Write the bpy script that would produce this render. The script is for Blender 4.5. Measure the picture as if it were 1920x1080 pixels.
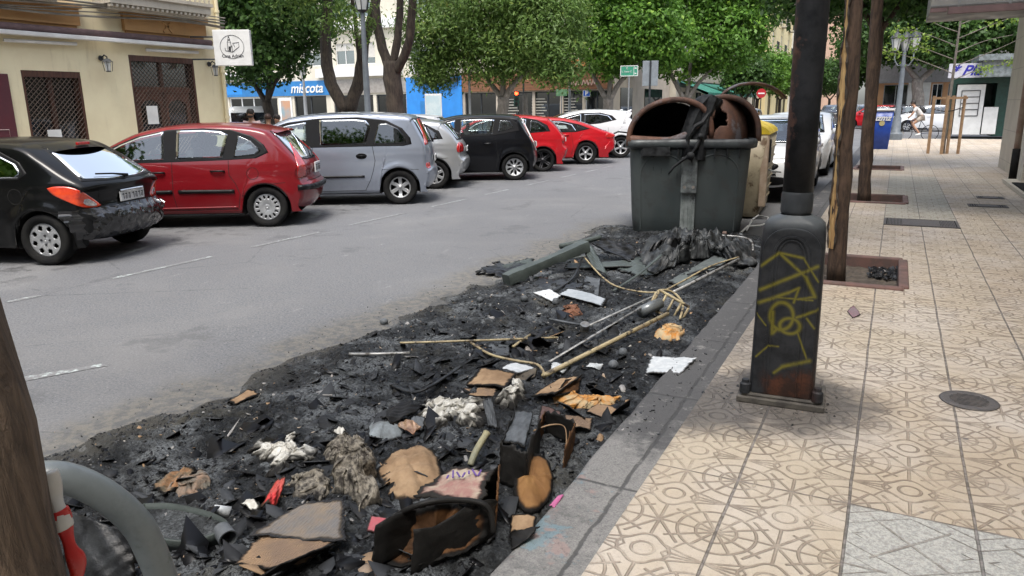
import bpy, bmesh, math, random
import numpy as np
from mathutils import Vector, Matrix
from mathutils.bvhtree import BVHTree
R = math.radians
for o in list(bpy.data.objects): bpy.data.objects.remove(o)
scene = bpy.context.scene
COL = scene.collection
# ---------------------------------------------------------------- camera
FPX, HCAM = 1387.0, 1.72
_r1 = np.array([1685 - 960, 540 - 190, -FPX]); _r1 /= np.linalg.norm(_r1)
_r2 = np.array([-960, 540 - (190 + math.tan(R(0.7)) * 1685), -FPX])
_up = np.cross(_r1, _r2); _up /= np.linalg.norm(_up)
if _up[1] < 0: _up = -_up
_rt = np.cross(_r1, _up)
CM = np.stack([_rt, _r1, _up])
cam = bpy.data.cameras.new('camera'); cam_o = bpy.data.objects.new('camera', cam); COL.objects.link(cam_o)
cam.sensor_width = 36; cam.lens = FPX / 1920 * 36; cam.clip_end = 2000; cam.clip_start = 0.05
m4 = Matrix.Identity(4)
for i in range(3):
    for j in range(3): m4[i][j] = CM[i][j]
m4.translation = (0, 0, HCAM)
cam_o.matrix_world = m4
scene.camera = cam_o
def ray(px, py):
    return CM @ np.array([px - 960, 540 - py, -FPX])
def G(px, py, z=0.0):
    d = ray(px, py); t = (z - HCAM) / d[2]; return Vector((d[0] * t, d[1] * t, z))
def PX(px, py, X):
    d = ray(px, py); t = X / d[0]; return Vector((X, d[1] * t, HCAM + d[2] * t))
def PY(px, py, Y):
    d = ray(px, py); t = Y / d[1]; return Vector((d[0] * t, Y, HCAM + d[2] * t))
def PD(px, py, D):
    d = ray(px, py); t = D / math.hypot(d[0], d[1]); return Vector((d[0] * t, d[1] * t, HCAM + d[2] * t))
# ---------------------------------------------------------------- light
SUN_EL, SUN_AZ = R(66), R(163)      # azimuth measured from +Y towards +X
world = bpy.data.worlds.new("World"); scene.world = world; world.use_nodes = True
wn = world.node_tree; wn.nodes.clear()
sky = wn.nodes.new('ShaderNodeTexSky'); sky.sky_type = 'NISHITA'; sky.sun_disc = False
sky.sun_elevation = SUN_EL; sky.sun_rotation = SUN_AZ; sky.air_density = 1.0; sky.dust_density = 3.0; sky.ozone_density = 1.0
hs = wn.nodes.new('ShaderNodeHueSaturation'); hs.inputs['Saturation'].default_value = 0.55
bg = wn.nodes.new('ShaderNodeBackground'); bg.inputs['Strength'].default_value = 0.15
wo = wn.nodes.new('ShaderNodeOutputWorld')
wn.links.new(sky.outputs[0], hs.inputs['Color']); wn.links.new(hs.outputs[0], bg.inputs[0]); wn.links.new(bg.outputs[0], wo.inputs[0])
sl = bpy.data.lights.new('sun', 'SUN'); sl.energy = 1.3; sl.angle = R(24); sl.color = (1, .95, .87)
so = bpy.data.objects.new('sun', sl); COL.objects.link(so)
sd = Vector((math.sin(SUN_AZ) * math.cos(SUN_EL), math.cos(SUN_AZ) * math.cos(SUN_EL), math.sin(SUN_EL)))
so.rotation_euler = sd.to_track_quat('Z', 'Y').to_euler()
so.location = (0, 0, 40)
scene.view_settings.view_transform = 'Standard'; scene.view_settings.look = 'None'
scene.view_settings.exposure = 1.35; scene.view_settings.gamma = 1
scene.render.engine = 'CYCLES'
# ---------------------------------------------------------------- helpers
def tag(o, label=None, cat=None, group=None, kind=None):
    if label: o['label'] = label
    if cat: o['category'] = cat
    if group: o['group'] = group
    if kind: o['kind'] = kind
    return o
def thing(name, label, cat, loc=(0, 0, 0), rz=0, group=None):
    o = bpy.data.objects.new(name, None); COL.objects.link(o)
    o.location = loc; o.rotation_euler = (0, 0, rz); o.empty_display_size = .1
    return tag(o, label, cat, group)
def link_mesh(name, me, mat, parent=None, smooth=False):
    o = bpy.data.objects.new(name, me); COL.objects.link(o)
    if parent: o.parent = parent
    for m in (mat if isinstance(mat, (list, tuple)) else [mat]): me.materials.append(m)
    if smooth: me.polygons.foreach_set('use_smooth', [True] * len(me.polygons))
    return o
def auto(o, ang=35):
    me = o.data
    bm = bmesh.new(); bm.from_mesh(me)
    for f in bm.faces: f.smooth = True
    for e in bm.edges:
        if len(e.link_faces) == 2 and e.calc_face_angle(0) > R(ang): e.smooth = False
    bm.to_mesh(me); bm.free(); return o
class MB:
    def __init__(s): s.v = []; s.f = []; s.mi = []
    def add(s, vs, fs, mi=0):
        b = len(s.v); s.v += [tuple(v) for v in vs]; s.f += [tuple(b + i for i in f) for f in fs]; s.mi += [mi] * len(fs); return s
    def box(s, c, d, rz=0, M=None, mi=0):
        x, y, z = d[0] / 2, d[1] / 2, d[2] / 2
        vs = [Vector((i * x, j * y, k * z)) for k in (-1, 1) for j in (-1, 1) for i in (-1, 1)]
        m = M or Matrix.Rotation(rz, 3, 'Z')
        vs = [m @ v + Vector(c) for v in vs]
        return s.add(vs, [(0, 2, 3, 1), (4, 5, 7, 6), (0, 1, 5, 4), (2, 6, 7, 3), (0, 4, 6, 2), (1, 3, 7, 5)], mi)
    def b2(s, a, b, mi=0):
        return s.box([(a[i] + b[i]) / 2 for i in range(3)], [abs(b[i] - a[i]) for i in range(3)], mi=mi)
    def tube(s, pts, r, n=8, cap=True, mi=0, flat=None):
        pts = [Vector(p) for p in pts]; rs = r if isinstance(r, (list, tuple)) else [r] * len(pts)
        ring = []; up = None
        for i, p in enumerate(pts):
            t = (pts[min(i + 1, len(pts) - 1)] - pts[max(i - 1, 0)]).normalized()
            if up is None:
                up = Vector((0, 0, 1)) if abs(t.z) < .9 else Vector((1, 0, 0))
            a = t.cross(up).normalized(); up = a.cross(t).normalized()
            fl = flat if flat else 1
            ring.append([p + a * math.cos(2 * math.pi * k / n) * rs[i] + up * math.sin(2 * math.pi * k / n) * rs[i] * fl for k in range(n)])
        vs = [v for q in ring for v in q]; fs = []
        for i in range(len(pts) - 1):
            for k in range(n):
                fs.append((i * n + k, i * n + (k + 1) % n, (i + 1) * n + (k + 1) % n, (i + 1) * n + k))
        if cap: fs += [tuple(range(n - 1, -1, -1)), tuple((len(pts) - 1) * n + k for k in range(n))]
        return s.add(vs, fs, mi)
    def lathe(s, prof, c=(0, 0, 0), n=24, axis='Z', mi=0, cap=True):
        vs = []; fs = []
        for r, z in prof:
            for k in range(n):
                a = 2 * math.pi * k / n; x, y = r * math.cos(a), r * math.sin(a)
                if axis == 'Z': vs.append((c[0] + x, c[1] + y, c[2] + z))
                elif axis == 'Y': vs.append((c[0] + x, c[1] + z, c[2] + y))
                else: vs.append((c[0] + z, c[1] + x, c[2] + y))
        for i in range(len(prof) - 1):
            for k in range(n): fs.append((i * n + k, i * n + (k + 1) % n, (i + 1) * n + (k + 1) % n, (i + 1) * n + k))
        if cap and prof[0][0] > 1e-4: fs.append(tuple(range(n - 1, -1, -1)))
        if cap and prof[-1][0] > 1e-4: fs.append(tuple((len(prof) - 1) * n + k for k in range(n)))
        return s.add(vs, fs, mi)
    def prism(s, poly, f0, f1, mi=0):
        n = len(poly); vs = [f0(*p) for p in poly] + [f1(*p) for p in poly]
        fs = [tuple(range(n - 1, -1, -1)), tuple(range(n, 2 * n))] + [(i, (i + 1) % n, n + (i + 1) % n, n + i) for i in range(n)]
        return s.add(vs, fs, mi)
    def grid(s, P, mi=0, wrap=False):
        nu, nv = len(P), len(P[0]); vs = [p for r_ in P for p in r_]; fs = []
        for i in range(nu - 1):
            for j in range(nv - 1 + (1 if wrap else 0)):
                fs.append((i * nv + j, i * nv + (j + 1) % nv, (i + 1) * nv + (j + 1) % nv, (i + 1) * nv + j))
        return s.add(vs, fs, mi)
    def build(s, name, mat, parent=None, smooth=False, bevel=0, ang=None):
        me = bpy.data.meshes.new(name); me.from_pydata([tuple(v) for v in s.v], [], s.f); me.update()
        o = link_mesh(name, me, mat, parent, smooth)
        if isinstance(mat, (list, tuple)): me.polygons.foreach_set('material_index', s.mi)
        if ang: auto(o, ang)
        if bevel:
            b = o.modifiers.new('bevel', 'BEVEL'); b.width = bevel; b.segments = 2; b.limit_method = 'ANGLE'; b.angle_limit = R(40)
        return o
def npmesh(name, V, F, mat, parent=None, smooth=False, face_attr=None):
    V = np.asarray(V, np.float32); F = np.asarray(F, np.int32); k = F.shape[1]
    me = bpy.data.meshes.new(name)
    me.vertices.add(len(V)); me.vertices.foreach_set('co', V.ravel())
    me.loops.add(F.size); me.loops.foreach_set('vertex_index', F.ravel())
    me.polygons.add(len(F)); me.polygons.foreach_set('loop_start', np.arange(0, F.size, k)); me.polygons.foreach_set('loop_total', np.full(len(F), k))
    me.update(calc_edges=True)
    if face_attr is not None:
        for nm, arr in face_attr.items():
            a = me.attributes.new(nm, 'FLOAT', 'FACE'); a.data.foreach_set('value', np.asarray(arr, np.float32))
    return link_mesh(name, me, mat, parent, smooth)
def text_mesh(name, txt, size, mat, parent, M, ext=.004, shear=0, bold=0):
    cu = bpy.data.curves.new(name, 'FONT'); cu.body = txt; cu.size = size; cu.extrude = ext; cu.align_x = 'CENTER'; cu.align_y = 'CENTER'; cu.shear = shear; cu.offset = bold
    t = bpy.data.objects.new('tmp', cu)
    me = bpy.data.meshes.new_from_object(t); bpy.data.objects.remove(t); me.name = name
    o = link_mesh(name, me, mat, parent); me.transform(M); return o
def face_matrix(origin, right, up=(0, 0, 1)):
    r = Vector(right).normalized(); u = Vector(up).normalized(); n = r.cross(u)
    m = Matrix.Identity(4)
    for i in range(3): m[i][0] = r[i]; m[i][1] = u[i]; m[i][2] = n[i]; m[i][3] = origin[i]
    return m
def copy_tree(o, parent=None, kids=None):
    c = o.copy(); COL.objects.link(c); c.parent = parent
    for ch in [q for q in bpy.data.objects if q.parent == o]: copy_tree(ch, c)
    return c
# ---------------------------------------------------------------- node maths
class V_:
    def __init__(s, nt, so): s.nt = nt; s.s = so
def _sock(nt, a, inp):
    if isinstance(a, V_): nt.links.new(a.s, inp)
    else: inp.default_value = a
def M_(nt, op, a, b=None, c=None, clamp=False):
    n = nt.nodes.new('ShaderNodeMath'); n.operation = op; n.use_clamp = clamp
    _sock(nt, a, n.inputs[0])
    if b is not None: _sock(nt, b, n.inputs[1])
    if c is not None: _sock(nt, c, n.inputs[2])
    return V_(nt, n.outputs[0])
for _op, _nm in (('ADD', '__add__'), ('SUBTRACT', '__sub__'), ('MULTIPLY', '__mul__'), ('DIVIDE', '__truediv__')):
    setattr(V_, _nm, (lambda op: lambda s, b: M_(s.nt, op, s, b))(_op))
def mn(nt, *a):
    r = a[0]
    for q in a[1:]: r = M_(nt, 'MINIMUM', r, q)
    return r
def mx(nt, *a):
    r = a[0]
    for q in a[1:]: r = M_(nt, 'MAXIMUM', r, q)
    return r
def sstep(nt, v, lo, hi, a=0., b=1.):
    n = nt.nodes.new('ShaderNodeMapRange'); n.interpolation_type = 'SMOOTHSTEP'
    _sock(nt, v, n.inputs[0])
    for i, q in enumerate((lo, hi, a, b)): n.inputs[i + 1].default_value = q
    return V_(nt, n.outputs[0])
def noise(nt, vec, scale, detail=4, rough=.55, dist=0):
    n = nt.nodes.new('ShaderNodeTexNoise'); n.inputs['Scale'].default_value = scale; n.inputs['Detail'].default_value = detail
    n.inputs['Roughness'].default_value = rough; n.inputs['Distortion'].default_value = dist
    if vec is not None: nt.links.new(vec, n.inputs['Vector'])
    return V_(nt, n.outputs[0])
def vor(nt, vec, scale, feat='F1', out=0):
    n = nt.nodes.new('ShaderNodeTexVoronoi'); n.feature = feat; n.inputs['Scale'].default_value = scale
    if vec is not None: nt.links.new(vec, n.inputs['Vector'])
    return V_(nt, n.outputs[out])
def mixc(nt, f, a, b):
    n = nt.nodes.new('ShaderNodeMix'); n.data_type = 'RGBA'
    _sock(nt, f, n.inputs[0])
    for q, i in ((a, 6), (b, 7)):
        if isinstance(q, V_): nt.links.new(q.s, n.inputs[i])
        else: n.inputs[i].default_value = (*q, 1)
    return V_(nt, n.outputs[2])
def newmat(name):
    m = bpy.data.materials.new(name); m.use_nodes = True; nt = m.node_tree
    b = nt.nodes['Principled BSDF']; return m, nt, b
def coords(nt, kind='Object'):
    t = nt.nodes.new('ShaderNodeTexCoord'); return t.outputs[kind]
def sepxyz(nt, so):
    n = nt.nodes.new('ShaderNodeSeparateXYZ'); nt.links.new(so, n.inputs[0]); return [V_(nt, n.outputs[i]) for i in range(3)]
def wpos(nt):
    g = nt.nodes.new('ShaderNodeNewGeometry'); return g.outputs['Position']
def bump(nt, b, h, strength=.4, dist=.01):
    n = nt.nodes.new('ShaderNodeBump'); n.inputs['Strength'].default_value = strength; n.inputs['Distance'].default_value = dist
    nt.links.new(h.s, n.inputs['Height']); nt.links.new(n.outputs[0], b.inputs['Normal'])
def mat(name, c1, c2=None, scale=6, rough=.6, metal=0, bmp=0, bscale=None, coat=0, detail=5, lo=.35, hi=.65, c3=None, s3=2, spec=.5, dist=.01, stretch=None, rvar=.12):
    m, nt, b = newmat(name); co = coords(nt)
    if stretch:
        mp = nt.nodes.new('ShaderNodeMapping'); mp.inputs['Scale'].default_value = stretch; nt.links.new(co, mp.inputs[0]); co = mp.outputs[0]
    c2 = c2 or tuple(x * .8 for x in c1)
    n1 = noise(nt, co, scale, detail, .6)
    col = mixc(nt, sstep(nt, n1, lo, hi), c1, c2)
    if c3: col = mixc(nt, sstep(nt, noise(nt, co, s3, 6, .65), .52, .62), col, c3)
    nt.links.new(col.s, b.inputs['Base Color'])
    rr = sstep(nt, n1, .3, .7, max(0.03, rough - rvar), min(1, rough + rvar)); nt.links.new(rr.s, b.inputs['Roughness'])
    b.inputs['Metallic'].default_value = metal; b.inputs['Specular IOR Level'].default_value = spec
    if coat: b.inputs['Coat Weight'].default_value = coat; b.inputs['Coat Roughness'].default_value = .04
    if bmp: bump(nt, b, noise(nt, co, bscale or scale * 5, 5, .65), bmp, dist)
    return m
def paint(name, c, flake=.0, coat=.7):
    m, nt, b = newmat(name); co = coords(nt)
    d = sstep(nt, noise(nt, co, 3, 6, .7), .3, .75)
    z = sepxyz(nt, co)[2]
    dirt = M_(nt, 'MULTIPLY', sstep(nt, z, .6, .15), .25) * sstep(nt, noise(nt, co, 5, 5, .7), .35, .7)
    col = mixc(nt, M_(nt, 'MULTIPLY', d, .12), c, tuple(x * .7 + .006 for x in c))
    col = mixc(nt, dirt, col, tuple(min(.10, x * .8 + .015) for x in c))
    nt.links.new(col.s, b.inputs['Base Color']); b.inputs['Metallic'].default_value = flake
    rr = M_(nt, 'ADD', M_(nt, 'MULTIPLY', dirt, .8), .28); nt.links.new(rr.s, b.inputs['Roughness'])
    b.inputs['Specular IOR Level'].default_value = .15; b.inputs['Coat Weight'].default_value = coat; cr = M_(nt, 'ADD', M_(nt, 'MULTIPLY', d, .05), .03); nt.links.new(cr.s, b.inputs['Coat Roughness'])
    return m
def glassm(name, c=(.02, .028, .03), mirror=.22, tint=(.75, .85, .9)):
    m, nt, b = newmat(name)
    b.inputs['Base Color'].default_value = (*c, 1); b.inputs['Roughness'].default_value = .04; b.inputs['Specular IOR Level'].default_value = .8
    g = nt.nodes.new('ShaderNodeBsdfGlossy'); g.inputs['Color'].default_value = (*tint, 1); g.inputs['Roughness'].default_value = .03
    x = nt.nodes.new('ShaderNodeMixShader'); x.inputs[0].default_value = mirror
    nt.links.new(b.outputs[0], x.inputs[1]); nt.links.new(g.outputs[0], x.inputs[2])
    nt.links.new(x.outputs[0], nt.nodes['Material Output'].inputs[0]); return m
def emis(name, c, s=1):
    m, nt, b = newmat(name); b.inputs['Base Color'].default_value = (*c, 1); b.inputs['Emission Color'].default_value = (*c, 1); b.inputs['Emission Strength'].default_value = s; return m
MT = {}
MT['black_plastic'] = mat('black_plastic', (.008, .008, .009), rough=.45, spec=.2)
MT['rubber'] = mat('rubber', (.011, .011, .012), (.02, .02, .019), rough=.8, scale=9, spec=.08)
MT['under'] = mat('under', (.006, .006, .006), rough=.9)
MT['rim'] = mat('rim', (.46, .47, .48), (.36, .37, .38), rough=.35, metal=.55, scale=8)
MT['rimdark'] = mat('rimdark', (.05, .05, .055), rough=.4, metal=.6)
def clearglass(name, tint, extra=.04):
    m, nt, b = newmat(name); nt.nodes.remove(b); tr = nt.nodes.new('ShaderNodeBsdfTransparent'); tr.inputs[0].default_value = (*tint, 1)
    g = nt.nodes.new('ShaderNodeBsdfGlossy'); g.inputs['Roughness'].default_value = .02; g.inputs['Color'].default_value = (.93, .97, 1, 1)
    f = nt.nodes.new('ShaderNodeFresnel'); f.inputs[0].default_value = 1.5; k = M_(nt, 'ADD', M_(nt, 'MULTIPLY', V_(nt, f.outputs[0]), 1.7), extra, clamp=True)
    x = nt.nodes.new('ShaderNodeMixShader'); nt.links.new(k.s, x.inputs[0]); nt.links.new(tr.outputs[0], x.inputs[1]); nt.links.new(g.outputs[0], x.inputs[2]); nt.links.new(x.outputs[0], nt.nodes['Material Output'].inputs[0]); return m
MT['seat'] = mat('seat_fabric', (.05, .053, .058), (.035, .037, .04), scale=20, rough=.9)
MT['liner'] = mat('cabin_liner', (.06, .06, .058), (.045, .045, .044), rough=.9)
MT['glass'] = clearglass('car_glass', (.50, .56, .55))
MT['glass_light'] = clearglass('car_glass_light', (.82, .90, .88), .05)
MT['glass_dark'] = clearglass('car_glass_dark', (.08, .09, .10), .03)
MT['wpane'] = glassm('window_pane', (.05, .06, .065), .22)
MT['chrome'] = mat('chrome', (.7, .7, .7), rough=.18, metal=1)
MT['red_lamp'] = mat('red_lamp', (.5, .015, .012), (.35, .01, .01), rough=.12, coat=1, scale=20, bmp=.15, bscale=60)
MT['orange_lamp'] = mat('orange_lamp', (.75, .07, .012), (.55, .03, .01), rough=.12, coat=1, scale=5)
MT['clear_lamp'] = mat('clear_lamp', (.55, .5, .48), (.3, .28, .28), rough=.12, coat=1, scale=30)
MT['plate'] = mat('plate', (.62, .63, .63), rough=.4)
MT['white'] = mat('white_paint', (.72, .72, .70), (.62, .62, .6), rough=.5, scale=3)
MT['dark'] = mat('dark_print', (.02, .02, .022), rough=.6)
# ---------------------------------------------------------------- ground
def asphalt():
    m, nt, b = newmat('asphalt'); P = wpos(nt); X, Y, Z = sepxyz(nt, P)
    fine = noise(nt, P, 55, 6, .85); mid = noise(nt, P, 9, 6, .65); big = noise(nt, P, .5, 4, .6, .5)
    agg = vor(nt, P, 90)
    c = mixc(nt, sstep(nt, fine, .36, .64), (.065, .068, .074), (.20, .205, .215))
    c = mixc(nt, M_(nt, 'MULTIPLY', sstep(nt, mid, .4, .65), .45), c, (.15, .15, .152))
    c = mixc(nt, M_(nt, 'MULTIPLY', sstep(nt, big, .45, .7), .45), c, (.20, .198, .195))
    # light scuffs stretched across the lane
    mp = nt.nodes.new('ShaderNodeMapping'); mp.inputs['Scale'].default_value = (3.2, .9, 1); mp.inputs['Rotation'].default_value = (0, 0, .25); nt.links.new(P, mp.inputs[0])
    sc = noise(nt, mp.outputs[0], 2.2, 7, .72)
    sp = noise(nt, P, 60, 3, .7)
    scm = sstep(nt, sc, .60, .70) * sstep(nt, sp, .42, .6)
    c = mixc(nt, M_(nt, 'MULTIPLY', scm, .65), c, (.36, .36, .355))
    ck = vor(nt, P, .55, 'DISTANCE_TO_EDGE'); ck = sstep(nt, M_(nt, 'ADD', ck, M_(nt, 'MULTIPLY', noise(nt, P, 5, 5, .7) - .5, .06)), .006, .001) * sstep(nt, noise(nt, P, .35, 2), .48, .56); c = mixc(nt, M_(nt, 'MULTIPLY', ck, .35), c, (.03, .03, .032))
    # pale chips of worn stone
    ch = sstep(nt, agg, .24, .12) * sstep(nt, noise(nt, P, 31, 2, .6), .50, .60)
    c = mixc(nt, M_(nt, 'MULTIPLY', ch, .8), c, (.42, .42, .41))
    # dark patches of oil and repair near the parking line
    pt = sstep(nt, noise(nt, P, .9, 5, .7), .58, .66)
    c = mixc(nt, M_(nt, 'MULTIPLY', pt, .45), c, (.07, .072, .076)); oil = sstep(nt, noise(nt, P, 2.6, 5, .7), .50, .62) * sstep(nt, X, -7.6, -8.6); c = mixc(nt, M_(nt, 'MULTIPLY', oil, .7), c, (.035, .035, .037)); lane = noise(nt, mp.outputs[0] if 0 else P, .28, 3); c = mixc(nt, M_(nt, 'MULTIPLY', sstep(nt, lane, .45, .6), .25), c, (.10, .10, .105))
    # brown silty rim left by the firemen's water
    wob = M_(nt, 'MULTIPLY', noise(nt, P, 1.7, 5, .6) - .5, 1.1)
    dx = (X + wob) + 3.62
    band = sstep(nt, dx, -.55, -.1) * sstep(nt, X, -1.0, -1.4) * sstep(nt, Y, 11.6, 9.6) * sstep(nt, Y, -2, 0)
    c = mixc(nt, M_(nt, 'MULTIPLY', band, .62), c, mixc(nt, sstep(nt, noise(nt, P, 14, 5, .7), .4, .6), (.16, .145, .115), (.07, .07, .068)))
    soot = sstep(nt, dx, .0, .35) * sstep(nt, X, -1.0, -1.3) * sstep(nt, Y, 12.2, 9.8) * sstep(nt, Y, -2, 0)
    c = mixc(nt, M_(nt, 'MULTIPLY', soot, .8), c, (.03, .032, .034))
    nt.links.new(c.s, b.inputs['Base Color']); b.inputs['Roughness'].default_value = .78; b.inputs['Specular IOR Level'].default_value = .4
    bump(nt, b, M_(nt, 'ADD', fine, M_(nt, 'MULTIPLY', agg, -.8)), .55, .004)
    return m
MT['asphalt'] = asphalt()
g = MB(); g.add([(-400, -60, 0), (300, -60, 0), (300, 600, 0), (-400, 600, 0)], [(0, 1, 2, 3)])
tag(g.build('road', MT['asphalt']), kind='structure')

TP = .4445; TX = -.02; TY = 3.055
def tiles():
    m, nt, b = newmat('pavement_tiles'); P = wpos(nt); X, Y, Z = sepxyz(nt, P)
    wx = M_(nt, 'MULTIPLY', noise(nt, P, 3.0, 2, .5) - .5, .012)
    U = (X + wx - TX) / TP; W = (Y + wx - TY) / TP
    a = M_(nt, 'ABSOLUTE', M_(nt, 'FRACT', U) - .5)               # 0 at strip centre, .5 at joint
    bb = M_(nt, 'ABSOLUTE', M_(nt, 'SUBTRACT', M_(nt, 'FRACT', W + .5), .5))  # 0 at star, .5 at ring
    A = lambda *q: M_(nt, *q)
    sq = lambda v: A('MULTIPLY', v, v)
    ln = []
    def add(d, w, *gates):
        v = sstep(nt, d, w, w * .45)
        for q in gates: v = v * q
        ln.append(v)
    lt = lambda v, t: sstep(nt, v, t + .01, t - .01)
    gt = lambda v, t: sstep(nt, v, t - .01, t + .01)
    ac = A('SUBTRACT', .5, a); bc = A('SUBTRACT', .5, bb)
    w = .017
    rs = A('SQRT', sq(a) + sq(bb))
    add(a, w, lt(bb, .29)); add(bb, w)
    add(A('ABSOLUTE', A('MULTIPLY', a, .80) - A('MULTIPLY', bb, .6)), w, lt(rs, .38))
    rr = A('SQRT', sq(a) + sq(bc))
    add(A('ABSOLUTE', rr - .095), w); 
    ang = A('ARCTAN2', bc, a)
    rw = A('MULTIPLY', A('COSINE', A('MULTIPLY', ang, 4)), .018) + .205
    add(A('ABSOLUTE', rr - rw), w)
    rc = A('SQRT', sq(ac) + sq(bb))
    add(A('ABSOLUTE', rc - .17), w); add(A('ABSOLUTE', rc - .33), w)
    add(A('ABSOLUTE', A('MULTIPLY', ac, .5) - A('MULTIPLY', bb, .866)), w, lt(rc, .46))
    add(A('ABSOLUTE', A('MULTIPLY', ac, .86) - A('MULTIPLY', bb, .5)), w, lt(rc, .33), gt(rc, .05))
    for k in (.10, .34):
        add(A('ABSOLUTE', bc - A('MULTIPLY', ac, k)), w * .9, gt(rr, .20), lt(ac, .36))
    add(A('ABSOLUTE', (a + A('MULTIPLY', bb, .62)) - .47), w * .8, gt(bb, .22), gt(rc, .33))
    L = mx(nt, *ln)
    # white slabs with chevrons
    WX = A('MULTIPLY', gt(X, TX), sstep(nt, Y, TY + .004, TY - .004))
    WX2 = gt(X, TX + TP) * sstep(nt, Y, TY + TP * 0 + .004, TY - .004)
    tri = A('ABSOLUTE', A('SUBTRACT', A('FRACT', A('MULTIPLY', W, 1.0)), .5))
    chev = A('ABSOLUTE', A('SUBTRACT', A('FRACT', A('MULTIPLY', A('ADD', A('MULTIPLY', a, 1.0), A('MULTIPLY', tri, 1.6)), 3.4)), .5))
    LW = mx(nt, sstep(nt, chev, .055, .02) * gt(a + tri, .42), sstep(nt, A('ABSOLUTE', A('SUBTRACT', a, A('MULTIPLY', tri, .9))), .02, .009) * lt(a, .30), sstep(nt, bb, .016, .008) * gt(a, .18))
    L = A('ADD', A('MULTIPLY', L, A('SUBTRACT', 1, WX)), A('MULTIPLY', LW, WX))
    # plain grey-green replacement strip further on
    PL = gt(X, TX) * sstep(nt, X, TX + 2 * TP + .004, TX + 2 * TP - .004) * gt(Y, 11.6) * lt(Y, 18.5)
    wear = sstep(nt, noise(nt, P, 5, 5, .65), .32, .60, .25, 1.)
    L = L * wear
    joint = mx(nt, sstep(nt, ac, .016, .009), sstep(nt, A('ABSOLUTE', A('SUBTRACT', A('FRACT', A('DIVIDE', A('SUBTRACT', Y, TY), TP * 4)), .0)), .004, .002))
    # colour
    tid = noise(nt, None, 1.1, 0)
    cmb = nt.nodes.new('ShaderNodeCombineXYZ')
    nt.links.new(A('FLOOR', U).s, cmb.inputs[0]); nt.links.new(A('FLOOR', A('MULTIPLY', A('SUBTRACT', Y, TY), 1 / (TP * 4))).s, cmb.inputs[1])
    wnz = nt.nodes.new('ShaderNodeTexWhiteNoise'); wnz.noise_dimensions = '2D'; nt.links.new(cmb.outputs[0], wnz.inputs['Vector'])
    t1 = V_(nt, wnz.outputs[0])
    c = mixc(nt, t1, (.50, .435, .335), (.47, .385, .285))
    c = mixc(nt, sstep(nt, noise(nt, P, 1.3, 5, .6), .4, .7), c, (.56, .50, .43))
    c = mixc(nt, WX, c, mixc(nt, sstep(nt, noise(nt, P, 70, 4, .8), .4, .6), (.50, .50, .46), (.30, .30, .285))); c = mixc(nt, PL, c, (.42, .40, .33))
    gr = noise(nt, P, 220, 3, .7); c = mixc(nt, M_(nt, 'MULTIPLY', sstep(nt, gr, .45, .72), .45), c, (.36, .29, .23))
    sp9 = noise(nt, P, 95, 4, .85); c = mixc(nt, M_(nt, 'MULTIPLY', sstep(nt, sp9, .55, .68), .5), c, (.27, .22, .18)); gr2 = noise(nt, P, 40, 4, .7); c = mixc(nt, M_(nt, 'MULTIPLY', sstep(nt, gr2, .55, .75), .4), c, (.34, .29, .25))
    c = mixc(nt, M_(nt, 'MULTIPLY', L, .60), c, (.16, .12, .09)); c = mixc(nt, M_(nt, 'MULTIPLY', sstep(nt, noise(nt, P, .8, 6, .7), .48, .70), .35), c, (.30, .25, .20))
    c = mixc(nt, M_(nt, 'MULTIPLY', joint, .8), c, mixc(nt, sstep(nt, noise(nt, P, 25, 4), .4, .6), (.20, .18, .17), (.06, .055, .05)))
    gum = sstep(nt, vor(nt, P, 5.2), .085, .06) * sstep(nt, noise(nt, P, 2.6, 1), .5, .56); c = mixc(nt, M_(nt, 'MULTIPLY', gum, .7), c, (.15, .14, .14))
    # soot washed off the fire: along the kerb and round the lamp foot
    nz = noise(nt, P, 4.5, 6, .7)
    s1 = sstep(nt, A('ADD', X, A('MULTIPLY', nz, .9)), -.02, -.38) * sstep(nt, Y, 4.0, 4.9) * sstep(nt, Y, 10.5, 8)
    dl = A('SQRT', sq(A('ADD', X, .44)) + sq(A('SUBTRACT', Y, 4.12)))
    s2 = sstep(nt, A('ADD', dl, A('MULTIPLY', nz, .55)), .95, .60)
    dl3 = A('SQRT', sq(A('ADD', X, .80)) + sq(A('MULTIPLY', A('SUBTRACT', Y, 3.9), 1.3)))
    s3 = sstep(nt, A('ADD', dl3, A('MULTIPLY', nz, .6)), 1.0, .62)
    s4 = sstep(nt, A('ADD', X, A('MULTIPLY', nz, .16)), -.70, -.84)
    soot = mx(nt, A('MULTIPLY', s1, .6), A('MULTIPLY', s2, .95), A('MULTIPLY', s3, .95), A('MULTIPLY', s4, .6))
    c = mixc(nt, A('MULTIPLY', soot, .9), c, (.07, .066, .065))
    nt.links.new(c.s, b.inputs['Base Color'])
    nt.links.new(sstep(nt, gr2, .3, .7, .5, .75).s, b.inputs['Roughness']); b.inputs['Specular IOR Level'].default_value = .35
    h = A('SUBTRACT', A('MULTIPLY', gr, .12), A('MULTIPLY', mx(nt, L, joint), 1.0))
    bump(nt, b, h, .9, .009)
    return m
MT['tiles'] = tiles()
KX0, KX1, SZ = -1.13, -.83, .12
pit = (-.62, .20, 7.12, 8.5)
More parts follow.
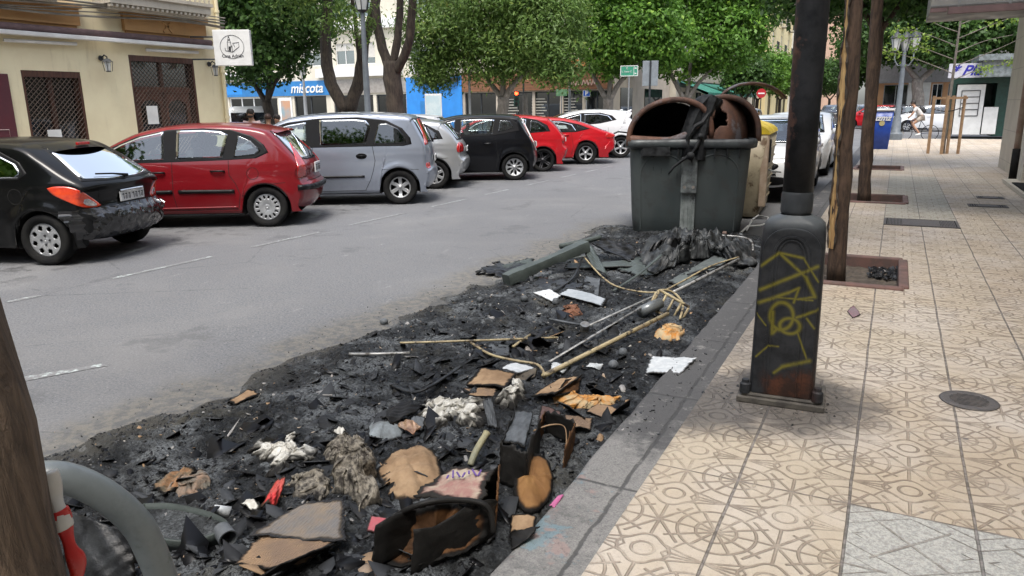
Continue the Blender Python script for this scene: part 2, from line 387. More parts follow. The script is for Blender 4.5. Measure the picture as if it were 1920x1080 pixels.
def sidewalk_mesh(name, x0, x1, y0, y1, holes, m):
    xs = sorted({x0, x1, *[h[0] for h in holes], *[h[1] for h in holes]}); ys = sorted({y0, y1, *[h[2] for h in holes], *[h[3] for h in holes]})
    mb = MB()
    for i in range(len(xs) - 1):
        for j in range(len(ys) - 1):
            cx, cy = (xs[i] + xs[i + 1]) / 2, (ys[j] + ys[j + 1]) / 2
            if any(h[0] < cx < h[1] and h[2] < cy < h[3] for h in holes): continue
            mb.add([(xs[i], ys[j], SZ), (xs[i + 1], ys[j], SZ), (xs[i + 1], ys[j + 1], SZ), (xs[i], ys[j + 1], SZ)], [(0, 1, 2, 3)])
    mb.add([(x0, y1, SZ), (x1, y1, SZ), (x1, y1, 0), (x0, y1, 0)], [(0, 3, 2, 1)])
    return tag(mb.build(name, m), kind='structure')
pits = [pit, (-.78, .26, 13.35, 14.5), (-.8, .24, 20.0, 21.2)]
sidewalk_mesh('pavement', KX1, 14, -6, 37.5, pits, MT['tiles'])
def kerbmat():
    m, nt, b = newmat('kerb_stone'); P = wpos(nt); X, Y, Z = sepxyz(nt, P)
    n1 = noise(nt, P, 3, 6, .7); n2 = noise(nt, P, 150, 3, .7)
    c = mixc(nt, sstep(nt, n2, .35, .65), (.26, .25, .235), (.17, .168, .162))
    far = sstep(nt, Y, 2.8, 3.8)
    s = sstep(nt, M_(nt, 'ADD', M_(nt, 'MULTIPLY', n1, 1.2), M_(nt, 'MULTIPLY', far, .32)), .60, .84)
    c = mixc(nt, M_(nt, 'MULTIPLY', s, .8), c, (.045, .045, .048))
    bl = sstep(nt, noise(nt, P, 6, 5, .6), .55, .6) * sstep(nt, Y, 3.1, 2.9) * sstep(nt, Y, 2.0, 2.2)
    c = mixc(nt, M_(nt, 'MULTIPLY', bl, .75), c, mixc(nt, sstep(nt, noise(nt, P, 11, 3), .45, .55), (.16, .24, .27), (.30, .22, .20)))
    jt = sstep(nt, M_(nt, 'ABSOLUTE', M_(nt, 'SUBTRACT', X, M_(nt, 'ADD', M_(nt, 'MULTIPLY', noise(nt, P, 6, 4, .7), .05), -.925))), .012, .005)
    jy = sstep(nt, M_(nt, 'ABSOLUTE', M_(nt, 'SUBTRACT', M_(nt, 'FRACT', M_(nt, 'MULTIPLY', Y, .9)), .5)), .010, .004)
    c = mixc(nt, M_(nt, 'MULTIPLY', mx(nt, jt, jy), .75), c, (.04, .04, .04))
    c = mixc(nt, M_(nt, 'MULTIPLY', sstep(nt, noise(nt, P, 45, 5, .85), .52, .62), .45), c, (.05, .05, .05)); c = mixc(nt, M_(nt, 'MULTIPLY', sstep(nt, noise(nt, P, 9, 5, .8), .56, .66), .5), c, (.30, .29, .27))
    nt.links.new(c.s, b.inputs['Base Color']); b.inputs['Roughness'].default_value = .8
    bump(nt, b, M_(nt, 'SUBTRACT', n2, M_(nt, 'MULTIPLY', mx(nt, jt, jy), 2)), .5, .004); return m
MT['kerb'] = kerbmat()
def kerb(x0, x1, y0, y1, side, nm='kerb', z=.118):
    # profile with a rounded arris on the road side
    n = int((y1 - y0) / .12); P = []; rng = random.Random(int(y0 * 7) + 3)
    r = .03; xe, xi = (x0, x1) if side < 0 else (x1, x0); s = 1 if side < 0 else -1
    prof = [(xe, -.02), (xe, z - r), (xe + s * r * .3, z - r * .3), (xe + s * r, z), ((xe + xi) / 2, z + .001), (xi, z)]
    for i in range(n + 1):
        y = y0 + (y1 - y0) * i / n; j = rng.uniform(-.006, .006)
        P.append([(x + (j if k < 4 else 0), y, zz + (rng.uniform(-.003, .001) if k in (3, 4) else 0)) for k, (x, zz) in enumerate(prof)])
    mb = MB(); mb.grid(P); return tag(mb.build(nm, MT['kerb'], smooth=True), kind='structure')
kerb(KX0, KX1, -4, 37.5, -1)
# left pavement and corner beyond the side street
MT['pave_grey'] = mat('paving_grey', (.34, .32, .29), (.25, .24, .22), scale=4, rough=.8, bmp=.2)
lp = MB()
lp.b2((-40, -20, 0), (-12.6, 16.2, SZ)); lp.b2((-80, 26.5, 0), (-12.0, 40, SZ)); lp.b2((-15, 40, 0), (-10.5, 300, SZ)); lp.b2((4.2, 56, 0), (14, 300, SZ)); lp.b2((-15.5, 16.2, 0), (-12.6, 21, SZ))
tag(lp.build('far_pavement', MT['pave_grey']), kind='structure')
# dashes
def paintmark():
    m, nt, b = newmat('road_paint'); P = wpos(nt)
    n = noise(nt, P, 22, 5, .75); n2 = noise(nt, P, 3, 3)
    c = mixc(nt, sstep(nt, M_(nt, 'ADD', n, M_(nt, 'MULTIPLY', n2, .3)), .45, .66), (.44, .50, .49), (.16, .16, .165))
    nt.links.new(c.s, b.inputs['Base Color']); b.inputs['Roughness'].default_value = .7; return m
MT['mark'] = paintmark(); mk = MB()
for (a, b_) in [((-10, 562), (60, 552)), ((190, 520), (383, 480)), ((460, 462), (595, 435)), ((640, 422), (760, 400)), ((810, 388), (877, 374)), ((910, 365), (955, 356)), ((990, 348), (1035, 339)), ((1055, 333), (1085, 327)), ((1100, 323), (1125, 318)), ((1136, 315), (1150, 311))]:
    A, B = G(*a), G(*b_); w = .038
    mk.add([(-7.22 - w, A.y, .004), (-7.22 + w, A.y, .004), (-7.20 + w, B.y, .004), (-7.20 - w, B.y, .004)], [(0, 1, 2, 3)])
A, B = G(40, 708), G(195, 684); mk.add([(A.x, A.y, .004), (A.x + .1, A.y - .03, .004), (B.x + .05, B.y, .004), (B.x - .03, B.y, .004)], [(0, 1, 2, 3)])
for k in range(7):
    y = 31.0; x = -9 + k * 1.1; mk.b2((x, y, .001), (x + .5, y + 3.5, .004))
tag(mk.build('road_marking', MT['mark']), kind='structure')
# manhole, grates, utility covers
MT['iron'] = mat('cast_iron', (.10, .095, .095), (.16, .145, .135), scale=30, rough=.6, metal=.4, bmp=.5, bscale=60)
p = G(1817, 752, SZ)
mh = thing('manhole_cover', 'small round iron manhole cover set in the beige pavement tiles', 'manhole cover', (p.x, p.y, SZ + .002))
q = MB(); q.lathe([(0, .004), (.105, .004), (.11, .001)], n=40)
for k in range(9):
    q.box((0, -.08 + k * .02, .0055), (2 * math.sqrt(.0098 - (-.08 + k * .02) ** 2) * .95, .006, .004))
q.build('lid', MT['iron'], mh); q = MB(); q.lathe([(.115, .003), (.14, .005), (.145, .0)], n=40); q.build('rim', MT['iron'], mh, smooth=True)
def grate(name, label, x0, x1, y0, y1, n, cat='grate'):
    t = thing(name, label, cat, ((x0 + x1) / 2, (y0 + y1) / 2, SZ + .003)); w, d = x1 - x0, y1 - y0
    f = MB()
    for s in (-1, 1): f.box((0, s * (d / 2 - .015), .004), (w, .03, .008)); f.box((s * (w / 2 - .015), 0, .0045), (.03, d - .062, .009))
    f.build('frame', MT['iron'], t); b = MB(); b.box((0, 0, .001), (w - .06, d - .06, .002)); b.build('opening', MT['under'], t)
    s = MB()
    for k in range(n): s.box((-w / 2 + .05 + (w - .1) * k / (n - 1), 0, .005), (.012, d - .07, .006))
    s.box((0, 0, .0055), (w * .5, d - .12, .006)); s.build('slats', MT['iron'], t)
grate('pavement_grate', 'long grey metal grate across the beige pavement', -.02, .87, 10.98, 11.62, 46)
g1 = G(1815, 386, SZ); g2 = G(1885, 384, SZ)
grate('utility_cover', 'small dark utility cover nearer the building, front one of two', g1.x, g2.x, g1.y - .1, g1.y + .22, 14, 'cover')
g1 = G(1832, 372, SZ); g2 = G(1880, 370, SZ)
grate('utility_cover', 'narrow dark utility cover just behind the wider one near the building', g1.x, g2.x, g1.y, g1.y + .3, 10, 'cover')
# ---------------------------------------------------------------- ash bed
_vc = {}
def _VT(k):
    if k not in _vc: _vc[k] = np.random.RandomState(k).rand(256, 256)
    return _vc[k]
def vnoise(xs, ys, cell, seed):
    gx = xs / cell; gy = ys / cell
    ix = np.floor(gx).astype(int); iy = np.floor(gy).astype(int); fx = gx - ix; fy = gy - iy
    fx = fx * fx * (3 - 2 * fx); fy = fy * fy * (3 - 2 * fy); T = _VT(seed)
    f = lambda i, j: T[i % 256, j % 256]
    return (f(ix, iy) * (1 - fx) + f(ix + 1, iy) * fx) * (1 - fy) + (f(ix, iy + 1) * (1 - fx) + f(ix + 1, iy + 1) * fx) * fy
def fbm(x, y, cell, octs, seed, ridge=False):
    s = 0; a = 1; t = 0
    for o in range(octs):
        n = vnoise(x, y, cell / 2 ** o, seed + o * 13)
        if ridge: n = 1 - abs(2 * n - 1)
        s = s + n * a; t += a; a *= .55
    return s / t
def ash_height(x, y):
    e = vnoise(x, y, .6, 5) * .5 + vnoise(x, y, .17, 6) * .22 - .36
    left = np.where(y > 8.3, -3.7, -3.62) + 0 * x
    left = left + np.where(y > 5.2, .10, 0.) + np.where(y < 2.2, (2.2 - y) * .0, 0)
    dl = (x - left) + e * .9
    dr = (-1.14 - x) + .0
    df = (10.25 - y) + e * 1.2 + np.clip((x + 1.2) * .3, -1, 0) * 0
    edge = np.clip(dl / .45, 0, 1) * np.clip(df / .5, 0, 1)
    edge = edge * edge * (3 - 2 * edge)
    near = np.clip(dr / .25, 0, 1) * .5 + .5
    base = .035 + .05 * vnoise(x, y, .45, 11) + np.clip((4.6 - y) / 2.5, 0, 1) * .035
    ch = fbm(x, y, .14, 5, 21, True) ** 2 * .040 + fbm(x, y, .035, 3, 77) * .028
    wet = np.clip((vnoise(x, y, 1.1, 40) - .62) * 5, 0, 1)
    return edge * (base * near + ch * (1 - .55 * wet)) - .012 * (1 - edge)
def ash_mat():
    m, nt, b = newmat('ash'); P = wpos(nt); X, Y, Z = sepxyz(nt, P)
    n1 = noise(nt, P, 26, 6, .75); n2 = noise(nt, P, 2.2, 5, .65); n3 = noise(nt, P, 90, 3, .7); n4 = noise(nt, P, 7, 6, .7)
    c = mixc(nt, sstep(nt, n1, .45, .72), (.005, .0055, .006), (.045, .05, .055))
    c = mixc(nt, M_(nt, 'MULTIPLY', sstep(nt, n2, .46, .64), .8), c, mixc(nt, sstep(nt, n3, .35, .62), (.03, .032, .035), (.19, .205, .215)))
    c = mixc(nt, M_(nt, 'MULTIPLY', sstep(nt, n4, .60, .68), .7), c, (.20, .215, .225))
    c = mixc(nt, M_(nt, 'MULTIPLY', sstep(nt, noise(nt, P, 1.3, 4, .6), .56, .68), .45), c, (.085, .078, .058))
    edge = sstep(nt, M_(nt, 'ADD', X, M_(nt, 'MULTIPLY', n2, .8)), -2.85, -3.25); c = mixc(nt, M_(nt, 'MULTIPLY', edge, .5), c, (.10, .095, .082))
    nt.links.new(c.s, b.inputs['Base Color']); nt.links.new(sstep(nt, n4, .35, .65, .28, .7).s, b.inputs['Roughness'])
    b.inputs['Specular IOR Level'].default_value = .3; bump(nt, b, M_(nt, 'ADD', n1, M_(nt, 'MULTIPLY', n3, .5)), 1, .018); return m
MT['ash'] = ash_mat()
nx, ny = 250, 720
xx = np.linspace(-4.15, -1.12, nx); tt = np.linspace(0, 1, ny) ** 1.5; yy = .4 + 10.3 * tt
XX, YY = np.meshgrid(xx, yy, indexing='ij'); HH = ash_height(XX, YY)
Vv = np.stack([XX.ravel(), YY.ravel(), HH.ravel()], 1)
idx = np.arange(nx * ny).reshape(nx, ny); Ff = np.stack([idx[:-1, :-1].ravel(), idx[1:, :-1].ravel(), idx[1:, 1:].ravel(), idx[:-1, 1:].ravel()], 1)
o = npmesh('ash', Vv, Ff, MT['ash'], smooth=False); tag(o, 'black and grey wet ash bed covering the road along the kerb', 'ash', kind='stuff')
def ah(x, y): return float(ash_height(np.array([x]), np.array([y]))[0])
# charred flakes and crumbs
def flakes(name, label, n, smin, smax, mats, region, seed, zoff=.0, flat=.35, m=None, weight=None):
    rs = np.random.RandomState(seed); V = []; F = []; tone = []
    x = rs.uniform(region[0], region[1], n); y = region[2] + (region[3] - region[2]) * rs.rand(n) ** 1.4
    h = ash_height(x, y); keep = (h > .012) if zoff == 0 else np.ones(n, bool)
    if weight is not None: keep &= rs.rand(n) < weight(x, y)
    x, y, h = x[keep], y[keep], h[keep]; n = len(x)
    s = smin * (smax / smin) ** (rs.rand(n) ** 1.7)
    ang = rs.rand(n) * 6.28; tilt = rs.normal(0, .5, n); tilt2 = rs.normal(0, .5, n)
    k = 6; th = np.linspace(0, 6.283, k, endpoint=False)[None, :] + rs.uniform(-.3, .3, (n, k)); rad = rs.uniform(.45, 1.1, (n, k)) * s[:, None]
    asp = rs.uniform(.3, 1, n)[:, None]
    px = rad * np.cos(th); py = rad * np.sin(th) * asp; pz = px * tilt[:, None] + py * tilt2[:, None] + rs.uniform(-.12, .12, (n, k)) * s[:, None]
    ca, sa = np.cos(ang)[:, None], np.sin(ang)[:, None]; qx, qy = px * ca - py * sa, px * sa + py * ca
    zc = (h if zoff == 0 else np.full(n, zoff)) + s * flat * .5
    top = np.stack([qx + x[:, None], qy + y[:, None], pz + zc[:, None]], 2)
    bot = top.copy(); bot[:, :, 2] -= (s * flat * .6)[:, None] + .001
    V = np.concatenate([top, bot], 1).reshape(-1, 3); base = np.arange(n)[:, None] * 12
    quads = []
    for a, b_, c_, d_ in [(0, 1, 2, 3), (0, 3, 4, 5)] + [(i, i + 6, (i + 1) % 6 + 6, (i + 1) % 6) for i in range(6)]:
        quads.append(base + np.array([[a, b_, c_, d_]]))
    F = np.concatenate(quads, 0); tone = np.tile(rs.rand(n), 8)
    o = npmesh(name, V, F, m, face_attr={'tone': tone}); tag(o, label, 'ash', kind='stuff'); return o
def flake_mat():
    m, nt, b = newmat('char_flakes'); a = nt.nodes.new('ShaderNodeAttribute'); a.attribute_name = 'tone'; t = V_(nt, a.outputs['Fac'])
    c = mixc(nt, sstep(nt, t, .45, .93), (.006, .006, .007), (.05, .054, .06)); c = mixc(nt, sstep(nt, t, .955, .97), c, (.32, .31, .30)); c = mixc(nt, sstep(nt, t, .985, .988), c, (.30, .20, .12))
    nt.links.new(c.s, b.inputs['Base Color']); nt.links.new(sstep(nt, t, 0, 1, .3, .8).s, b.inputs['Roughness']); b.inputs['Specular IOR Level'].default_value = .3; return m
MT['flakes'] = flake_mat()
flakes('char_flakes', 'loose black char flakes scattered over the ash bed', 22000, .004, .020, None, (-3.7, -1.15, 1.1, 10.2), 3, m=MT['flakes'])
flakes('char_lumps', 'lumps of charred rubbish lying over the near ash', 420, .015, .04, None, (-3.3, -1.2, 1.4, 9.8), 8, m=MT['flakes'], flat=.6)
flakes('char_scraps', 'thin black and grey charred sheets strewn over the near heap', 1700, .02, .11, None, (-3.2, -1.2, 1.6, 5.2), 28, m=MT['flakes'], flat=.07, weight=lambda x, y: np.clip(1.15 - abs(x + 2.0) / 1.1, .15, 1))
flakes('paper_bits', 'pale bits of half-burnt paper and plaster strewn through the ash', 420, .006, .024, None, (-3.3, -1.2, 1.5, 9.0), 38, m=mat('paper_bits', (.50, .48, .43), (.30, .22, .15), scale=3, rough=.8), flat=.15)
flakes('soot_crumbs', 'black soot crumbs swept against the lamp foot and kerb', 1100, .004, .016, None, (-1.15, .05, 3.3, 5.2), 9, zoff=SZ, m=MT['flakes'],
       weight=lambda x, y: np.exp(-((np.hypot(x + .45, (y - 4.12)) - .26) / .07) ** 2) * .9 + np.exp(-((x + 1.0) / .12) ** 2) * .5)
flakes('road_grit', 'grains of grit and ash strewn over the road beside the ash bed', 1600, .003, .012, None, (-4.4, -3.4, 1.2, 9.5), 19, zoff=.002, m=MT['flakes'], weight=lambda x, y: np.clip(1 - (-3.4 - x) / .9, 0, 1) ** 2)
# ---------------------------------------------------------------- cars
def catmull(pts, per=6):
    out = []; n = len(pts)
    for i in range(n - 1):
        p0 = pts[max(i - 1, 0)]; p1 = pts[i]; p2 = pts[i + 1]; p3 = pts[min(i + 2, n - 1)]
        for k in range(per):
            t = k / per; a = []
            for j in range(len(p1)):
                a.append(.5 * (2 * p1[j] + (p2[j] - p0[j]) * t + (2 * p0[j] - 5 * p1[j] + 4 * p2[j] - p3[j]) * t * t + (3 * p1[j] - p0[j] - 3 * p2[j] + p3[j]) * t ** 3))
            out.append(tuple(a))
    out.append(tuple(pts[-1])); return out
def resample(pts, step):
    out = [pts[0]]
    for a, b in zip(pts[:-1], pts[1:]):
        d = math.dist(a, b); n = max(1, int(d / step))
        for k in range(1, n + 1): out.append(tuple(a[j] + (b[j] - a[j]) * k / n for j in range(len(a))))
    return out
def ss(x, a, b):
    t = min(1, max(0, (x - a) / (b - a))); return t * t * (3 - 2 * t)
def car_body(S):
    W = S['W'] / 2; wb = S['wb']; ra = S['r'] + .055; zc = S['r']; belt = S['belt']; zb = S.get('sill', .2)
    top = catmull(S['top'], 7); xr = min(p[0] for p in top); xf = max(p[0] for p in top)
    def hw(x, z):
        w = W
        rr = S.get('rr', .75); fr = S.get('fr', .9)
        if x < xr + rr: w *= 1 - S.get('kr', .13) * ((xr + rr - x) / rr) ** 2.6
        if x > xf - fr: w *= 1 - S.get('kf', .22) * ((x - xf + fr) / fr) ** 2.4
        g = .955 + .045 * ss(z, .15, .55) - .022 * ss(z, .62, belt)
        if z > belt: g -= (z - belt) * S.get('tumble', .30) / W * .8
        # soft shoulder crease and arch flare
        g += .008 * math.exp(-((z - belt + .10) / .05) ** 2)
        for xa in (0, wb):
            d = math.hypot(x - xa, z - zc); g += .022 * math.exp(-((d - ra - .02) / .07) ** 2) * (1 if z < .95 else 0)
        return w * g
    def bot(x):
        z = zb
        for xa in (0, wb):
            if abs(x - xa) < ra: z = max(z, zc + math.sqrt(ra * ra - (x - xa) ** 2))
        return z
    # accumulate bottom mapping
    acc = [0]
    for a, b in zip(top[:-1], top[1:]): acc.append(acc[-1] + abs(b[0] - a[0]) + .10 * abs(b[1] - a[1]))
    T = acc[-1]; x0 = top[0][0]; x1 = top[-1][0]
    st = []; 
    for p, a in zip(top, acc): st.append((p[0], p[1], x0 + (x1 - x0) * a / T))
    st2 = [st[0]]
    for a, b in zip(st[:-1], st[1:]):
        n = max(1, int(max(math.dist(a[:2], b[:2]), abs(b[2] - a[2])) / .03))
        for k in range(1, n + 1): st2.append(tuple(a[j] + (b[j] - a[j]) * k / n for j in range(3)))
    NT, NS = 12, 22; P = []
    for i, (x, z, xb) in enumerate(st2):
        a = st2[max(i - 1, 0)]; b = st2[min(i + 1, len(st2) - 1)]; t = Vector((b[0] - a[0], b[1] - a[1])); t.normalize(); nx_, nz_ = -t.y, t.x  # outward (left of travel rear->front over the top)
        steep = abs(nx_); c = .035 + .075 * steep ** 2
        rowp = []
        zbot = bot(xb)
        he = hw(x, min(z, 9)); rc = .05
        for j in range(NT + 1):
            u = j / NT; y = (he - rc) * u
            dd = c * u ** 2.6
            rowp.append((x - nx_ * dd, y, z - nz_ * dd))
        ex, ez = x - nx_ * (c + rc * .35), z - nz_ * (c + rc * .35)
        rowp.append((ex, hw(ex, ez) - rc * .28, ez))
        ex2, ez2 = x - nx_ * (c + rc), z - nz_ * (c + rc)
        if ez2 < zbot + .004: ez2 = zbot + .004
        for j in range(NS + 1):
            v = (j / NS); X = ex2 + (xb - ex2) * v; Z = ez2 + (zbot - ez2) * v
            rowp.append((X, hw(X, Z), Z))
        X, Z = rowp[-1][0], rowp[-1][2]; rowp.append((X, rowp[-1][1] - .05, Z + .004))
        full = [(p[0], -p[1], p[2]) for p in reversed(rowp[1:])] + rowp
        P.append(full)
    mb = MB(); mb.grid(P); return mb, hw, bot, ra
def seed_paint(S): return S['paint']
DIRS = {'L': (Vector((0, 2.5, 0)), Vector((0, -1, 0)), lambda u, v: Vector((u, 0, v))),
        'R': (Vector((0, -2.5, 0)), Vector((0, 1, 0)), lambda u, v: Vector((u, 0, v))),
        'B': (Vector((-4, 0, 0)), Vector((1, 0, 0)), lambda u, v: Vector((0, u, v))),
        'F': (Vector((8, 0, 0)), Vector((-1, 0, 0)), lambda u, v: Vector((0, u, v)))}
_s2 = math.sqrt(.5)
DIRS['BL'] = (Vector((-3, 3, 0)), Vector((_s2, -_s2, 0)), lambda u, v: Vector((-u * _s2, -u * _s2, v)))
DIRS['BR'] = (Vector((-3, -3, 0)), Vector((_s2, _s2, 0)), lambda u, v: Vector((-u * _s2, u * _s2, v)))
DIRS['FL'] = (Vector((7, 3, 0)), Vector((-_s2, -_s2, 0)), lambda u, v: Vector((-u * _s2, u * _s2, v)))
def hit(bvh, mode, u, v):
    o, d, f = DIRS[mode]; p = f(u, v) + o
    if mode in ('BL', 'BR', 'FL'): pass
    loc, n, i, dist = bvh.ray_cast(p, d, 12)
    if loc is None or dist > 7:
        loc, n, i, dist = bvh.find_nearest(p + d * 3.0)
    if n.dot(d) > 0: n = -n
    return loc, n
def patch(bvh, poly, mode, off, rings=7, step=.05, smooth_n=True, mirror=False, mb=None, curve=False):
    mb = mb or MB()
    pl = resample(list(poly) + [poly[0]], step)[:-1] if not curve else catmull(list(poly) + [poly[0]], 5)[:-1]
    cx = sum(p[0] for p in pl) / len(pl); cy = sum(p[1] for p in pl) / len(pl)
    rows = []
    for k in range(rings + 1):
        s = k / rings; s = max(s, .001); row = []
        for (u, v) in pl:
            loc, n = hit(bvh, mode, cx + (u - cx) * s, cy + (v - cy) * s); row.append(loc + n * off)
        rows.append(row)
    row = []
    for (u, v) in pl:
        loc, n = hit(bvh, mode, u, v); row.append(loc - n * .012)
    rows.append(row); mb.grid(rows, wrap=True)
    if mirror: n0 = len(mb.v) - len(rows) * len(pl); mb.add([(p[0], -p[1], p[2]) for p in mb.v[n0:]], [tuple(reversed([i - n0 for i in f])) for f in mb.f if f[0] >= n0])
    return mb
def seam(bvh, pts, mode, w=.007, off=.0025, mb=None, mirror=False):
    mb = mb or MB(); pts = resample(pts, .035); P = []
    for i, p in enumerate(pts):
        a, b = pts[max(i - 1, 0)], pts[min(i + 1, len(pts) - 1)]; t = Vector((b[0] - a[0], b[1] - a[1])); t.normalize(); nn = (-t.y, t.x)
        row = []
        for s in (-1, 0, 1):
            loc, n = hit(bvh, mode, p[0] + nn[0] * w / 2 * s, p[1] + nn[1] * w / 2 * s); row.append(loc + n * (off + (.0 if s else .001)))
        P.append(row)
    n0 = len(mb.v); mb.grid(P)
    if mirror: f0 = [f for f in mb.f if f[0] >= n0]; mb.add([(p[0], -p[1], p[2]) for p in mb.v[n0:]], [tuple(reversed([i - n0 for i in f])) for f in f0])
    return mb
def rib(bvh, pts, mode, r, off=.0, n=8, flat=.5):
    P = []
    for p in resample(pts, .06):
        loc, nn = hit(bvh, mode, *p); P.append(loc + nn * off)
    mb = MB(); mb.tube(P, r, n); return mb
def wheel_parts(t, c, r, w, style, sgn, rimc=None):
    cx, cy, cz = c; rr = S_RIM.get(style, .62) * r; 
    tb = MB(); tb.lathe([(rr * .97, -w * .42), (r * .86, -w * .5), (r * .96, -w * .47), (r, -w * .33), (r, w * .33), (r * .96, w * .47), (r * .86, w * .5), (rr * 1.02, w * .44), (rr * .98, w * .2)], (cx, cy, cz), 44, 'Y', cap=False)
    wt = tb.build('wheel', MT['rubber'], t, smooth=True)
    nr, na = 16, 120; P = []; hole = HOLES[style]
    def depth(q): return w * .36 - .02 * (1 - q) - .05 * max(0, q - .9) * 0 + (.015 if q < .14 else 0) - (.03 * math.sin(min(1, q / .95) * math.pi) if style.startswith('s') else -.012 * math.sin(q * math.pi))
    vs = []; fs = []
    for i in range(nr + 1):
        q = i / nr
        for k in range(na):
            a = 2 * math.pi * k / na; vs.append((cx + rr * q * math.cos(a), cy + sgn * depth(q), cz + rr * q * math.sin(a)))
    for i in range(nr):
        for k in range(na):
            q = (i + .5) / nr; a = 2 * math.pi * (k + .5) / na
            if not hole(q, a): fs.append((i * na + k, i * na + (k + 1) % na, (i + 1) * na + (k + 1) % na, (i + 1) * na + k))
    m = MB(); m.add(vs, fs); ro = m.build('rim', MT[rimc or 'rim'], wt, smooth=True)
    sm = ro.modifiers.new('s', 'SOLIDIFY'); sm.thickness = .014; sm.offset = 1 if sgn < 0 else -1
    b = MB(); b.lathe([(0.001, 0), (rr * .98, 0)], (cx, cy + sgn * (-w * .1), cz), 40, 'Y')  # dark backing disc put where only shade shows between the spokes
    b.lathe([(0.001, 0), (rr * .5, 0), (rr * .5, .01)], (cx, cy + sgn * (-w * .05), cz), 30, 'Y')
    b.build('brake_disc', MT['under'], wt)
    if style in ('c7',):
        nb = MB()
        for k in range(4):
            a = k * math.pi / 2; nb.lathe([(.012, 0), (.012, .018), (.008, .02)], (cx + rr * .27 * math.cos(a), cy + sgn * (w * .36 - .01), cz + rr * .27 * math.sin(a)), 8, 'Y')
        nb.build('wheel_nut', MT['rimdark'], wt)
    return wt
def am(a, n, ph=0): d = 2 * math.pi / n; return ((a + ph + d / 2) % d) - d / 2
HOLES = {
 'c12': lambda q, a: (.60 < q < .88 and abs(am(a, 14)) * q < .075),
 'c7': lambda q, a: ((q - .72) / .15) ** 2 + (am(a, 8, .3) * q / .15) ** 2 < 1,
 's5': lambda q, a: .27 < q < .90 and abs(am(a, 5, .314)) * q > .13 * (1.25 - .35 * q),
 's5t': lambda q, a: .22 < q < .92 and (abs(am(a, 5)) * q > .17 or abs(am(a, 5)) * q < .05),
 's6': lambda q, a: .30 < q < .88 and abs(am(a, 6, .52)) * q > .16,
 's9': lambda q, a: .25 < q < .90 and not (abs(am(a, 9)) * q < .075 or (q > .6 and abs(abs(am(a, 9)) - (q - .6) * .8) * q < .06)),
 'plain': lambda q, a: .35 < q < .85 and abs(am(a, 7)) * q > .15}
S_RIM = {'c12': .66, 'c7': .66, 's5': .64, 's6': .62, 's9': .68, 's5t': .72, 'plain': .66}
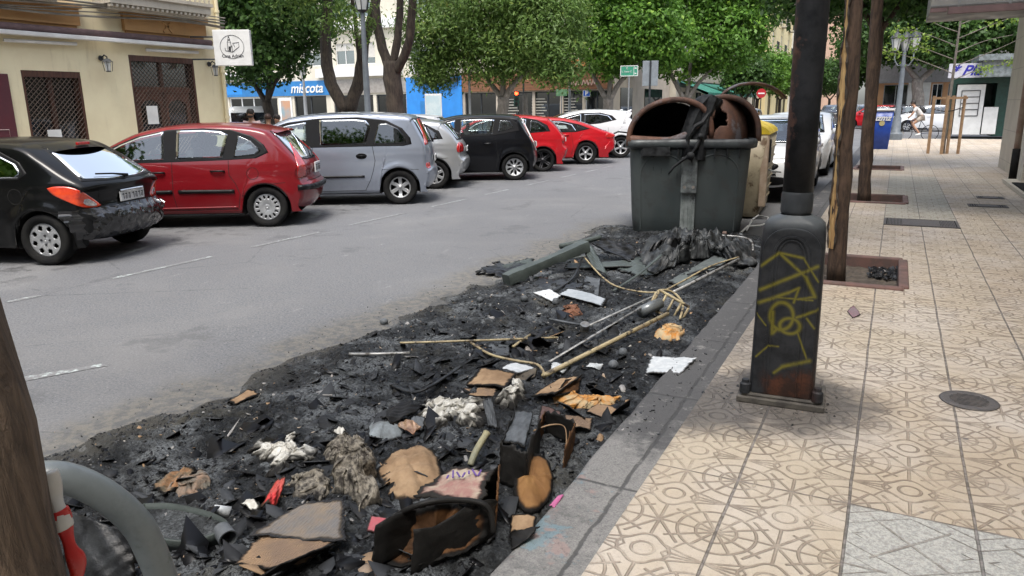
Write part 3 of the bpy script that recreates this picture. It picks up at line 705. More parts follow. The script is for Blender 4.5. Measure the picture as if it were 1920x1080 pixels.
def make_car(name, label, P, heading, S, group='cars parked at an angle along the far kerb', detail=2, cat='car'):
    th = R(heading); f = Vector((math.cos(th), math.sin(th), 0)); l = Vector((-f.y, f.x, 0))
    org = Vector((P[0], P[1], 0)) - l * (S['W'] / 2 - .06) - (f * S['wb'] if S.get('front') else Vector())
    t = thing(name, label, cat, org, th, group)
    pm = S['paint']; mb, hw, bot, ra = car_body(S); bvh = BVHTree.FromPolygons([Vector(v) for v in mb.v], mb.f)
    dl = [inset(q_, .035) for q_ in S.get('dlo', [])]; rg_ = inset(S['rear_glass'], .03) if 'rear_glass' in S else None; wg_ = inset(S['wind'], .03) if 'wind' in S else None
    def gone(f):
        n = len(f); x = sum(mb.v[i][0] for i in f) / n; y = sum(mb.v[i][1] for i in f) / n; z = sum(mb.v[i][2] for i in f) / n
        if abs(y) > .42 and any(inpoly(x, z, q_) for q_ in dl) and abs(y) > hw(x, z) - .045: return True
        if rg_ and x < .7 and inpoly(y, z, rg_) and abs(y) < hw(x, z) - .05: return True
        return bool(wg_ and x > 1.3 and inpoly(y, z, wg_) and abs(y) < hw(x, z) - .05)
    mb.f = [f for f in mb.f if not gone(f)]; body = mb.build('body', pm, t, smooth=True)
    if detail > 1:
        ln = MB(); ln.v = [(v[0] * .975 + .02, v[1] * .965, v[2] * .975 + .004) for v in mb.v]; ln.f = [f for f in mb.f if min(mb.v[i][2] for i in f) > .45]; ln.build('cabin_liner', MT['liner'], t, smooth=True)
        def seat(x, y, w=.48):
            q = MB(); q.box((x, y, .52), (.5, w, .16)); M = Matrix.Rotation(R(-14), 3, 'Y'); q.box((x - .27, y, .84), (.13, w, .62), M=M); q.box((x - .36, y, 1.235), (.09, w * .55, .17), M=M); q.build('seat', MT['seat'], t, bevel=.04)
        seat(1.45, .37); seat(1.45, -.37); seat(.55, .33, .6); seat(.55, -.33, .6)
        q = MB(); q.box((2.3, 0, .84), (.5, 1.3, .2)); q.build('dashboard', MT['seat'], t, bevel=.05); q = MB(); q.tube([(1.98 + .06 * math.sin(a * .524), .37 + .18 * math.cos(a * .524), .93 + .18 * math.sin(a * .524)) for a in range(13)], .016, 6); q.build('steering_wheel', MT['black_plastic'], t, smooth=True)
        q = MB(); q.box((1.0, 0, .47), (2.7, 1.3, .04)); q.build('cabin_floor', MT['under'], t)
    W = S['W'] / 2; wb = S['wb']; r = S['r']; ww = .2
    # underside and wheel houses
    u = MB(); xs0 = S['top'][0][0] + .12; xs1 = S['top'][-1][0] - .12
    u.b2((ra, -W + .10, .2), (wb - ra, W - .10, .5)); u.b2((xs0, -W + .17, .27), (-ra, W - .17, .5)); u.b2((wb + ra, -W + .2, .25), (xs1, W - .2, .5))
    u.b2((xs0, -W + .32, .36), (xs1, W - .32, .7))
    for xa in (0, wb):
        for s in (-1, 1):
            pr = []; n = 18
            for k in range(n + 1):
                a = math.pi * k / n * 1.2 - .1 * math.pi; pr.append((xa + ra * math.cos(a), r + ra * math.sin(a)))
            g = [[(x, s * (W - .035), z) for x, z in pr], [(x, s * (W - .30), z) for x, z in pr], [(xa, s * (W - .30), r)] * (n + 1)]
            u.grid(g)
    u.build('underbody', MT['under'], t)
    for xa in (0, wb):
        for s in (-1, 1): wheel_parts(t, (xa, s * (W - .105 - .01), r), r, ww, S.get('rim', 'plain'), s, S.get('rimc'))
    def both(mb_, nm, m_, mir=True):
        mb_.build(nm, m_, t, smooth=True)
        if mir:
            q = MB(); q.add([(p[0], -p[1], p[2]) for p in mb_.v], [tuple(reversed(f)) for f in mb_.f]); q.build(nm, m_, t, smooth=True)
    def frame(poly, holes, mode, off, mir, nm='window_surround'):
        q = patch(bvh, poly, mode, off, rings=30, step=.025); hs = [inset(h, .014) for h in holes]; keep = []
        for f in q.f:
            c = sum((Vector(q.v[i]) for i in f), Vector()) / len(f); u, v = (c.x, c.z) if mode in 'LR' else (c.y, c.z)
            if not any(inpoly(u, v, h) for h in hs): keep.append(f)
        q.f = keep; both(q, nm, MT['black_plastic'], mir)
    for poly in S.get('dlo', []): frame(poly, [g_[0] for g_ in S.get('side_glass', [])], 'L', .003, True)
    if 'rear_glass' in S: frame([(y * 1.05, z + (.02 if z > 1.25 else -.02)) for y, z in S['rear_glass']], [inset(S['rear_glass'], .03)], 'B', .003, False)
    if 'wind' in S: frame([(y * 1.04, z + (.02 if z > 1.25 else -.02)) for y, z in S['wind']], [inset(S['wind'], .02)], 'F', .003, False)
    for poly, g in S.get('side_glass', []): both(patch(bvh, poly, 'L', .008, rings=8), 'window', MT[g])
    if 'rear_glass' in S:
        patch(bvh, S['rear_glass'], 'B', .006, rings=9).build('rear_window', MT[S.get('rg', 'glass')], t, smooth=True)
    if 'wind' in S: patch(bvh, S['wind'], 'F', .005, rings=9).build('windscreen', MT[S.get('wg', 'glass')], t, smooth=True)
    for nm, poly, mode, m, off, mir in S.get('patches', []): both(patch(bvh, poly, mode, off, curve=True, step=.03), nm, MT[m] if isinstance(m, str) else m, mir)
    sm = MB()
    for pts, mode, w, mir in S.get('seams', []): seam(bvh, pts, mode, w, mb=sm, mirror=mir)
    if sm.v: sm.build('panel_gap', MT['under'], t)
    for nm, pts, mode, rad, m in S.get('ribs', []): rib(bvh, pts, mode, rad).build(nm, MT[m] if isinstance(m, str) else m, t, smooth=True)
    for (x, z, ln, m) in S.get('handles', []):
        for s, md in ((1, 'L'), (-1, 'R')):
            loc, n = hit(bvh, md, x, z)
            if S.get('handle') == 'oval':
                h = MB(); h.lathe([(0.001, .0), (.05, .0), (.075, .004), (.085, 0)], (0, 0, 0), 24, 'Y')
                h.v = [(v[0] * 1.15, v[1] * s, v[2] * .62) for v in h.v]; h.tube([(-.07, s * .012, .005), (0, s * .02, .008), (.07, s * .012, .005)], .012, 6)
            else:
                h = MB(); h.tube([(-ln / 2, s * .006, 0), (-ln / 2 + .03, s * .03, .004), (ln / 2 - .03, s * .032, .004), (ln / 2, s * .006, 0)], .014, 8); 
            h.v = [(v[0] + loc.x, v[1] + loc.y, v[2] + loc.z) for v in h.v]; h.build('door_handle', MT[m] if isinstance(m, str) else m, t, smooth=True)
    if 'mirror' in S:
        x, z, mm = S['mirror']
        for s in (1, -1):
            h = MB(); y = s * (hw(x, z) + .10); h.lathe([(0.01, -.1), (.07, -.09), (.09, -.03), (.085, .05), (.05, .09), (.01, .1)], (0, 0, 0), 16, 'Y')
            h.v = [(v[0] * .75 + x, v[1] + y, v[2] * .85 + z) for v in h.v]; h.tube([(x, s * hw(x, z) - s * .02, z - .05), (x, y, z - .03)], .022, 6); h.build('wing_mirror', mm, t, smooth=True)
    if 'plate' in S:
        x, z, w_, hh = S['plate'][:4]; md = S['plate'][4] if len(S['plate']) > 4 else 'B'
        loc, n = hit(bvh, md, x, z); s = -1 if md == 'B' else 1
        q = MB(); q.box((loc.x + s * .02, loc.y, loc.z), (.02, w_, hh)); pl = q.build('number_plate', MT['plate'], t, bevel=.004)
        rng = random.Random(int(P[1] * 10)); q = MB()
        for k in range(7):
            y = -w_ * .38 + w_ * .76 * k / 6 + (.01 if k > 3 else -.01)
            q.box((loc.x + s * .031, loc.y + y, loc.z + hh * .22), (.002, w_ * .07, hh * .1)); q.box((loc.x + s * .031, loc.y + y - w_ * .025, loc.z), (.002, w_ * .022, hh * .6))
            if rng.random() > .4: q.box((loc.x + s * .0312, loc.y + y + w_ * .025, loc.z - hh * .1), (.002, w_ * .02, hh * .35))
        q.build('plate_lettering', MT['dark'], pl)
    if 'spoiler' in S:
        pts = S['spoiler']; q = MB(); Pp = []
        for k in range(15):
            y = -1 + 2 * k / 14; yy = y * S['spw']; dx = .10 * abs(y) ** 2.5; dz = -.035 * y * y
            Pp.append([(x + dx, yy, z + dz) for x, z in pts])
        q.grid(Pp, wrap=True); q.add(Pp[0], [tuple(range(len(pts)))]); q.add(Pp[-1], [tuple(range(len(pts)))[::-1]]); sp = q.build('spoiler', pm, t, ang=50)
        x, z = S['brake3']; q = MB(); q.box((x, 0, z), (.03, .22, .035)); q.build('brake_light', MT['red_lamp'], sp, bevel=.006)
    if 'wiper' in S:
        pts = [hit(bvh, 'B', *p) for p in S['wiper']]; q = MB(); q.tube([a + n * .035 for a, n in pts], [.02] + [.011] * (len(pts) - 1), 6)
        q.lathe([(.035, 0), (.03, .04), (.01, .05)], pts[0][0] + pts[0][1] * .0, 12, 'X'); q.build('wiper', MT['black_plastic'], t, smooth=True)
    if 'fuel' in S:
        x, z, rr_ = S['fuel']; pts = [(x + rr_ * math.cos(a * .3142), z + rr_ * math.sin(a * .3142)) for a in range(21)]
        seam(bvh, pts, 'R' if S.get('fuelR') else 'L', .006).build('fuel_cap', MT['under'], t)
    if 'antenna' in S:
        x, y, z = S['antenna']; q = MB(); q.tube([(x, y, z), (x - .12, y, z + .22)], [.008, .004], 6); q.build('antenna', MT['black_plastic'], t)
    if 'extra' in S: S['extra'](t, bvh, S)
    return t
def inset(poly, d):
    cx = sum(p[0] for p in poly) / len(poly); cy = sum(p[1] for p in poly) / len(poly); out = []
    n = len(poly)
    for i in range(n):
        a, p, b = Vector(poly[i - 1]), Vector(poly[i]), Vector(poly[(i + 1) % n])
        e1 = (p - a).normalized(); e2 = (b - p).normalized(); n1 = Vector((-e1.y, e1.x)); 
        if n1.dot(Vector((cx, cy)) - p) < 0: n1 = -n1
        n2 = Vector((-e2.y, e2.x))
        if n2.dot(Vector((cx, cy)) - p) < 0: n2 = -n2
        m = (n1 + n2); m = m.normalized() if m.length > .01 else n1
        out.append(tuple(p + m * d / max(.5, m.dot(n1))))
    return out
def inpoly(x, y, P):
    c = False; n = len(P); j = n - 1
    for i in range(n):
        if (P[i][1] > y) != (P[j][1] > y) and x < (P[j][0] - P[i][0]) * (y - P[i][1]) / (P[j][1] - P[i][1]) + P[i][0]: c = not c
        j = i
    return c
def WS(a, b): return [(-.62, a), (-.52, b), (.52, b), (.62, a)]
# --- dark red supermini with arched roof
def c3():
    S = dict(W=1.68, wb=2.45, r=.30, belt=.93, sill=.22, paint=paint('dark_red_paint', (.17, .007, .011)), rim='c12', tumble=.32, kr=.16)
    S['top'] = [(-.50, .24), (-.60, .36), (-.655, .50), (-.655, .60), (-.61, .665), (-.585, .74), (-.60, .86), (-.545, .97), (-.38, 1.16), (-.17, 1.37), (.0, 1.455), (.35, 1.51), (.85, 1.53), (1.35, 1.51), (1.85, 1.42), (2.3, 1.22), (2.72, .99), (2.95, .90), (3.12, .75), (3.20, .58), (3.20, .38), (3.12, .24)]
    d = [(2.52, .99), (2.2, 1.19), (1.80, 1.35), (1.35, 1.44), (.85, 1.455), (.45, 1.43), (.15, 1.34), (-.02, 1.21), (-.08, 1.10), (.10, 1.02), (.55, 1.0), (1.4, .98), (2.1, .97)]
    S['dlo'] = [d]
    S['side_glass'] = [([(1.42, 1.01), (1.42, 1.415), (1.75, 1.345), (2.05, 1.23), (2.20, 1.15), (2.20, .995)], 'glass_light'), ([(2.24, 1.0), (2.24, 1.12), (2.44, 1.0)], 'glass_light'),
                       ([(.58, 1.03), (.50, 1.36), (.60, 1.41), (.85, 1.43), (1.23, 1.425), (1.25, 1.02)], 'glass_light'), ([(.42, 1.04), (.35, 1.35), (.17, 1.27), (.03, 1.13), (.1, 1.07)], 'glass')]
    S['rear_glass'] = [(-.60, 1.01), (-.52, 1.38), (.52, 1.38), (.60, 1.01), (.3, .985), (-.3, .985)]
    S['wind'] = WS(1.04, 1.36)
    S['patches'] = [('tail_light', [(.02, .73), (-.16, .71), (-.20, .78), (-.17, .93), (-.11, 1.1), (-.05, 1.22), (-.03, 1.17), (.0, 1.0), (.03, .85)], 'BL', 'red_lamp', .012, True),
                    ]
    S['seams'] = [([(1.31, .98), (1.33, .5), (1.30, .27)], 'L', .008, True), ([(.50, 1.0), (.50, .78), (.42, .66), (.36, .5), (.40, .3)], 'L', .008, True), ([(.40, .28), (1.3, .27), (2.1, .27)], 'L', .007, True),
                  ([(-.66, .655), (-.3, .67), (.66, .655)][0:0] or [(-.02, .64), (-.3, .66)], 'L', .006, True), ([(-.52, .66), (0, .66), (.52, .66)], 'B', .008, False)]
    S['ribs'] = [('side_moulding', [(.44, .545), (1.25, .55)], 'L', .028, 'black_plastic'), ('side_moulding', [(1.34, .55), (2.06, .54)], 'L', .028, 'black_plastic'),
                 ('bumper_strip', [(.30, .55), (.0, .57), (-.22, .58)], 'BL', .042, 'black_plastic'), ('bumper_strip', [(-.45, .565), (0, .565), (.45, .565)], 'B', .042, 'black_plastic'), ('sill_ridge', [(.42, .31), (2.05, .30)], 'L', .014, S['paint'])]
    S['handles'] = [(1.52, .83, .2, 'black_plastic'), (.66, .84, .2, 'black_plastic')]
    S['mirror'] = (2.22, 1.02, MT['black_plastic']); S['plate'] = (0, .83, .34, .16); S['spoiler'] = [(-.20, 1.43), (-.27, 1.41), (-.10, 1.40), (.05, 1.46)]; S['spw'] = .52; S['brake3'] = (-.24, 1.405)
    S['wiper'] = [(0, .98), (-.2, 1.05), (-.38, 1.1)]; S['fuel'] = (.16, .80, .085)
    return S
make_car('parked_car', 'dark red rounded hatchback with black side mouldings beside the grey people carrier', G(505, 425), 210, c3())
# --- black hatchback, cut by the left edge, taped rear bumper
def p206():
    S = dict(W=1.66, wb=2.44, r=.295, belt=.92, sill=.2, paint=paint('black_paint', (.003, .0032, .0035), 0, .4), rim='c7', tumble=.34, kr=.20, rr=.9)
    S['top'] = [(-.45, .24), (-.60, .34), (-.665, .46), (-.66, .56), (-.60, .62), (-.57, .70), (-.60, .84), (-.57, .93), (-.36, 1.06), (-.08, 1.24), (.16, 1.365), (.45, 1.41), (.9, 1.425), (1.4, 1.39), (1.85, 1.25), (2.35, 1.0), (2.7, .9), (3.0, .76), (3.12, .5), (3.05, .25)]
    S['dlo'] = [[(.10, 1.04), (.2, 1.17), (.45, 1.29), (.9, 1.345), (1.4, 1.31), (1.9, 1.12), (2.2, .98), (1.4, .95), (.5, .97), (.2, .98)]]
    S['side_glass'] = [([(.16, 1.04), (.25, 1.15), (.45, 1.24), (.80, 1.29), (.86, .99), (.5, .995), (.22, 1.0)], 'glass'), ([(.97, .99), (.93, 1.30), (1.4, 1.27), (1.85, 1.1), (2.0, 1.0)], 'glass_light')]
    S['rear_glass'] = [(-.62, .965), (-.46, 1.30), (.46, 1.30), (.62, .965), (.3, .95), (-.3, .95)]; S['rg'] = 'glass_light'
    S['wind'] = WS(1.02, 1.28)
    S['patches'] = [('tail_light', [(-.47, .885), (-.38, .905), (-.24, .885), (-.10, .79), (.02, .665), (-.02, .645), (-.16, .655), (-.30, .73), (-.42, .81)], 'BL', 'orange_lamp', .012, True),
                    ('reversing_light', [(-.15, .75), (-.09, .745), (-.02, .665), (-.10, .665), (-.16, .70)], 'BL', 'clear_lamp', .018, True)]
    S['seams'] = [([(.86, .96), (.88, .5), (.80, .25)], 'L', .008, True), ([(-.48, .95), (-.50, .75), (-.42, .63), (0, .62), (.42, .63), (.50, .75), (.48, .95)], 'B', .008, False), ([(.1, .66), (-.25, .60)], 'L', .007, True)]
    S['handles'] = [(1.05, .82, .2, 'black_plastic')]; S['mirror'] = (2.0, .98, MT['black_plastic']); S['plate'] = (-.02, .725, .46, .115)
    S['spoiler'] = [(.03, 1.355), (-.10, 1.30), (-.03, 1.315), (.22, 1.385), (.12, 1.39)]; S['spw'] = .50; S['brake3'] = (-.055, 1.345)
    S['wiper'] = [(0, .94), (.2, .97), (.42, .985)]; S['fuel'] = (.26, .79, .085)
    def extra(t, bvh, S):
        # crumpled black sheeting taped over the rear bumper
        m = mat('black_sheet', (.010, .010, .011), (.016, .016, .017), rough=.22, bmp=.0, coat=.6)
        rs = random.Random(4); P = []; nu, nv = 70, 18
        ph = [rs.uniform(0, 6) for _ in range(9)]
        for i in range(nu + 1):
            a = -1 + 2 * i / nu; row = []
            for j in range(nv + 1):
                z = .30 + .33 * j / nv; y = a * .74; loc, n = hit(bvh, 'B', max(-.66, min(.66, y)), z)
                if abs(y) > .66: loc, n = hit(bvh, 'L' if y > 0 else 'R', -.42 + (abs(y) - .66) * 2.2, z)
                w = .010 * abs(math.sin(a * 13 + z * 22 + ph[0])) + .012 * abs(math.sin(a * 7 - z * 40 + ph[1] + math.sin(a * 9))) + .006 * abs(math.sin(a * 31 + z * 15 + ph[2]))
                row.append(loc + n * (.008 + w))
            P.append(row)
        q = MB(); q.grid(P); q.build('taped_sheeting', m, t, ang=30)
        q = MB(); loc, n = hit(bvh, 'B', 0, .82); q.tube([(loc.x - .01, -.22, .80), (loc.x - .03, 0, .805), (loc.x - .01, .22, .80)], .012, 6); q.build('boot_trim', MT['chrome'], t)
    S['extra'] = extra; return S
make_car('parked_car', 'black three-door hatchback with orange tail light and taped-up rear bumper, at the left edge', G(95, 497) + Vector((0, 0, 0)), 200, p206())
# --- grey-blue people carrier
def meriva():
    S = dict(W=1.70, wb=2.63, r=.31, belt=1.0, sill=.22, paint=paint('grey_blue_paint', (.27, .30, .36), .45), rim='s6', tumble=.26, kr=.14)
    S['top'] = [(-.50, .26), (-.60, .36), (-.65, .50), (-.64, .62), (-.60, .70), (-.60, .90), (-.565, 1.06), (-.46, 1.28), (-.33, 1.50), (-.22, 1.585), (.1, 1.625), (.7, 1.65), (1.4, 1.635), (2.0, 1.56), (2.45, 1.36), (2.85, 1.12), (3.05, 1.0), (3.25, .85), (3.38, .6), (3.36, .35), (3.3, .25)]
    d = [(2.72, 1.12), (2.35, 1.35), (1.95, 1.48), (1.4, 1.545), (.7, 1.56), (.2, 1.50), (-.08, 1.36), (-.22, 1.19), (-.24, 1.08), (-.1, 1.05), (.5, 1.05), (1.6, 1.04)]
    S['dlo'] = [d]
    S['side_glass'] = [([(1.62, 1.075), (1.62, 1.48), (1.95, 1.43), (2.3, 1.31), (2.5, 1.16), (2.52, 1.09)], 'glass_light'), ([(.58, 1.09), (.48, 1.4), (.56, 1.50), (.75, 1.52), (1.38, 1.515), (1.38, 1.08)], 'glass_dark'),
                       ([(.44, 1.09), (.34, 1.44), (.2, 1.45), (.0, 1.36), (-.12, 1.21), (-.16, 1.1)], 'glass_dark')]
    S['rear_glass'] = [(-.60, 1.12), (-.54, 1.5), (.54, 1.5), (.6, 1.12)]
    S['wind'] = WS(1.14, 1.5)
    S['patches'] = [('tail_light', [(.08, 1.50), (.03, 1.50), (-.03, 1.36), (-.13, 1.08), (-.08, 1.06), (.0, 1.07), (.03, 1.2), (.07, 1.38)], 'BL', 'red_lamp', .012, True), ('reflector', [(-.02, .64), (-.17, .64), (-.17, .73), (-.02, .73)], 'BL', 'red_lamp', .008, True)]
    S['seams'] = [([(1.50, 1.62), (1.53, .6), (1.46, .26)], 'L', .008, True), ([(.46, 1.05), (.42, .8), (.46, .62), (.52, .45), (.62, .27)], 'L', .008, True), ([(.3, .64), (-.35, .63)], 'L', .006, True),
                  ([(1.5, 1.62), (.75, 1.62), (.3, 1.55)], 'L', .006, True), ([(.6, .27), (1.5, .26), (2.2, .26)], 'L', .006, True)]
    S['ribs'] = [('side_moulding', [(.62, .52), (1.5, .52)], 'L', .02, 'black_plastic'), ('side_moulding', [(1.55, .52), (2.3, .52)], 'L', .02, 'black_plastic')]
    S['handles'] = [(.66, .88, .2, 'black_plastic'), (1.78, .86, .2, 'black_plastic')]; S['handle'] = 'oval'; S['mirror'] = (2.4, 1.12, S['paint']); S['plate'] = (0, .8, .5, .11)
    S['wiper'] = [(0.1, 1.08), (-.05, 1.25), (-.15, 1.4)]; S['fuelR'] = 1
    return S
make_car('parked_car', 'grey-blue people carrier with tall slanting tail light and dark rear side windows', G(752, 383), 210, meriva())
def hatch(**k):
    S = dict(W=1.74, wb=2.58, r=.31, belt=.95, sill=.2, rim='plain', tumble=.3)
    S['top'] = [(-.55, .26), (-.68, .38), (-.73, .52), (-.72, .62), (-.66, .70), (-.66, .86), (-.60, .98), (-.42, 1.20), (-.22, 1.38), (-.1, 1.43), (.35, 1.475), (.9, 1.49), (1.4, 1.47), (1.9, 1.34), (2.45, 1.05), (2.8, .95), (3.15, .84), (3.35, .62), (3.35, .4), (3.25, .25)]
    S['dlo'] = [[(-.2, 1.06), (-.12, 1.22), (.15, 1.36), (.5, 1.42), (1.35, 1.415), (1.8, 1.3), (2.25, 1.06), (1.5, 1.0), (.5, 1.01)]]
    S['side_glass'] = [([(1.38, 1.03), (1.36, 1.385), (1.75, 1.28), (2.08, 1.08)], 'glass_light'), ([(.48, 1.04), (.44, 1.37), (.8, 1.39), (1.22, 1.385), (1.26, 1.03)], 'glass_light'), ([(.36, 1.05), (.32, 1.35), (.12, 1.3), (-.06, 1.17), (-.1, 1.07)], 'glass')]
    S['rear_glass'] = [(-.62, 1.04), (-.5, 1.36), (.5, 1.36), (.62, 1.04)]
    S['wind'] = WS(1.07, 1.38)
    S['patches'] = [('tail_light', [(.05, .78), (-.2, .77), (-.2, .93), (-.05, .97), (.08, .92)], 'BL', 'red_lamp', .012, True)]
    S['seams'] = [([(1.3, 1.0), (1.32, .5), (1.28, .26)], 'L', .008, True), ([(.44, 1.0), (.42, .75), (.38, .55), (.44, .3)], 'L', .008, True), ([(-.5, .68), (.5, .68)], 'B', .008, False), ([(.0, .64), (-.3, .66)], 'L', .006, True)]
    S['handles'] = [(1.5, .86, .2, None), (.62, .87, .2, None)]; S['plate'] = (0, .82, .5, .11)
    S.update(k)
    S['handles'] = [(a, b, c, S['paint']) for a, b, c, d in S['handles']]; S['mirror'] = (2.15, 1.04, S['paint']); return S
silver = paint('silver_paint', (.42, .43, .44), .6)
make_car('parked_car', 'silver hatchback mostly hidden between the grey people carrier and the black hatchback', (-8.75, 13.55), 208, hatch(paint=silver, kr=.2))
# black hatch
nS = hatch(paint=paint('deep_black_paint', (.003, .0034, .005), 0, .4), rim='s9', W=1.72, wb=2.6)
nS['top'] = [(-.50, .28), (-.58, .40), (-.60, .52), (-.58, .66), (-.56, .80), (-.50, .95), (-.36, 1.16), (-.2, 1.42), (-.08, 1.5), (.35, 1.535), (.9, 1.54), (1.4, 1.51), (1.95, 1.36), (2.5, 1.08), (2.85, .97), (3.2, .84), (3.4, .62), (3.4, .4), (3.3, .25)]
nS['dlo'] = [[(-.14, 1.16), (-.1, 1.32), (.1, 1.45), (.6, 1.475), (1.35, 1.45), (1.85, 1.32), (2.35, 1.08), (1.5, 1.02), (.5, 1.05), (.2, 1.1)]]
nS['side_glass'] = [([(1.40, 1.06), (1.38, 1.41), (1.8, 1.29), (2.15, 1.1)], 'glass_light'), ([(.52, 1.09), (.46, 1.41), (.8, 1.43), (1.24, 1.41), (1.28, 1.07)], 'glass_light'), ([(.38, 1.13), (.33, 1.40), (.1, 1.38), (.0, 1.22)], 'glass')]
nS['patches'] = [('tail_light', [(.16, 1.02), (.02, 1.03), (-.12, 1.16), (-.13, 1.3), (-.18, 1.1), (-.2, .9), (-.1, .84), (.02, .92)], 'BL', 'red_lamp', .012, True)]
def note_extra(t, bvh, S):
    q = MB()
    for k in range(2):
        pts = [hit(bvh, 'BL', u, v) for u, v in [(-.08 - k * .03, 1.42), (-.12 - k * .03, 1.25), (-.2, 1.05), (-.17 - .03 * k, .88), (-.05, .68)]]
        q.tube([a + n * (.02 + k * .012) for a, n in pts], .008, 5)
    q.build('tape_strip', MT['white'], t)
nS['extra'] = note_extra
make_car('parked_car', 'black hatchback with white tape strips over its red tail light', G(965, 338), 210, nS)
red = paint('bright_red_paint', (.40, .008, .014))
rS = hatch(paint=red, rim='s5t', rimc='rimdark'); make_car('parked_car', 'bright red hatchback with dark twin-spoke wheels just behind the black hatchback', G(1018, 322), 210, rS)
aS = hatch(paint=red, rim='s5', W=1.8, wb=2.75, r=.33, belt=.90)
aS['top'] = [(-.7, .28), (-.92, .40), (-.98, .55), (-.97, .68), (-.94, .86), (-.80, .93), (-.45, 1.05), (0, 1.22), (.5, 1.34), (1.0, 1.39), (1.5, 1.375), (1.95, 1.26), (2.6, .99), (3.1, .89), (3.5, .75), (3.62, .55), (3.6, .35), (3.5, .25)]
aS['dlo'] = [[(-.12, 1.04), (.2, 1.17), (.7, 1.28), (1.2, 1.30), (1.6, 1.25), (2.0, 1.1), (2.2, .97), (1.4, .93), (.3, .95)]]
aS['side_glass'] = [([(1.38, .97), (1.36, 1.25), (1.65, 1.2), (2.05, 1.0)], 'glass_light'), ([(.3, .99), (.42, 1.17), (.75, 1.25), (1.24, 1.265), (1.27, .97)], 'glass_light'), ([(.2, 1.0), (.28, 1.14), (.0, 1.05)], 'glass')]
aS['rear_glass'] = [(-.58, .98), (-.5, 1.26), (.5, 1.26), (.58, .98)]
aS['patches'] = [('tail_light', [(.12, .80), (-.15, .77), (-.2, .84), (-.15, .90), (.08, .88)], 'BL', 'red_lamp', .012, True)]
aS['wind'] = WS(1.02, 1.26); aS['plate'] = (0, .6, .5, .11)
make_car('parked_car', 'bright red fastback with silver five-spoke wheels beside the white crossover', G(1098, 308), 210, aS)
white = paint('white_car_paint', (.66, .67, .68))
wS = hatch(paint=white, rim='s5', W=1.8, wb=2.64, r=.35, belt=1.05, sill=.3)
wS['top'] = [(-.6, .36), (-.78, .50), (-.80, .66), (-.76, .85), (-.80, .98), (-.72, 1.08), (-.5, 1.2), (-.3, 1.42), (-.4, 1.5), (-.1, 1.54), (.35, 1.57), (.9, 1.58), (1.4, 1.54), (2.0, 1.40), (2.6, 1.12), (2.95, 1.02), (3.3, .88), (3.5, .66), (3.45, .45), (3.35, .3)]
wS['dlo'] = [[(.15, 1.24), (.3, 1.38), (.7, 1.48), (1.35, 1.47), (1.9, 1.34), (2.3, 1.1), (1.5, 1.07), (.7, 1.13)]]
wS['side_glass'] = [([(1.35, 1.1), (1.33, 1.43), (1.85, 1.30), (2.15, 1.12)], 'glass_dark'), ([(.3, 1.24), (.42, 1.37), (.75, 1.44), (1.22, 1.43), (1.25, 1.11), (.75, 1.16)], 'glass_dark')]
wS['wind'] = WS(1.14, 1.44); wS['patches'] = [('tail_light', [(.14, 1.02), (-.1, .98), (-.2, 1.02), (-.2, 1.1), (.08, 1.08)], 'BL', 'red_lamp', .012, True)]
wS['seams'].append(([(-.40, .35), (-.44, .6), (-.2, .82), (.1, .86), (.3, .78), (.44, .55), (.44, .35)], 'L', .05, True))
make_car('parked_car', 'white crossover with black wheel-arch trim at the far end of the angled row', G(1158, 296) + Vector((.1, 0, 0)), 210, wS)
# small white car beyond the row, only its roof shows
make_car('parked_car', 'white car whose roof shows above the black hatchback, near the blue wall', (-14.2, 21.8), 200, hatch(paint=white, wb=2.55), group='cars parked further off')
# cars facing us on our side of the street
def facing(paint_, **k):
    S = hatch(paint=paint_, wb=2.6, **k); S['wind'] = [(-.66, 1.03), (-.52, 1.40), (.52, 1.40), (.66, 1.03)]; S['wg'] = 'glass_light'
    S['top'] = S['top'][:-5] + [(2.95, .96), (3.30, .82), (3.45, .62), (3.45, .42), (3.35, .27)]
    S['patches'] = [('headlight', [(.02, .80), (-.22, .78), (-.24, .68), (-.08, .64), (.06, .70)], 'FL', 'clear_lamp', .012, True),
                    ('grille', [(-.36, .58), (.36, .58), (.42, .70), (-.42, .70)], 'F', 'black_plastic', .006, False), ('lower_grille', [(-.5, .33), (.5, .33), (.55, .47), (-.55, .47)], 'F', 'black_plastic', .006, False),
                    ('fog_lamp_surround', [(-.04, .36), (-.2, .35), (-.22, .52), (-.04, .52)], 'FL', 'black_plastic', .008, True), ('fog_lamp', [(-.09, .40), (-.16, .40), (-.17, .47), (-.09, .47)], 'FL', 'clear_lamp', .016, True)]
    S['plate'] = (0, .53, .5, .11, 'F'); S['front'] = 1; S['seams'] += [([(-.6, .93), (-.62, .78), (0, .76), (.62, .78), (.6, .93)], 'F', .008, False)]
    return S
# P is the front-left wheel: left side is towards +X when facing -Y
make_car('parked_car', 'white hatchback facing us right behind the pale yellow-lidded container', (-1.42, 14.35), -90, facing(white, rr=.7), group='cars parked along our kerb')
make_car('parked_car', 'white hatchback facing us behind the first white one, seen left of the split tree trunk', (-1.40, 19.6), -90, facing(white), group='cars parked along our kerb')
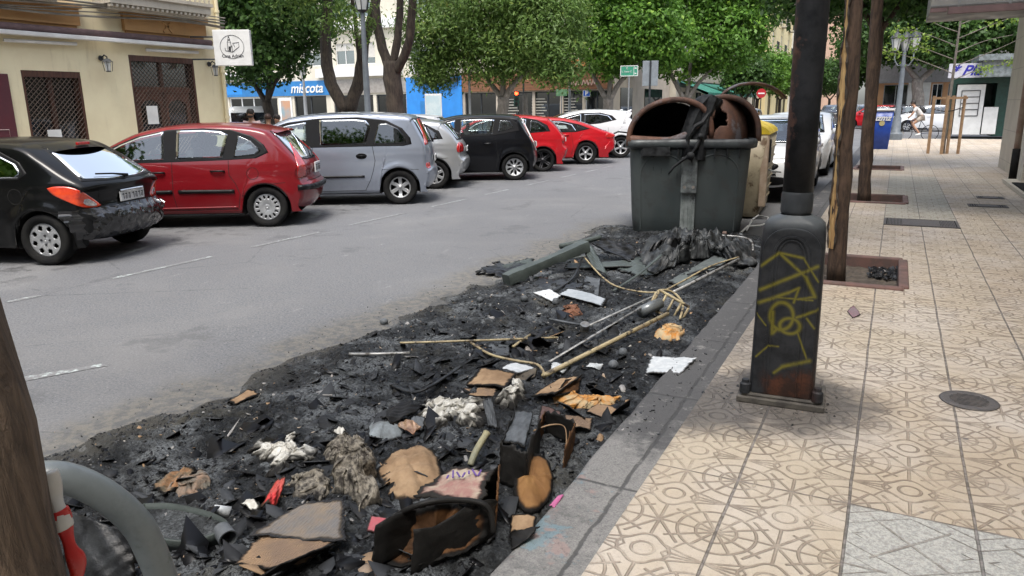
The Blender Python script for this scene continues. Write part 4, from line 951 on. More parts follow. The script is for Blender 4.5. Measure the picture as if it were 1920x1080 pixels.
# ---------------------------------------------------------------- burnt container
def rot2(x, y, a): return (x * math.cos(a) - y * math.sin(a), x * math.sin(a) + y * math.cos(a))
def rrect(w, d, r, n=6):
    pts = []
    for cx, cy, a0 in ((w / 2 - r, d / 2 - r, 0), (-w / 2 + r, d / 2 - r, 90), (-w / 2 + r, -d / 2 + r, 180), (w / 2 - r, -d / 2 + r, 270)):
        for k in range(n + 1):
            a = R(a0 + 90 * k / n); pts.append((cx + r * math.cos(a), cy + r * math.sin(a)))
    out = []
    for i_, (a, b) in enumerate(zip(pts, pts[1:] + pts[:1])):
        m = 10 if i_ % (n + 1) == n else 1
        for k in range(m): out.append((a[0] + (b[0] - a[0]) * k / m, a[1] + (b[1] - a[1]) * k / m))
    return out
MT['bin_grey'] = mat('bin_grey', (.038, .048, .049), (.048, .058, .058), scale=2, rough=.5, c3=(.04, .045, .045), s3=5, bmp=.12, bscale=40)
MT['bin_char'] = mat('bin_char', (.007, .0075, .0085), (.028, .03, .032), spec=.25, scale=12, rough=.6, bmp=.6, bscale=30)
MT['rust'] = mat('rust_brown', (.115, .052, .032), (.055, .034, .027), scale=5, rough=.75, c3=(.13, .12, .13), s3=3.2, bmp=.4, bscale=40, hi=.7)
MT['bin_strip'] = mat('bin_strip', (.22, .24, .235), (.12, .14, .135), scale=7, rough=.5, c3=(.05, .05, .05), s3=6)
MT['pale_bin'] = mat('pale_bin', (.42, .36, .25), (.30, .26, .18), scale=4, rough=.6, c3=(.10, .06, .03), s3=4, bmp=.2, bscale=20)
MT['yellow'] = mat('yellow_plastic', (.62, .45, .02), (.45, .33, .03), rough=.45)
def shell(sections, name, m, t, closed_bottom=True, thick=.02, wob=0, seed=1, smooth=True, ang=None):
    # sections: list of (z, w, d, r, cx, cy)
    rs = random.Random(seed); P = []
    for (z, w, d, r, cx, cy) in sections:
        P.append([(x + cx + rs.uniform(-wob, wob), y + cy + rs.uniform(-wob, wob), z + rs.uniform(-wob, wob)) for x, y in rrect(w, d, r)])
    q = MB(); q.grid(P, wrap=True)
    if closed_bottom: q.add(P[0], [tuple(range(len(P[0])))[::-1]])
    o = q.build(name, m, t, smooth=smooth, ang=ang)
    if thick: s = o.modifiers.new('s', 'SOLIDIFY'); s.thickness = thick; s.offset = -1
    return o
BY = R(17)
bin_t = thing('rubbish_container', 'large grey rubbish container with its lid burnt open into rusty brown curls', 'rubbish container', (-2.54, 10.30, 0), BY)
W0, D0 = 1.40, 1.60
body_sec = [(.03, W0 * .93, D0 * .93, .12, 0, 0), (.10, W0 * .985, D0 * .985, .14, 0, 0)] + [(z, W0 + (z - .1) * .105, D0 + (z - .1) * .12, .13, 0, 0) for z in (.3, .5, .7, .9, 1.1, 1.22)]
shell(body_sec, 'body', MT['bin_grey'], bin_t, ang=50)
# raised arched panels on the front
FY = lambda z: -(D0 + (z - .1) * .12) / 2
q = MB()
for sx in (-1, 1):
    cx = sx * .33; n = 16; outer = []; inner = []
    for k in range(n + 1):
        a = math.pi * k / n; outer.append((cx + .29 * math.cos(a), .84 + .27 * math.sin(a))); inner.append((cx + .27 * math.cos(a), .84 + .25 * math.sin(a)))
    o1 = [(cx + .27, .12)] + outer + [(cx - .27, .12)]; i1 = [(cx + .25, .12)] + inner + [(cx - .25, .12)]
    q.grid([[(x, FY(z) - .001, z) for x, z in o1], [(x, FY(z) - .012, z) for x, z in [((a[0] + b[0]) / 2, (a[1] + b[1]) / 2) for a, b in zip(o1, i1)]], [(x, FY(z) - .001, z) for x, z in i1]])
q.build('moulded_arches', MT['bin_grey'], bin_t, smooth=True)
# rim
rim = [(1.17, W0 + .16, D0 + .18, .15, 0, 0), (1.19, W0 + .24, D0 + .26, .16, 0, 0), (1.25, W0 + .25, D0 + .27, .16, 0, 0), (1.285, W0 + .22, D0 + .24, .15, 0, 0), (1.29, W0 + .14, D0 + .15, .14, 0, 0)]
shell(rim, 'rim', mat('bin_rim', (.06, .07, .072), (.03, .033, .036), scale=6, rough=.5, bmp=.3), bin_t, closed_bottom=False, thick=.012, wob=.006, seed=3)
for k in range(9):
    q = MB(); x = -.60 + .15 * k; q.box((x, FY(1.1) - .035, 1.12), (.012, .05, .13)); q.build('rim_rib', MT['bin_char'], bin_t)
q = MB(); q.box((-.42, FY(1.1) - .066, 1.14), (.34, .012, .11)); q.build('rim_plate', MT['bin_char'], bin_t)
# central strip: lower pale slide, upper lever housing with bolts
q = MB(); q.box((.0, FY(.3) - .02, .32), (.18, .03, .58)); 
for k in (-1, 0, 1): q.box((k * .05, FY(.3) - .038, .32), (.008, .008, .55))
q.build('slide_strip', MT['bin_strip'], bin_t, bevel=.004)
q = MB(); q.box((.0, FY(.85) - .035, .84), (.20, .05, .46)); q.build('lever_housing', mat('singed_grey', (.16, .18, .18), (.04, .043, .045), scale=6, rough=.5), bin_t, bevel=.012)
q = MB()
for x in (-.055, .055): q = MB(); q.lathe([(.022, 0), (.022, .012), (.012, .018)], (x, FY(.7) - .07, .69), 10, 'Y'); q.build('bolt', MT['chrome'], bin_t)
# crooked black lever arm
q = MB(); f = FY(1.0) - .10
q.tube([(-.26, f, .86), (-.20, f - .01, .95), (-.06, f, 1.06), (.03, f - .01, 1.13), (.08, f, 1.22), (.12, f, 1.34)], [.018, .026, .034, .03, .036, .028], 8, flat=.6)
q.lathe([(.05, 0), (.05, .03), (.02, .04)], (-.0, f - .05, 1.09), 12, 'Y'); q.lathe([(.035, 0), (.035, .03), (.015, .035)], (.11, f - .04, 1.33), 12, 'Y'); q.build('lever_arm', MT['bin_char'], bin_t, smooth=True)
# melted black support rising to the lid hinge
q = MB(); rs = random.Random(6); P = []
prof = [(-.06, 1.05, .05), (-.04, 1.22, .06), (-.01, 1.36, .07), (.03, 1.48, .08), (.08, 1.60, .09), (.13, 1.70, .10), (.20, 1.78, .10), (.27, 1.80, .07)]
for i, (x, z, w) in enumerate(prof):
    P.append([(x - w * 1.3 + rs.uniform(-.02, .02), FY(1) - .00 + .02 * i, z + w * .5 - .02), (x - w * .5, FY(1) - .05 + .02 * i, z + w * .5), (x, FY(1) - .10 + .02 * i, z + w * .25), (x + w * .6, FY(1) - .06 + .02 * i, z - w * .1), (x + w * 1.4 + rs.uniform(-.02, .02), FY(1) - .08 + .025 * i, z - w * .5), (x + w * 1.8, FY(1) - .03 + .03 * i, z - w * 1.4)])
q.grid(P); q.tube([(.12, FY(1) - .03, 1.05), (.13, FY(1) - .03, 1.3), (.18, FY(1) - .0, 1.55), (.26, FY(1) + .04, 1.78)], [.045, .04, .035, .05], 7)
q.tube([(-.02, FY(1) - .05, 1.12), (-.04, FY(1) - .06, 1.3), (.05, FY(1) - .06, 1.45), (.14, FY(1) - .05, 1.5), (.24, FY(1) - .0, 1.66)], .012, 6)
q.grid([[(-.05 + .24 * u, FY(1) - .03, 1.02 + .42 * v * (.6 + .4 * u)) for u in (0, .25, .5, .75, 1)] for v in (0, .5, 1)])
o = q.build('melted_hinge_support', MT['bin_char'], bin_t, ang=40); s = o.modifiers.new('s', 'SOLIDIFY'); s.thickness = .02
# the barrel lid: a dome over the container, with burnt openings; built as curved shells
def dome_shell(x0, x1, name, top, a0, a1, m, seed, sink=0, hole=None, d=D0 * .98, ny=26, nx=26, skew=0):
    rs = random.Random(seed); P = []
    vs = []; idx = {}; fs = []
    for i in range(nx + 1):
        u = i / nx; x = x0 + (x1 - x0) * u
        for j in range(ny + 1):
            a = a0 + (a1 - a0) * j / ny; y = -math.cos(a) * d / 2; z = 1.26 + (top - 1.26) * math.sin(a)
            taper = 1 - .10 * math.sin(a)
            z += .012 * math.sin(9 * u + 5 * a + seed) + sink * math.sin(math.pi * u) * math.sin(a)
            vs.append((x * taper + skew * math.sin(a), y, z))
    for i in range(nx):
        for j in range(ny):
            if hole and hole((i + .5) / nx, a0 + (a1 - a0) * (j + .5) / ny): continue
            b = i * (ny + 1) + j; fs.append((b, b + ny + 1, b + ny + 2, b + 1))
    q = MB(); q.add(vs, fs); o = q.build(name, m, bin_t, smooth=True); s = o.modifiers.new('s', 'SOLIDIFY'); s.thickness = .018; s.offset = 0
    return o
# left half: open mouth (end wall gone), rolled brown lip
def endcap(xc, wdt, name, topz, holes, seed):
    # front-facing curved end panel as a grid in (x, z) following an arch outline
    pass
# front openings: shell surfaces defined in (x across, height) on the front, curling back
def lobed(name, cx, w, h, zc, yc, depth, m, hole, seed, n=30, tilt=0, back=1.0, lip=None):
    vs = []; fs = []; rs = random.Random(seed)
    na, nr = 40, 14
    # half-dome: angle a over the arch (0..pi), r from rim to pole; pole pushed back
    for i in range(na + 1):
        a = math.pi * i / na
        for j in range(nr + 1):
            r = j / nr
            x = cx + w / 2 * math.cos(a) * (1 - .02 * r); z = zc + h * math.sin(a) ** .75; y = yc + depth * r
            z -= .02 * r
            z += .008 * math.sin(5 * a + 7 * r + seed); vs.append((x, y, z + tilt * (x - cx)))
    for i in range(na):
        for j in range(nr):
            if hole and hole((i + .5) / na, (j + .5) / nr): continue
            b = i * (nr + 1) + j; fs.append((b, b + nr + 1, b + nr + 2, b + 1))
    q = MB(); q.add(vs, fs)
    q.tube([(cx + w / 2 * math.cos(math.pi * i / na), yc - .005, zc + h * math.sin(math.pi * i / na) ** .75 + tilt * w / 2 * math.cos(math.pi * i / na)) for i in range(na + 1)], .022, 7)
    o = q.build(name, m, bin_t, smooth=True); s = o.modifiers.new('s', 'SOLIDIFY'); s.thickness = .014
    return o
# left lobe: wide mouth under a rolled hood
def cap(name, cx, w, h, zc, y, tilt=0):
    q = MB(); n = 24; arc = [(cx + w / 2 * math.cos(math.pi * k / n), y, zc + h * math.sin(math.pi * k / n) ** .75 + tilt * w / 2 * math.cos(math.pi * k / n)) for k in range(n + 1)]
    q.add([(cx, y, zc)] + arc, [(0, k + 1, k + 2) for k in range(n)]); q.build(name, MT['bin_char'], bin_t)
lobed('burnt_lid', -.26, 1.02, .50, 1.27, FY(1.2) + .02, 1.55, MT['rust'], lambda u, r: False, 2, tilt=.10); cap('lid_end', -.26, 1.0, .49, 1.25, FY(1.2) + 1.5, .1)
q = MB(); P = []
for i in range(25):   # sagging lower lip across the mouth, climbing to the hinge
    u = i / 24; x = -.76 + 1.04 * u; z = 1.29 - .03 * math.sin(u * 3.14) + .42 * max(0, u - .45) ** 1.6 * 2.0; y = FY(1.2) - .01 + .05 * u
    P.append([(x, y + .05, z + .055), (x, y - .002, z + .05), (x, y - .03, z + .01), (x, y - .025, z - .035), (x, y + .0, z - .06)])
q.grid(P); o = q.build('melted_lip', MT['rust'], bin_t, smooth=True); s = o.modifiers.new('s', 'SOLIDIFY'); s.thickness = .012
# right lobe: dome with round burnt hole in its front and a torn notch
nu, nv = 44, 36; vs = []; fs = []
for i in range(nu + 1):
    for j in range(nv + 1):
        u = -1 + 2 * i / nu; v = j / nv; xh = .37 * math.sqrt(max(0, 1 - (v * .985) ** 2.6)) + .004; x = .38 + u * xh + .0 * v; y = FY(1.2) + .0 + .22 * v ** 2.2 + .06 * u * u + (.42 * max(0, u) ** 2.2); z = 1.27 + .54 * v
        vs.append((x, y, z))
for i in range(nu):
    for j in range(nv):
        b = i * (nv + 1) + j; c = [vs[k] for k in (b, b + nv + 1, b + nv + 2, b + 1)]; x = sum(p[0] for p in c) / 4; z = sum(p[2] for p in c) / 4
        dd = ((x - .24) / .19) ** 2 + ((z - 1.52) / .20) ** 2 + .12 * math.sin(x * 40) + .1 * math.sin(z * 55) + (.5 if x > .27 and z < 1.45 else 0)
        if dd < 1: continue
        fs.append((b, b + nv + 1, b + nv + 2, b + 1))
q = MB(); q.add(vs, fs)
o = q.build('burnt_lid', MT['rust'], bin_t, smooth=True); s = o.modifiers.new('s', 'SOLIDIFY'); s.thickness = .022
lobed('lid_hood', .40, .90, .54, 1.26, FY(1.2) + .22, 1.33, MT['rust'], lambda u, r: False, 5); cap('lid_end', .40, .88, .53, 1.25, FY(1.2) + 1.48)
# torn strip standing clear above, curving away to the right
q = MB(); P = []
for i in range(30):
    u = i / 29; a = u * 2.2 + .45; x = .80 - .46 * math.cos(a); z = 1.68 + .30 * math.sin(a) - .06 * u; y = FY(1.2) + .25 + .30 * u
    P.append([(x, y, z), (x + .01, y + .16, z + .016), (x + .01, y + .34, z + .0)])
q.grid(P); o = q.build('torn_lid_strip', MT['rust'], bin_t, smooth=True); s = o.modifiers.new('s', 'SOLIDIFY'); s.thickness = .022
# dark inside
q = MB(); q.b2((-.56, -.66, .3), (.56, .66, .62)); q.build('charred_contents', MT['ash'], bin_t)
q = MB()
for k in range(5):
    x = .30 + .1 * k; q.box((x - .75, FY(1.0) - .004, .92 - .03 * k), (.006, .006, .05 + .02 * (k % 2)))
q.build('soot_runs', MT['bin_char'], bin_t)
# feet / pins at the base
q = MB()
for x in (.12, .48): q.lathe([(.03, 0), (.03, .09), (.022, .10)], (x, FY(.1) - .04, .02), 10)
q.build('foot_pins', mat('foot_pin', (.25, .17, .14), rough=.6), bin_t)
# second container, pale with yellow lid
b2t = thing('rubbish_container', 'pale scorched container with yellow lid, standing behind the burnt grey one', 'rubbish container', (-2.45, 12.40, 0), R(4))
shell([(.03, 1.28, 1.55, .10, 0, 0), (.1, 1.34, 1.62, .10, 0, 0), (.7, 1.42, 1.70, .1, 0, 0), (1.25, 1.50, 1.78, .1, 0, 0)], 'body', MT['pale_bin'], b2t, ang=50)
q = MB()
for k in range(6):
    z = .25 + k * .16; w = 1.35 + (z - .1) * .14; q.box((w / 2 + .005, .1, z), (.02, 1.3, .02))
q.build('side_ribs', MT['pale_bin'], b2t)
q = MB(); q.box((.70, -.78, .75), (.10, .14, 1.1)); q.build('corner_post', mat('scorched_cream', (.52, .42, .32), (.38, .28, .2), scale=5, rough=.6), b2t, bevel=.01)
q = MB(); q.box((.74, -.62, 1.02), (.06, .16, .34)); q.build('lifting_pocket', MT['bin_char'], b2t, bevel=.01)
q = MB(); q.tube([(.70, -.5, .74), (.86, -.52, .70), (.92, -.45, .69)], .012, 6); q.build('side_bar', MT['bin_strip'], b2t)
q = MB(); P = [[(x, y, 1.27 + .24 * math.sin(a) * (1 - .12 * abs(y))) for y in (-.86, -.3, .3, .86)] for a, x in [(math.pi * k / 14, .76 * math.cos(math.pi * k / 14)) for k in range(15)]]
q.grid(P); q.add([p[0] for p in P], [tuple(range(15))]); q.add([p[-1] for p in P], [tuple(range(15))[::-1]]); q.build('lid', MT['yellow'], b2t, smooth=True, ang=50)
# white bent tube on the ground by the second container
q = MB(); p = G(1405, 425); tb = [G(x, y, z) for x, y, z in ((1385, 440, .05), (1402, 424, .06), (1425, 423, .07), (1440, 418, .12), (1440, 408, .14), (1422, 404, .12), (1410, 412, .12), (1400, 432, .02))]
tag(q.tube(tb, .014, 6).build('bent_pipe', MT['white'], smooth=True), 'white bent tube lying on the road beside the container foot', 'pipe')
# ---------------------------------------------------------------- lamp post with pedestal
def pedestal_mat():
    m, nt, b = newmat('pedestal_paint'); P = coords(nt); X, Y, Z = sepxyz(nt, P)
    n = noise(nt, P, 9, 6, .7); n2 = noise(nt, P, 3.2, 5, .7)
    c = mixc(nt, sstep(nt, n, .35, .65), (.016, .0175, .02), (.032, .034, .038)); c = mixc(nt, sstep(nt, Z, 1.14, 1.2), c, mixc(nt, sstep(nt, n, .35, .65), (.010, .011, .013), (.022, .023, .026)))
    # light on the top, painted as a paler tone
    c = mixc(nt, M_(nt, 'MULTIPLY', sstep(nt, Z, .93, 1.03), sstep(nt, Z, 1.14, 1.08, 0, .4)), c, (.16, .18, .19))
    rst = sstep(nt, M_(nt, 'ADD', M_(nt, 'MULTIPLY', n2, .55), M_(nt, 'MULTIPLY', Z, -.55)), .12, .20) * sstep(nt, M_(nt, 'ABSOLUTE', M_(nt, 'ADD', X, M_(nt, 'MULTIPLY', n, -.08))), .17, .08)
    c = mixc(nt, rst, c, mixc(nt, sstep(nt, n, .4, .6), (.085, .035, .022), (.035, .02, .016)))
    up = sstep(nt, Z, 1.25, 1.3) * sstep(nt, M_(nt, 'ADD', n2, M_(nt, 'MULTIPLY', X, -3.0)), .64, .70)
    c = mixc(nt, up, c, mixc(nt, sstep(nt, n, .4, .6), (.10, .055, .045), (.045, .028, .025)))
    # yellow spray scrawl on the front (it is paint on this face)
    front = sstep(nt, Y, -.10, -.115)
    strokes = []
    def seg(x0, z0, x1, z1, w):
        vx, vz = x1 - x0, z1 - z0; L2 = vx * vx + vz * vz
        tt = M_(nt, 'DIVIDE', M_(nt, 'ADD', M_(nt, 'MULTIPLY', X - x0, vx), M_(nt, 'MULTIPLY', Z - z0, vz)), L2, clamp=True)
        dx = (X - x0) - M_(nt, 'MULTIPLY', tt, vx); dz = (Z - z0) - M_(nt, 'MULTIPLY', tt, vz)
        return M_(nt, 'SQRT', M_(nt, 'MULTIPLY', dx, dx) + M_(nt, 'MULTIPLY', dz, dz)), w
    def ring(x0, z0, rx, rz):
        dx = (X - x0) / rx; dz = (Z - z0) / rz; return M_(nt, 'MULTIPLY', M_(nt, 'ABSOLUTE', M_(nt, 'SUBTRACT', M_(nt, 'SQRT', M_(nt, 'MULTIPLY', dx, dx) + M_(nt, 'MULTIPLY', dz, dz)), 1.)), min(rx, rz)), .011
    L = [seg(-.15, .76, -.06, .84, .010), seg(-.06, .84, .08, .72, .010), seg(-.15, .63, .13, .78, .012), seg(.08, .72, .13, .62, .012), seg(.13, .62, .05, .60, .008), seg(-.15, .56, .0, .63, .012), seg(.0, .63, .05, .66, .009), seg(.05, .66, .03, .58, .008),
         seg(-.05, .60, .12, .60, .006), ring(-.025, .50, .058, .075), ring(.02, .45, .05, .042), seg(-.07, .52, -.065, .40, .012), seg(-.065, .40, -.04, .43, .012), seg(.05, .50, .15, .55, .010), seg(.1, .50, .14, .45, .007), seg(-.06, .84, .06, .82, .009), seg(.06, .82, .14, .70, .006), seg(-.15, .5, -.1, .44, .005),
         seg(.06, .42, .12, .27, .006), seg(.13, .27, .0, .22, .013), seg(.0, .22, -.04, .18, .010), seg(-.14, .26, -.08, .33, .006), seg(-.08, .33, -.03, .33, .006)]
    for d, w in L: strokes.append(mx(nt, M_(nt, 'MULTIPLY', sstep(nt, d, w * 1.7, w * .2), .6), sstep(nt, d, w * .7, w * .4)))
    g = mx(nt, *strokes) * front * sstep(nt, noise(nt, P, 14, 4, .7), .25, .5, .35, .95)
    c = mixc(nt, M_(nt, 'MULTIPLY', g, .45), c, (.30, .26, .02))
    nt.links.new(c.s, b.inputs['Base Color']); nt.links.new(sstep(nt, n, .3, .7, .35, .6).s, b.inputs['Roughness']); b.inputs['Specular IOR Level'].default_value = .18
    bump(nt, b, noise(nt, P, 60, 4, .7), .25, .004); return m
MT['pedestal'] = pedestal_mat(); MT['lamp_iron'] = mat('lamp_iron', (.03, .033, .037), (.045, .05, .055), scale=6, spec=.25, rough=.45, bmp=.15)
lt = thing('street_lamp', 'foreground street lamp with charred pedestal sprayed with yellow graffiti', 'street lamp', (-.425, 4.14, SZ), R(3))
q = MB()
for w, d, z0, z1 in ((.45, .34, 0, .035), (.40, .30, .035, .05)): q.b2((-w / 2, -d / 2, z0), (w / 2, d / 2, z1))
q.build('base_plate', mat('base_plate', (.10, .09, .075), (.05, .045, .04), scale=10, rough=.7, bmp=.3), lt, bevel=.006)
for sx in (-1, 1):
    q = MB(); q.lathe([(.03, 0), (.03, .05), (.02, .058), (.02, .075), (.0, .075)], (sx * .185, -.13, .05), 10); q.build('anchor_bolt', MT['pedestal'], lt)
# arched pedestal body: front outline in (x,z), extruded along y with bevel
def arch_outline(w, z0, zs, n=22, sq=.80):
    pts = [(w / 2, z0), (w / 2 * .955, zs)]
    for k in range(1, n):
        a = math.pi * k / n; pts.append((w / 2 * .955 * (abs(math.cos(a)) ** sq) * (1 if a < math.pi / 2 else -1), zs + .13 * math.sin(a)))
    pts += [(-w / 2 * .955, zs), (-w / 2, z0)]; return pts
def sq_sections():
    out = []
    for z, w, d in ((.05, .335, .25), (.4, .328, .246), (.8, .318, .24), (.88, .315, .24), (.95, .310, .236), (.985, .295, .225), (1.005, .26, .20), (1.018, .20, .17), (1.03, .15, .15)): out.append((z, w, d, .035 if z < .9 else min(.07, d * .4), 0, 0))
    return out
shell(sq_sections(), 'pedestal', MT['pedestal'], lt, thick=0, ang=40)
q = MB(); o1 = arch_outline(.30, .05, .84); 
i1 = arch_outline(.26, .05, .83)
q.prism(o1, lambda x, z: (x, -.112, z), lambda x, z: (x, -.1285, z)); q.build('front_panel', MT['pedestal'], lt, bevel=.004)
def arch_strip(w, zs, bw, y, name):
    q = MB(); a = arch_outline(w, .06, zs); b = arch_outline(w - 2 * bw, .06, zs - bw * .6)
    q.grid([[(x, y + .004, z) for x, z in a], [(x * .99, y - .006, z) for x, z in a], [(x, y - .006, z) for x, z in b], [(x, y + .004, z) for x, z in b]]); return q.build(name, MT['pedestal'], lt)
arch_strip(.20, .80, .014, -.1285, 'moulding'); arch_strip(.155, .78, .008, -.1285, 'moulding')
q = MB(); q.lathe([(.070, 0), (.078, .01), (.080, .02), (.080, .105), (.075, .118), (.062, .125), (.062, .13)], (0, 0, 1.03), 28); q.build('collar', MT['lamp_iron'], lt, smooth=True, ang=40)
q = MB(); q.lathe([(.076, 1.15), (.076, 1.6), (.082, 2.6), (.082, 4.3)], n=24); q.build('pole', MT['pedestal'], lt, smooth=True)
def lantern(t, c, s=1.0, nm='lantern'):
    x, y, z = c; q = MB(); q.lathe([(.02, 0), (.09, .03), (.10, .05)], c, 12); q.lathe([(.20, .50), (.22, .52), (.19, .56), (.13, .66), (.05, .72), (.03, .76), (.05, .79), (.03, .83), (.0, .85)], c, 12)
    q.v = [(x + (v[0] - x) * s, y + (v[1] - y) * s, z + (v[2] - z) * s) for v in q.v]
    for k in range(6):
        a = k * math.pi / 3; q.tube([(x + .10 * s * math.cos(a), y + .10 * s * math.sin(a), z + .05 * s), (x + .20 * s * math.cos(a), y + .20 * s * math.sin(a), z + .5 * s)], .009 * s, 5)
    ln = q.build(nm, MT['lamp_iron'], t, ang=50); g = MB(); g.lathe([(.09 * s, .05 * s), (.185 * s, .5 * s)], c, 6); g.build('glass', MT['lamp_glass'], ln)
MT['lamp_glass'] = mat('lamp_glass', (.45, .47, .46), (.55, .56, .54), rough=.15, scale=4)
lantern(lt, (0, 0, 4.3), 1.2)
def lamp_post(label, loc, h, s=1.0, heads=((0, 0),), m='lamp_iron', base=True, name='street_lamp', r=.06):
    t = thing(name, label, 'street lamp', loc); q = MB()
    q.lathe([(r * 2.4, 0), (r * 2.4, .25), (r * 1.6, .35), (r * 1.5, .9), (r, 1.0), (r * .95, h * .6), (r * .6, h)], n=14); q.build('pole', MT[m], t, smooth=True, ang=40)
    if len(heads) > 1:
        a = MB()
        for hx, hy in heads:
            a.tube([(0, 0, h - .5), (hx * .6, hy * .6, h - .55), (hx, hy, h - .3), (hx, hy, h)], .03, 6)
        a.lathe([(.05, h - .7), (.12, h - .55), (.05, h - .4), (.05, h), (0, h + .2)], n=10); a.build('arm', MT[m], t, smooth=True)
    for hx, hy in heads: lantern(t, (hx, hy, h), s)
    return t
MT['lamp_grey'] = mat('lamp_grey', (.13, .15, .17), (.10, .115, .13), rough=.5)
MT['lamp_silver'] = mat('lamp_silver', (.3, .31, .32), (.25, .26, .27), rough=.45, metal=.3)
lamp_post('tall grey street lamp rising behind the grey people carrier', (-12.4, 16.1, SZ), 3.95, 1.35, m='lamp_grey', r=.085)
def gp_at(px, D): p = PD(px, 190, D); return (p.x, p.y, SZ)
lamp_post('slim silver street lamp in front of the blue pet shop', gp_at(572, 42), 3.1, 1.0, m='lamp_silver', r=.095)
lamp_post('slim silver street lamp with round cap in front of the brown shop', gp_at(1068, 42), 3.2, .9, m='lamp_silver', r=.08)
lamp_post('grey lamp post with two lanterns rising among the feathery branches', gp_at(881, 35), 3.9, .8, heads=((-.28, .1), (.28, -.1)), m='lamp_silver')
lamp_post('ornate grey street lamp with clustered lanterns beside the cyclist', gp_at(1686, 36.3), 3.6, 1.1, heads=((-.35, 0), (.35, 0), (0, .3)), m='lamp_grey', r=.11)
# ---------------------------------------------------------------- trees
def bark(name, c1, c2, scale=7):
    m, nt, b = newmat(name); co = coords(nt); mp = nt.nodes.new('ShaderNodeMapping'); mp.inputs['Scale'].default_value = (1, 1, .16); nt.links.new(co, mp.inputs[0])
    n = noise(nt, mp.outputs[0], scale * 3, 6, .7, .6); n2 = noise(nt, co, scale * .4, 4)
    c = mixc(nt, sstep(nt, n, .35, .65), c1, c2); c = mixc(nt, M_(nt, 'MULTIPLY', sstep(nt, n2, .5, .7), .5), c, tuple(min(1, x * 1.6) for x in c2))
    nt.links.new(c.s, b.inputs['Base Color']); b.inputs['Roughness'].default_value = .85; bump(nt, b, n, .9, .02); return m
MT['bark_grey'] = bark('bark_grey', (.055, .045, .036), (.14, .12, .10)); MT['bark_brown'] = bark('bark_brown', (.05, .033, .022), (.16, .11, .075), 9); MT['bark_pale'] = bark('bark_pale', (.16, .14, .12), (.28, .25, .22))
MT['bark_burnt'] = bark('bark_burnt', (.028, .017, .011), (.085, .052, .034), 9)
MT['bark_dark'] = bark('bark_dark', (.022, .016, .013), (.065, .05, .038))
def leafm(name, c1, c2, c3=None, trans=.35):
    m, nt, b = newmat(name); a = nt.nodes.new('ShaderNodeAttribute'); a.attribute_name = 'tone'; t = V_(nt, a.outputs['Fac'])
    c = mixc(nt, t, c1, c2)
    if c3: c = mixc(nt, sstep(nt, t, .86, .93), c, c3)
    nt.links.new(c.s, b.inputs['Base Color']); b.inputs['Roughness'].default_value = .5; b.inputs['Specular IOR Level'].default_value = .35
    tr = nt.nodes.new('ShaderNodeBsdfTranslucent'); nt.links.new(c.s, tr.inputs[0]); x = nt.nodes.new('ShaderNodeMixShader'); x.inputs[0].default_value = trans
    nt.links.new(b.outputs[0], x.inputs[1]); nt.links.new(tr.outputs[0], x.inputs[2]); nt.links.new(x.outputs[0], nt.nodes['Material Output'].inputs[0]); return m
MT['leaf_dark'] = leafm('leaf_dark', (.025, .06, .013), (.07, .15, .03), (.13, .24, .04))
MT['leaf_bright'] = leafm('leaf_bright', (.05, .13, .016), (.145, .29, .036), (.26, .42, .055))
MT['leaf_feather'] = leafm('leaf_feather', (.055, .115, .022), (.15, .235, .05), (.28, .36, .085))
MT['leaf_yellow'] = leafm('leaf_yellow', (.16, .26, .04), (.30, .42, .07))
def foliage(name, t, blobs, nclump, per, size, m, seed, shell=.55, crad=.4, asp=.55, droop=0, hang=0, squash=.7):
    rs = np.random.RandomState(seed); C = []; w = np.array([b[3] * b[4] * b[5] for b in blobs]) ** (2 / 3); w = w / w.sum()
    which = rs.choice(len(blobs), nclump, p=w)
    d = rs.normal(size=(nclump, 3)); d /= np.linalg.norm(d, axis=1)[:, None]; r = shell + (1 - shell) * rs.rand(nclump) ** .6
    B = np.array(blobs)[which]; C = B[:, :3] + d * B[:, 3:6] * r[:, None]
    n = nclump * per; cc = np.repeat(C, per, 0); off = rs.normal(size=(n, 3)) * crad * .55; off[:, 2] *= squash; off[:, 2] -= hang * rs.rand(n)
    cr = np.repeat(rs.rand(nclump), per); p = cc + off
    # leaf frames
    out = np.repeat(d, per, 0) + rs.normal(size=(n, 3)) * .75 + np.array([0, 0, .45]); out /= np.linalg.norm(out, axis=1)[:, None]
    ax = rs.normal(size=(n, 3)); ax[:, 2] -= droop; ax -= (ax * out).sum(1)[:, None] * out; ax /= np.linalg.norm(ax, axis=1)[:, None] + 1e-9
    bx = np.cross(out, ax); s = size * rs.uniform(.6, 1.3, n)[:, None]
    a = p - ax * s * .5; b = p + bx * s * asp * .5 + out * s * .08; c = p + ax * s * .5; e = p - bx * s * asp * .5 + out * s * .08
    V = np.stack([a, b, c, e], 1).reshape(-1, 3); F = np.arange(n * 4).reshape(n, 4)
    tone = np.clip(rs.rand(n) * .55 + cr * .5, 0, 1)
    return npmesh(name, V, F, m, t, face_attr={'tone': tone})
def limb(q, pts, r0, r1, n=10, wob=.03, seed=0, sub=4):
    rs = random.Random(seed); c = catmull([tuple(p) for p in pts], sub); N = len(c)
    P = []; rad = []
    for i, p in enumerate(c):
        k = i / (N - 1); rr = r0 + (r1 - r0) * k; P.append((p[0] + rs.uniform(-1, 1) * wob * rr * 5, p[1] + rs.uniform(-1, 1) * wob * rr * 3, p[2])); rad.append(rr * (1 + rs.uniform(-.06, .06)))
    q.tube(P, rad, n)
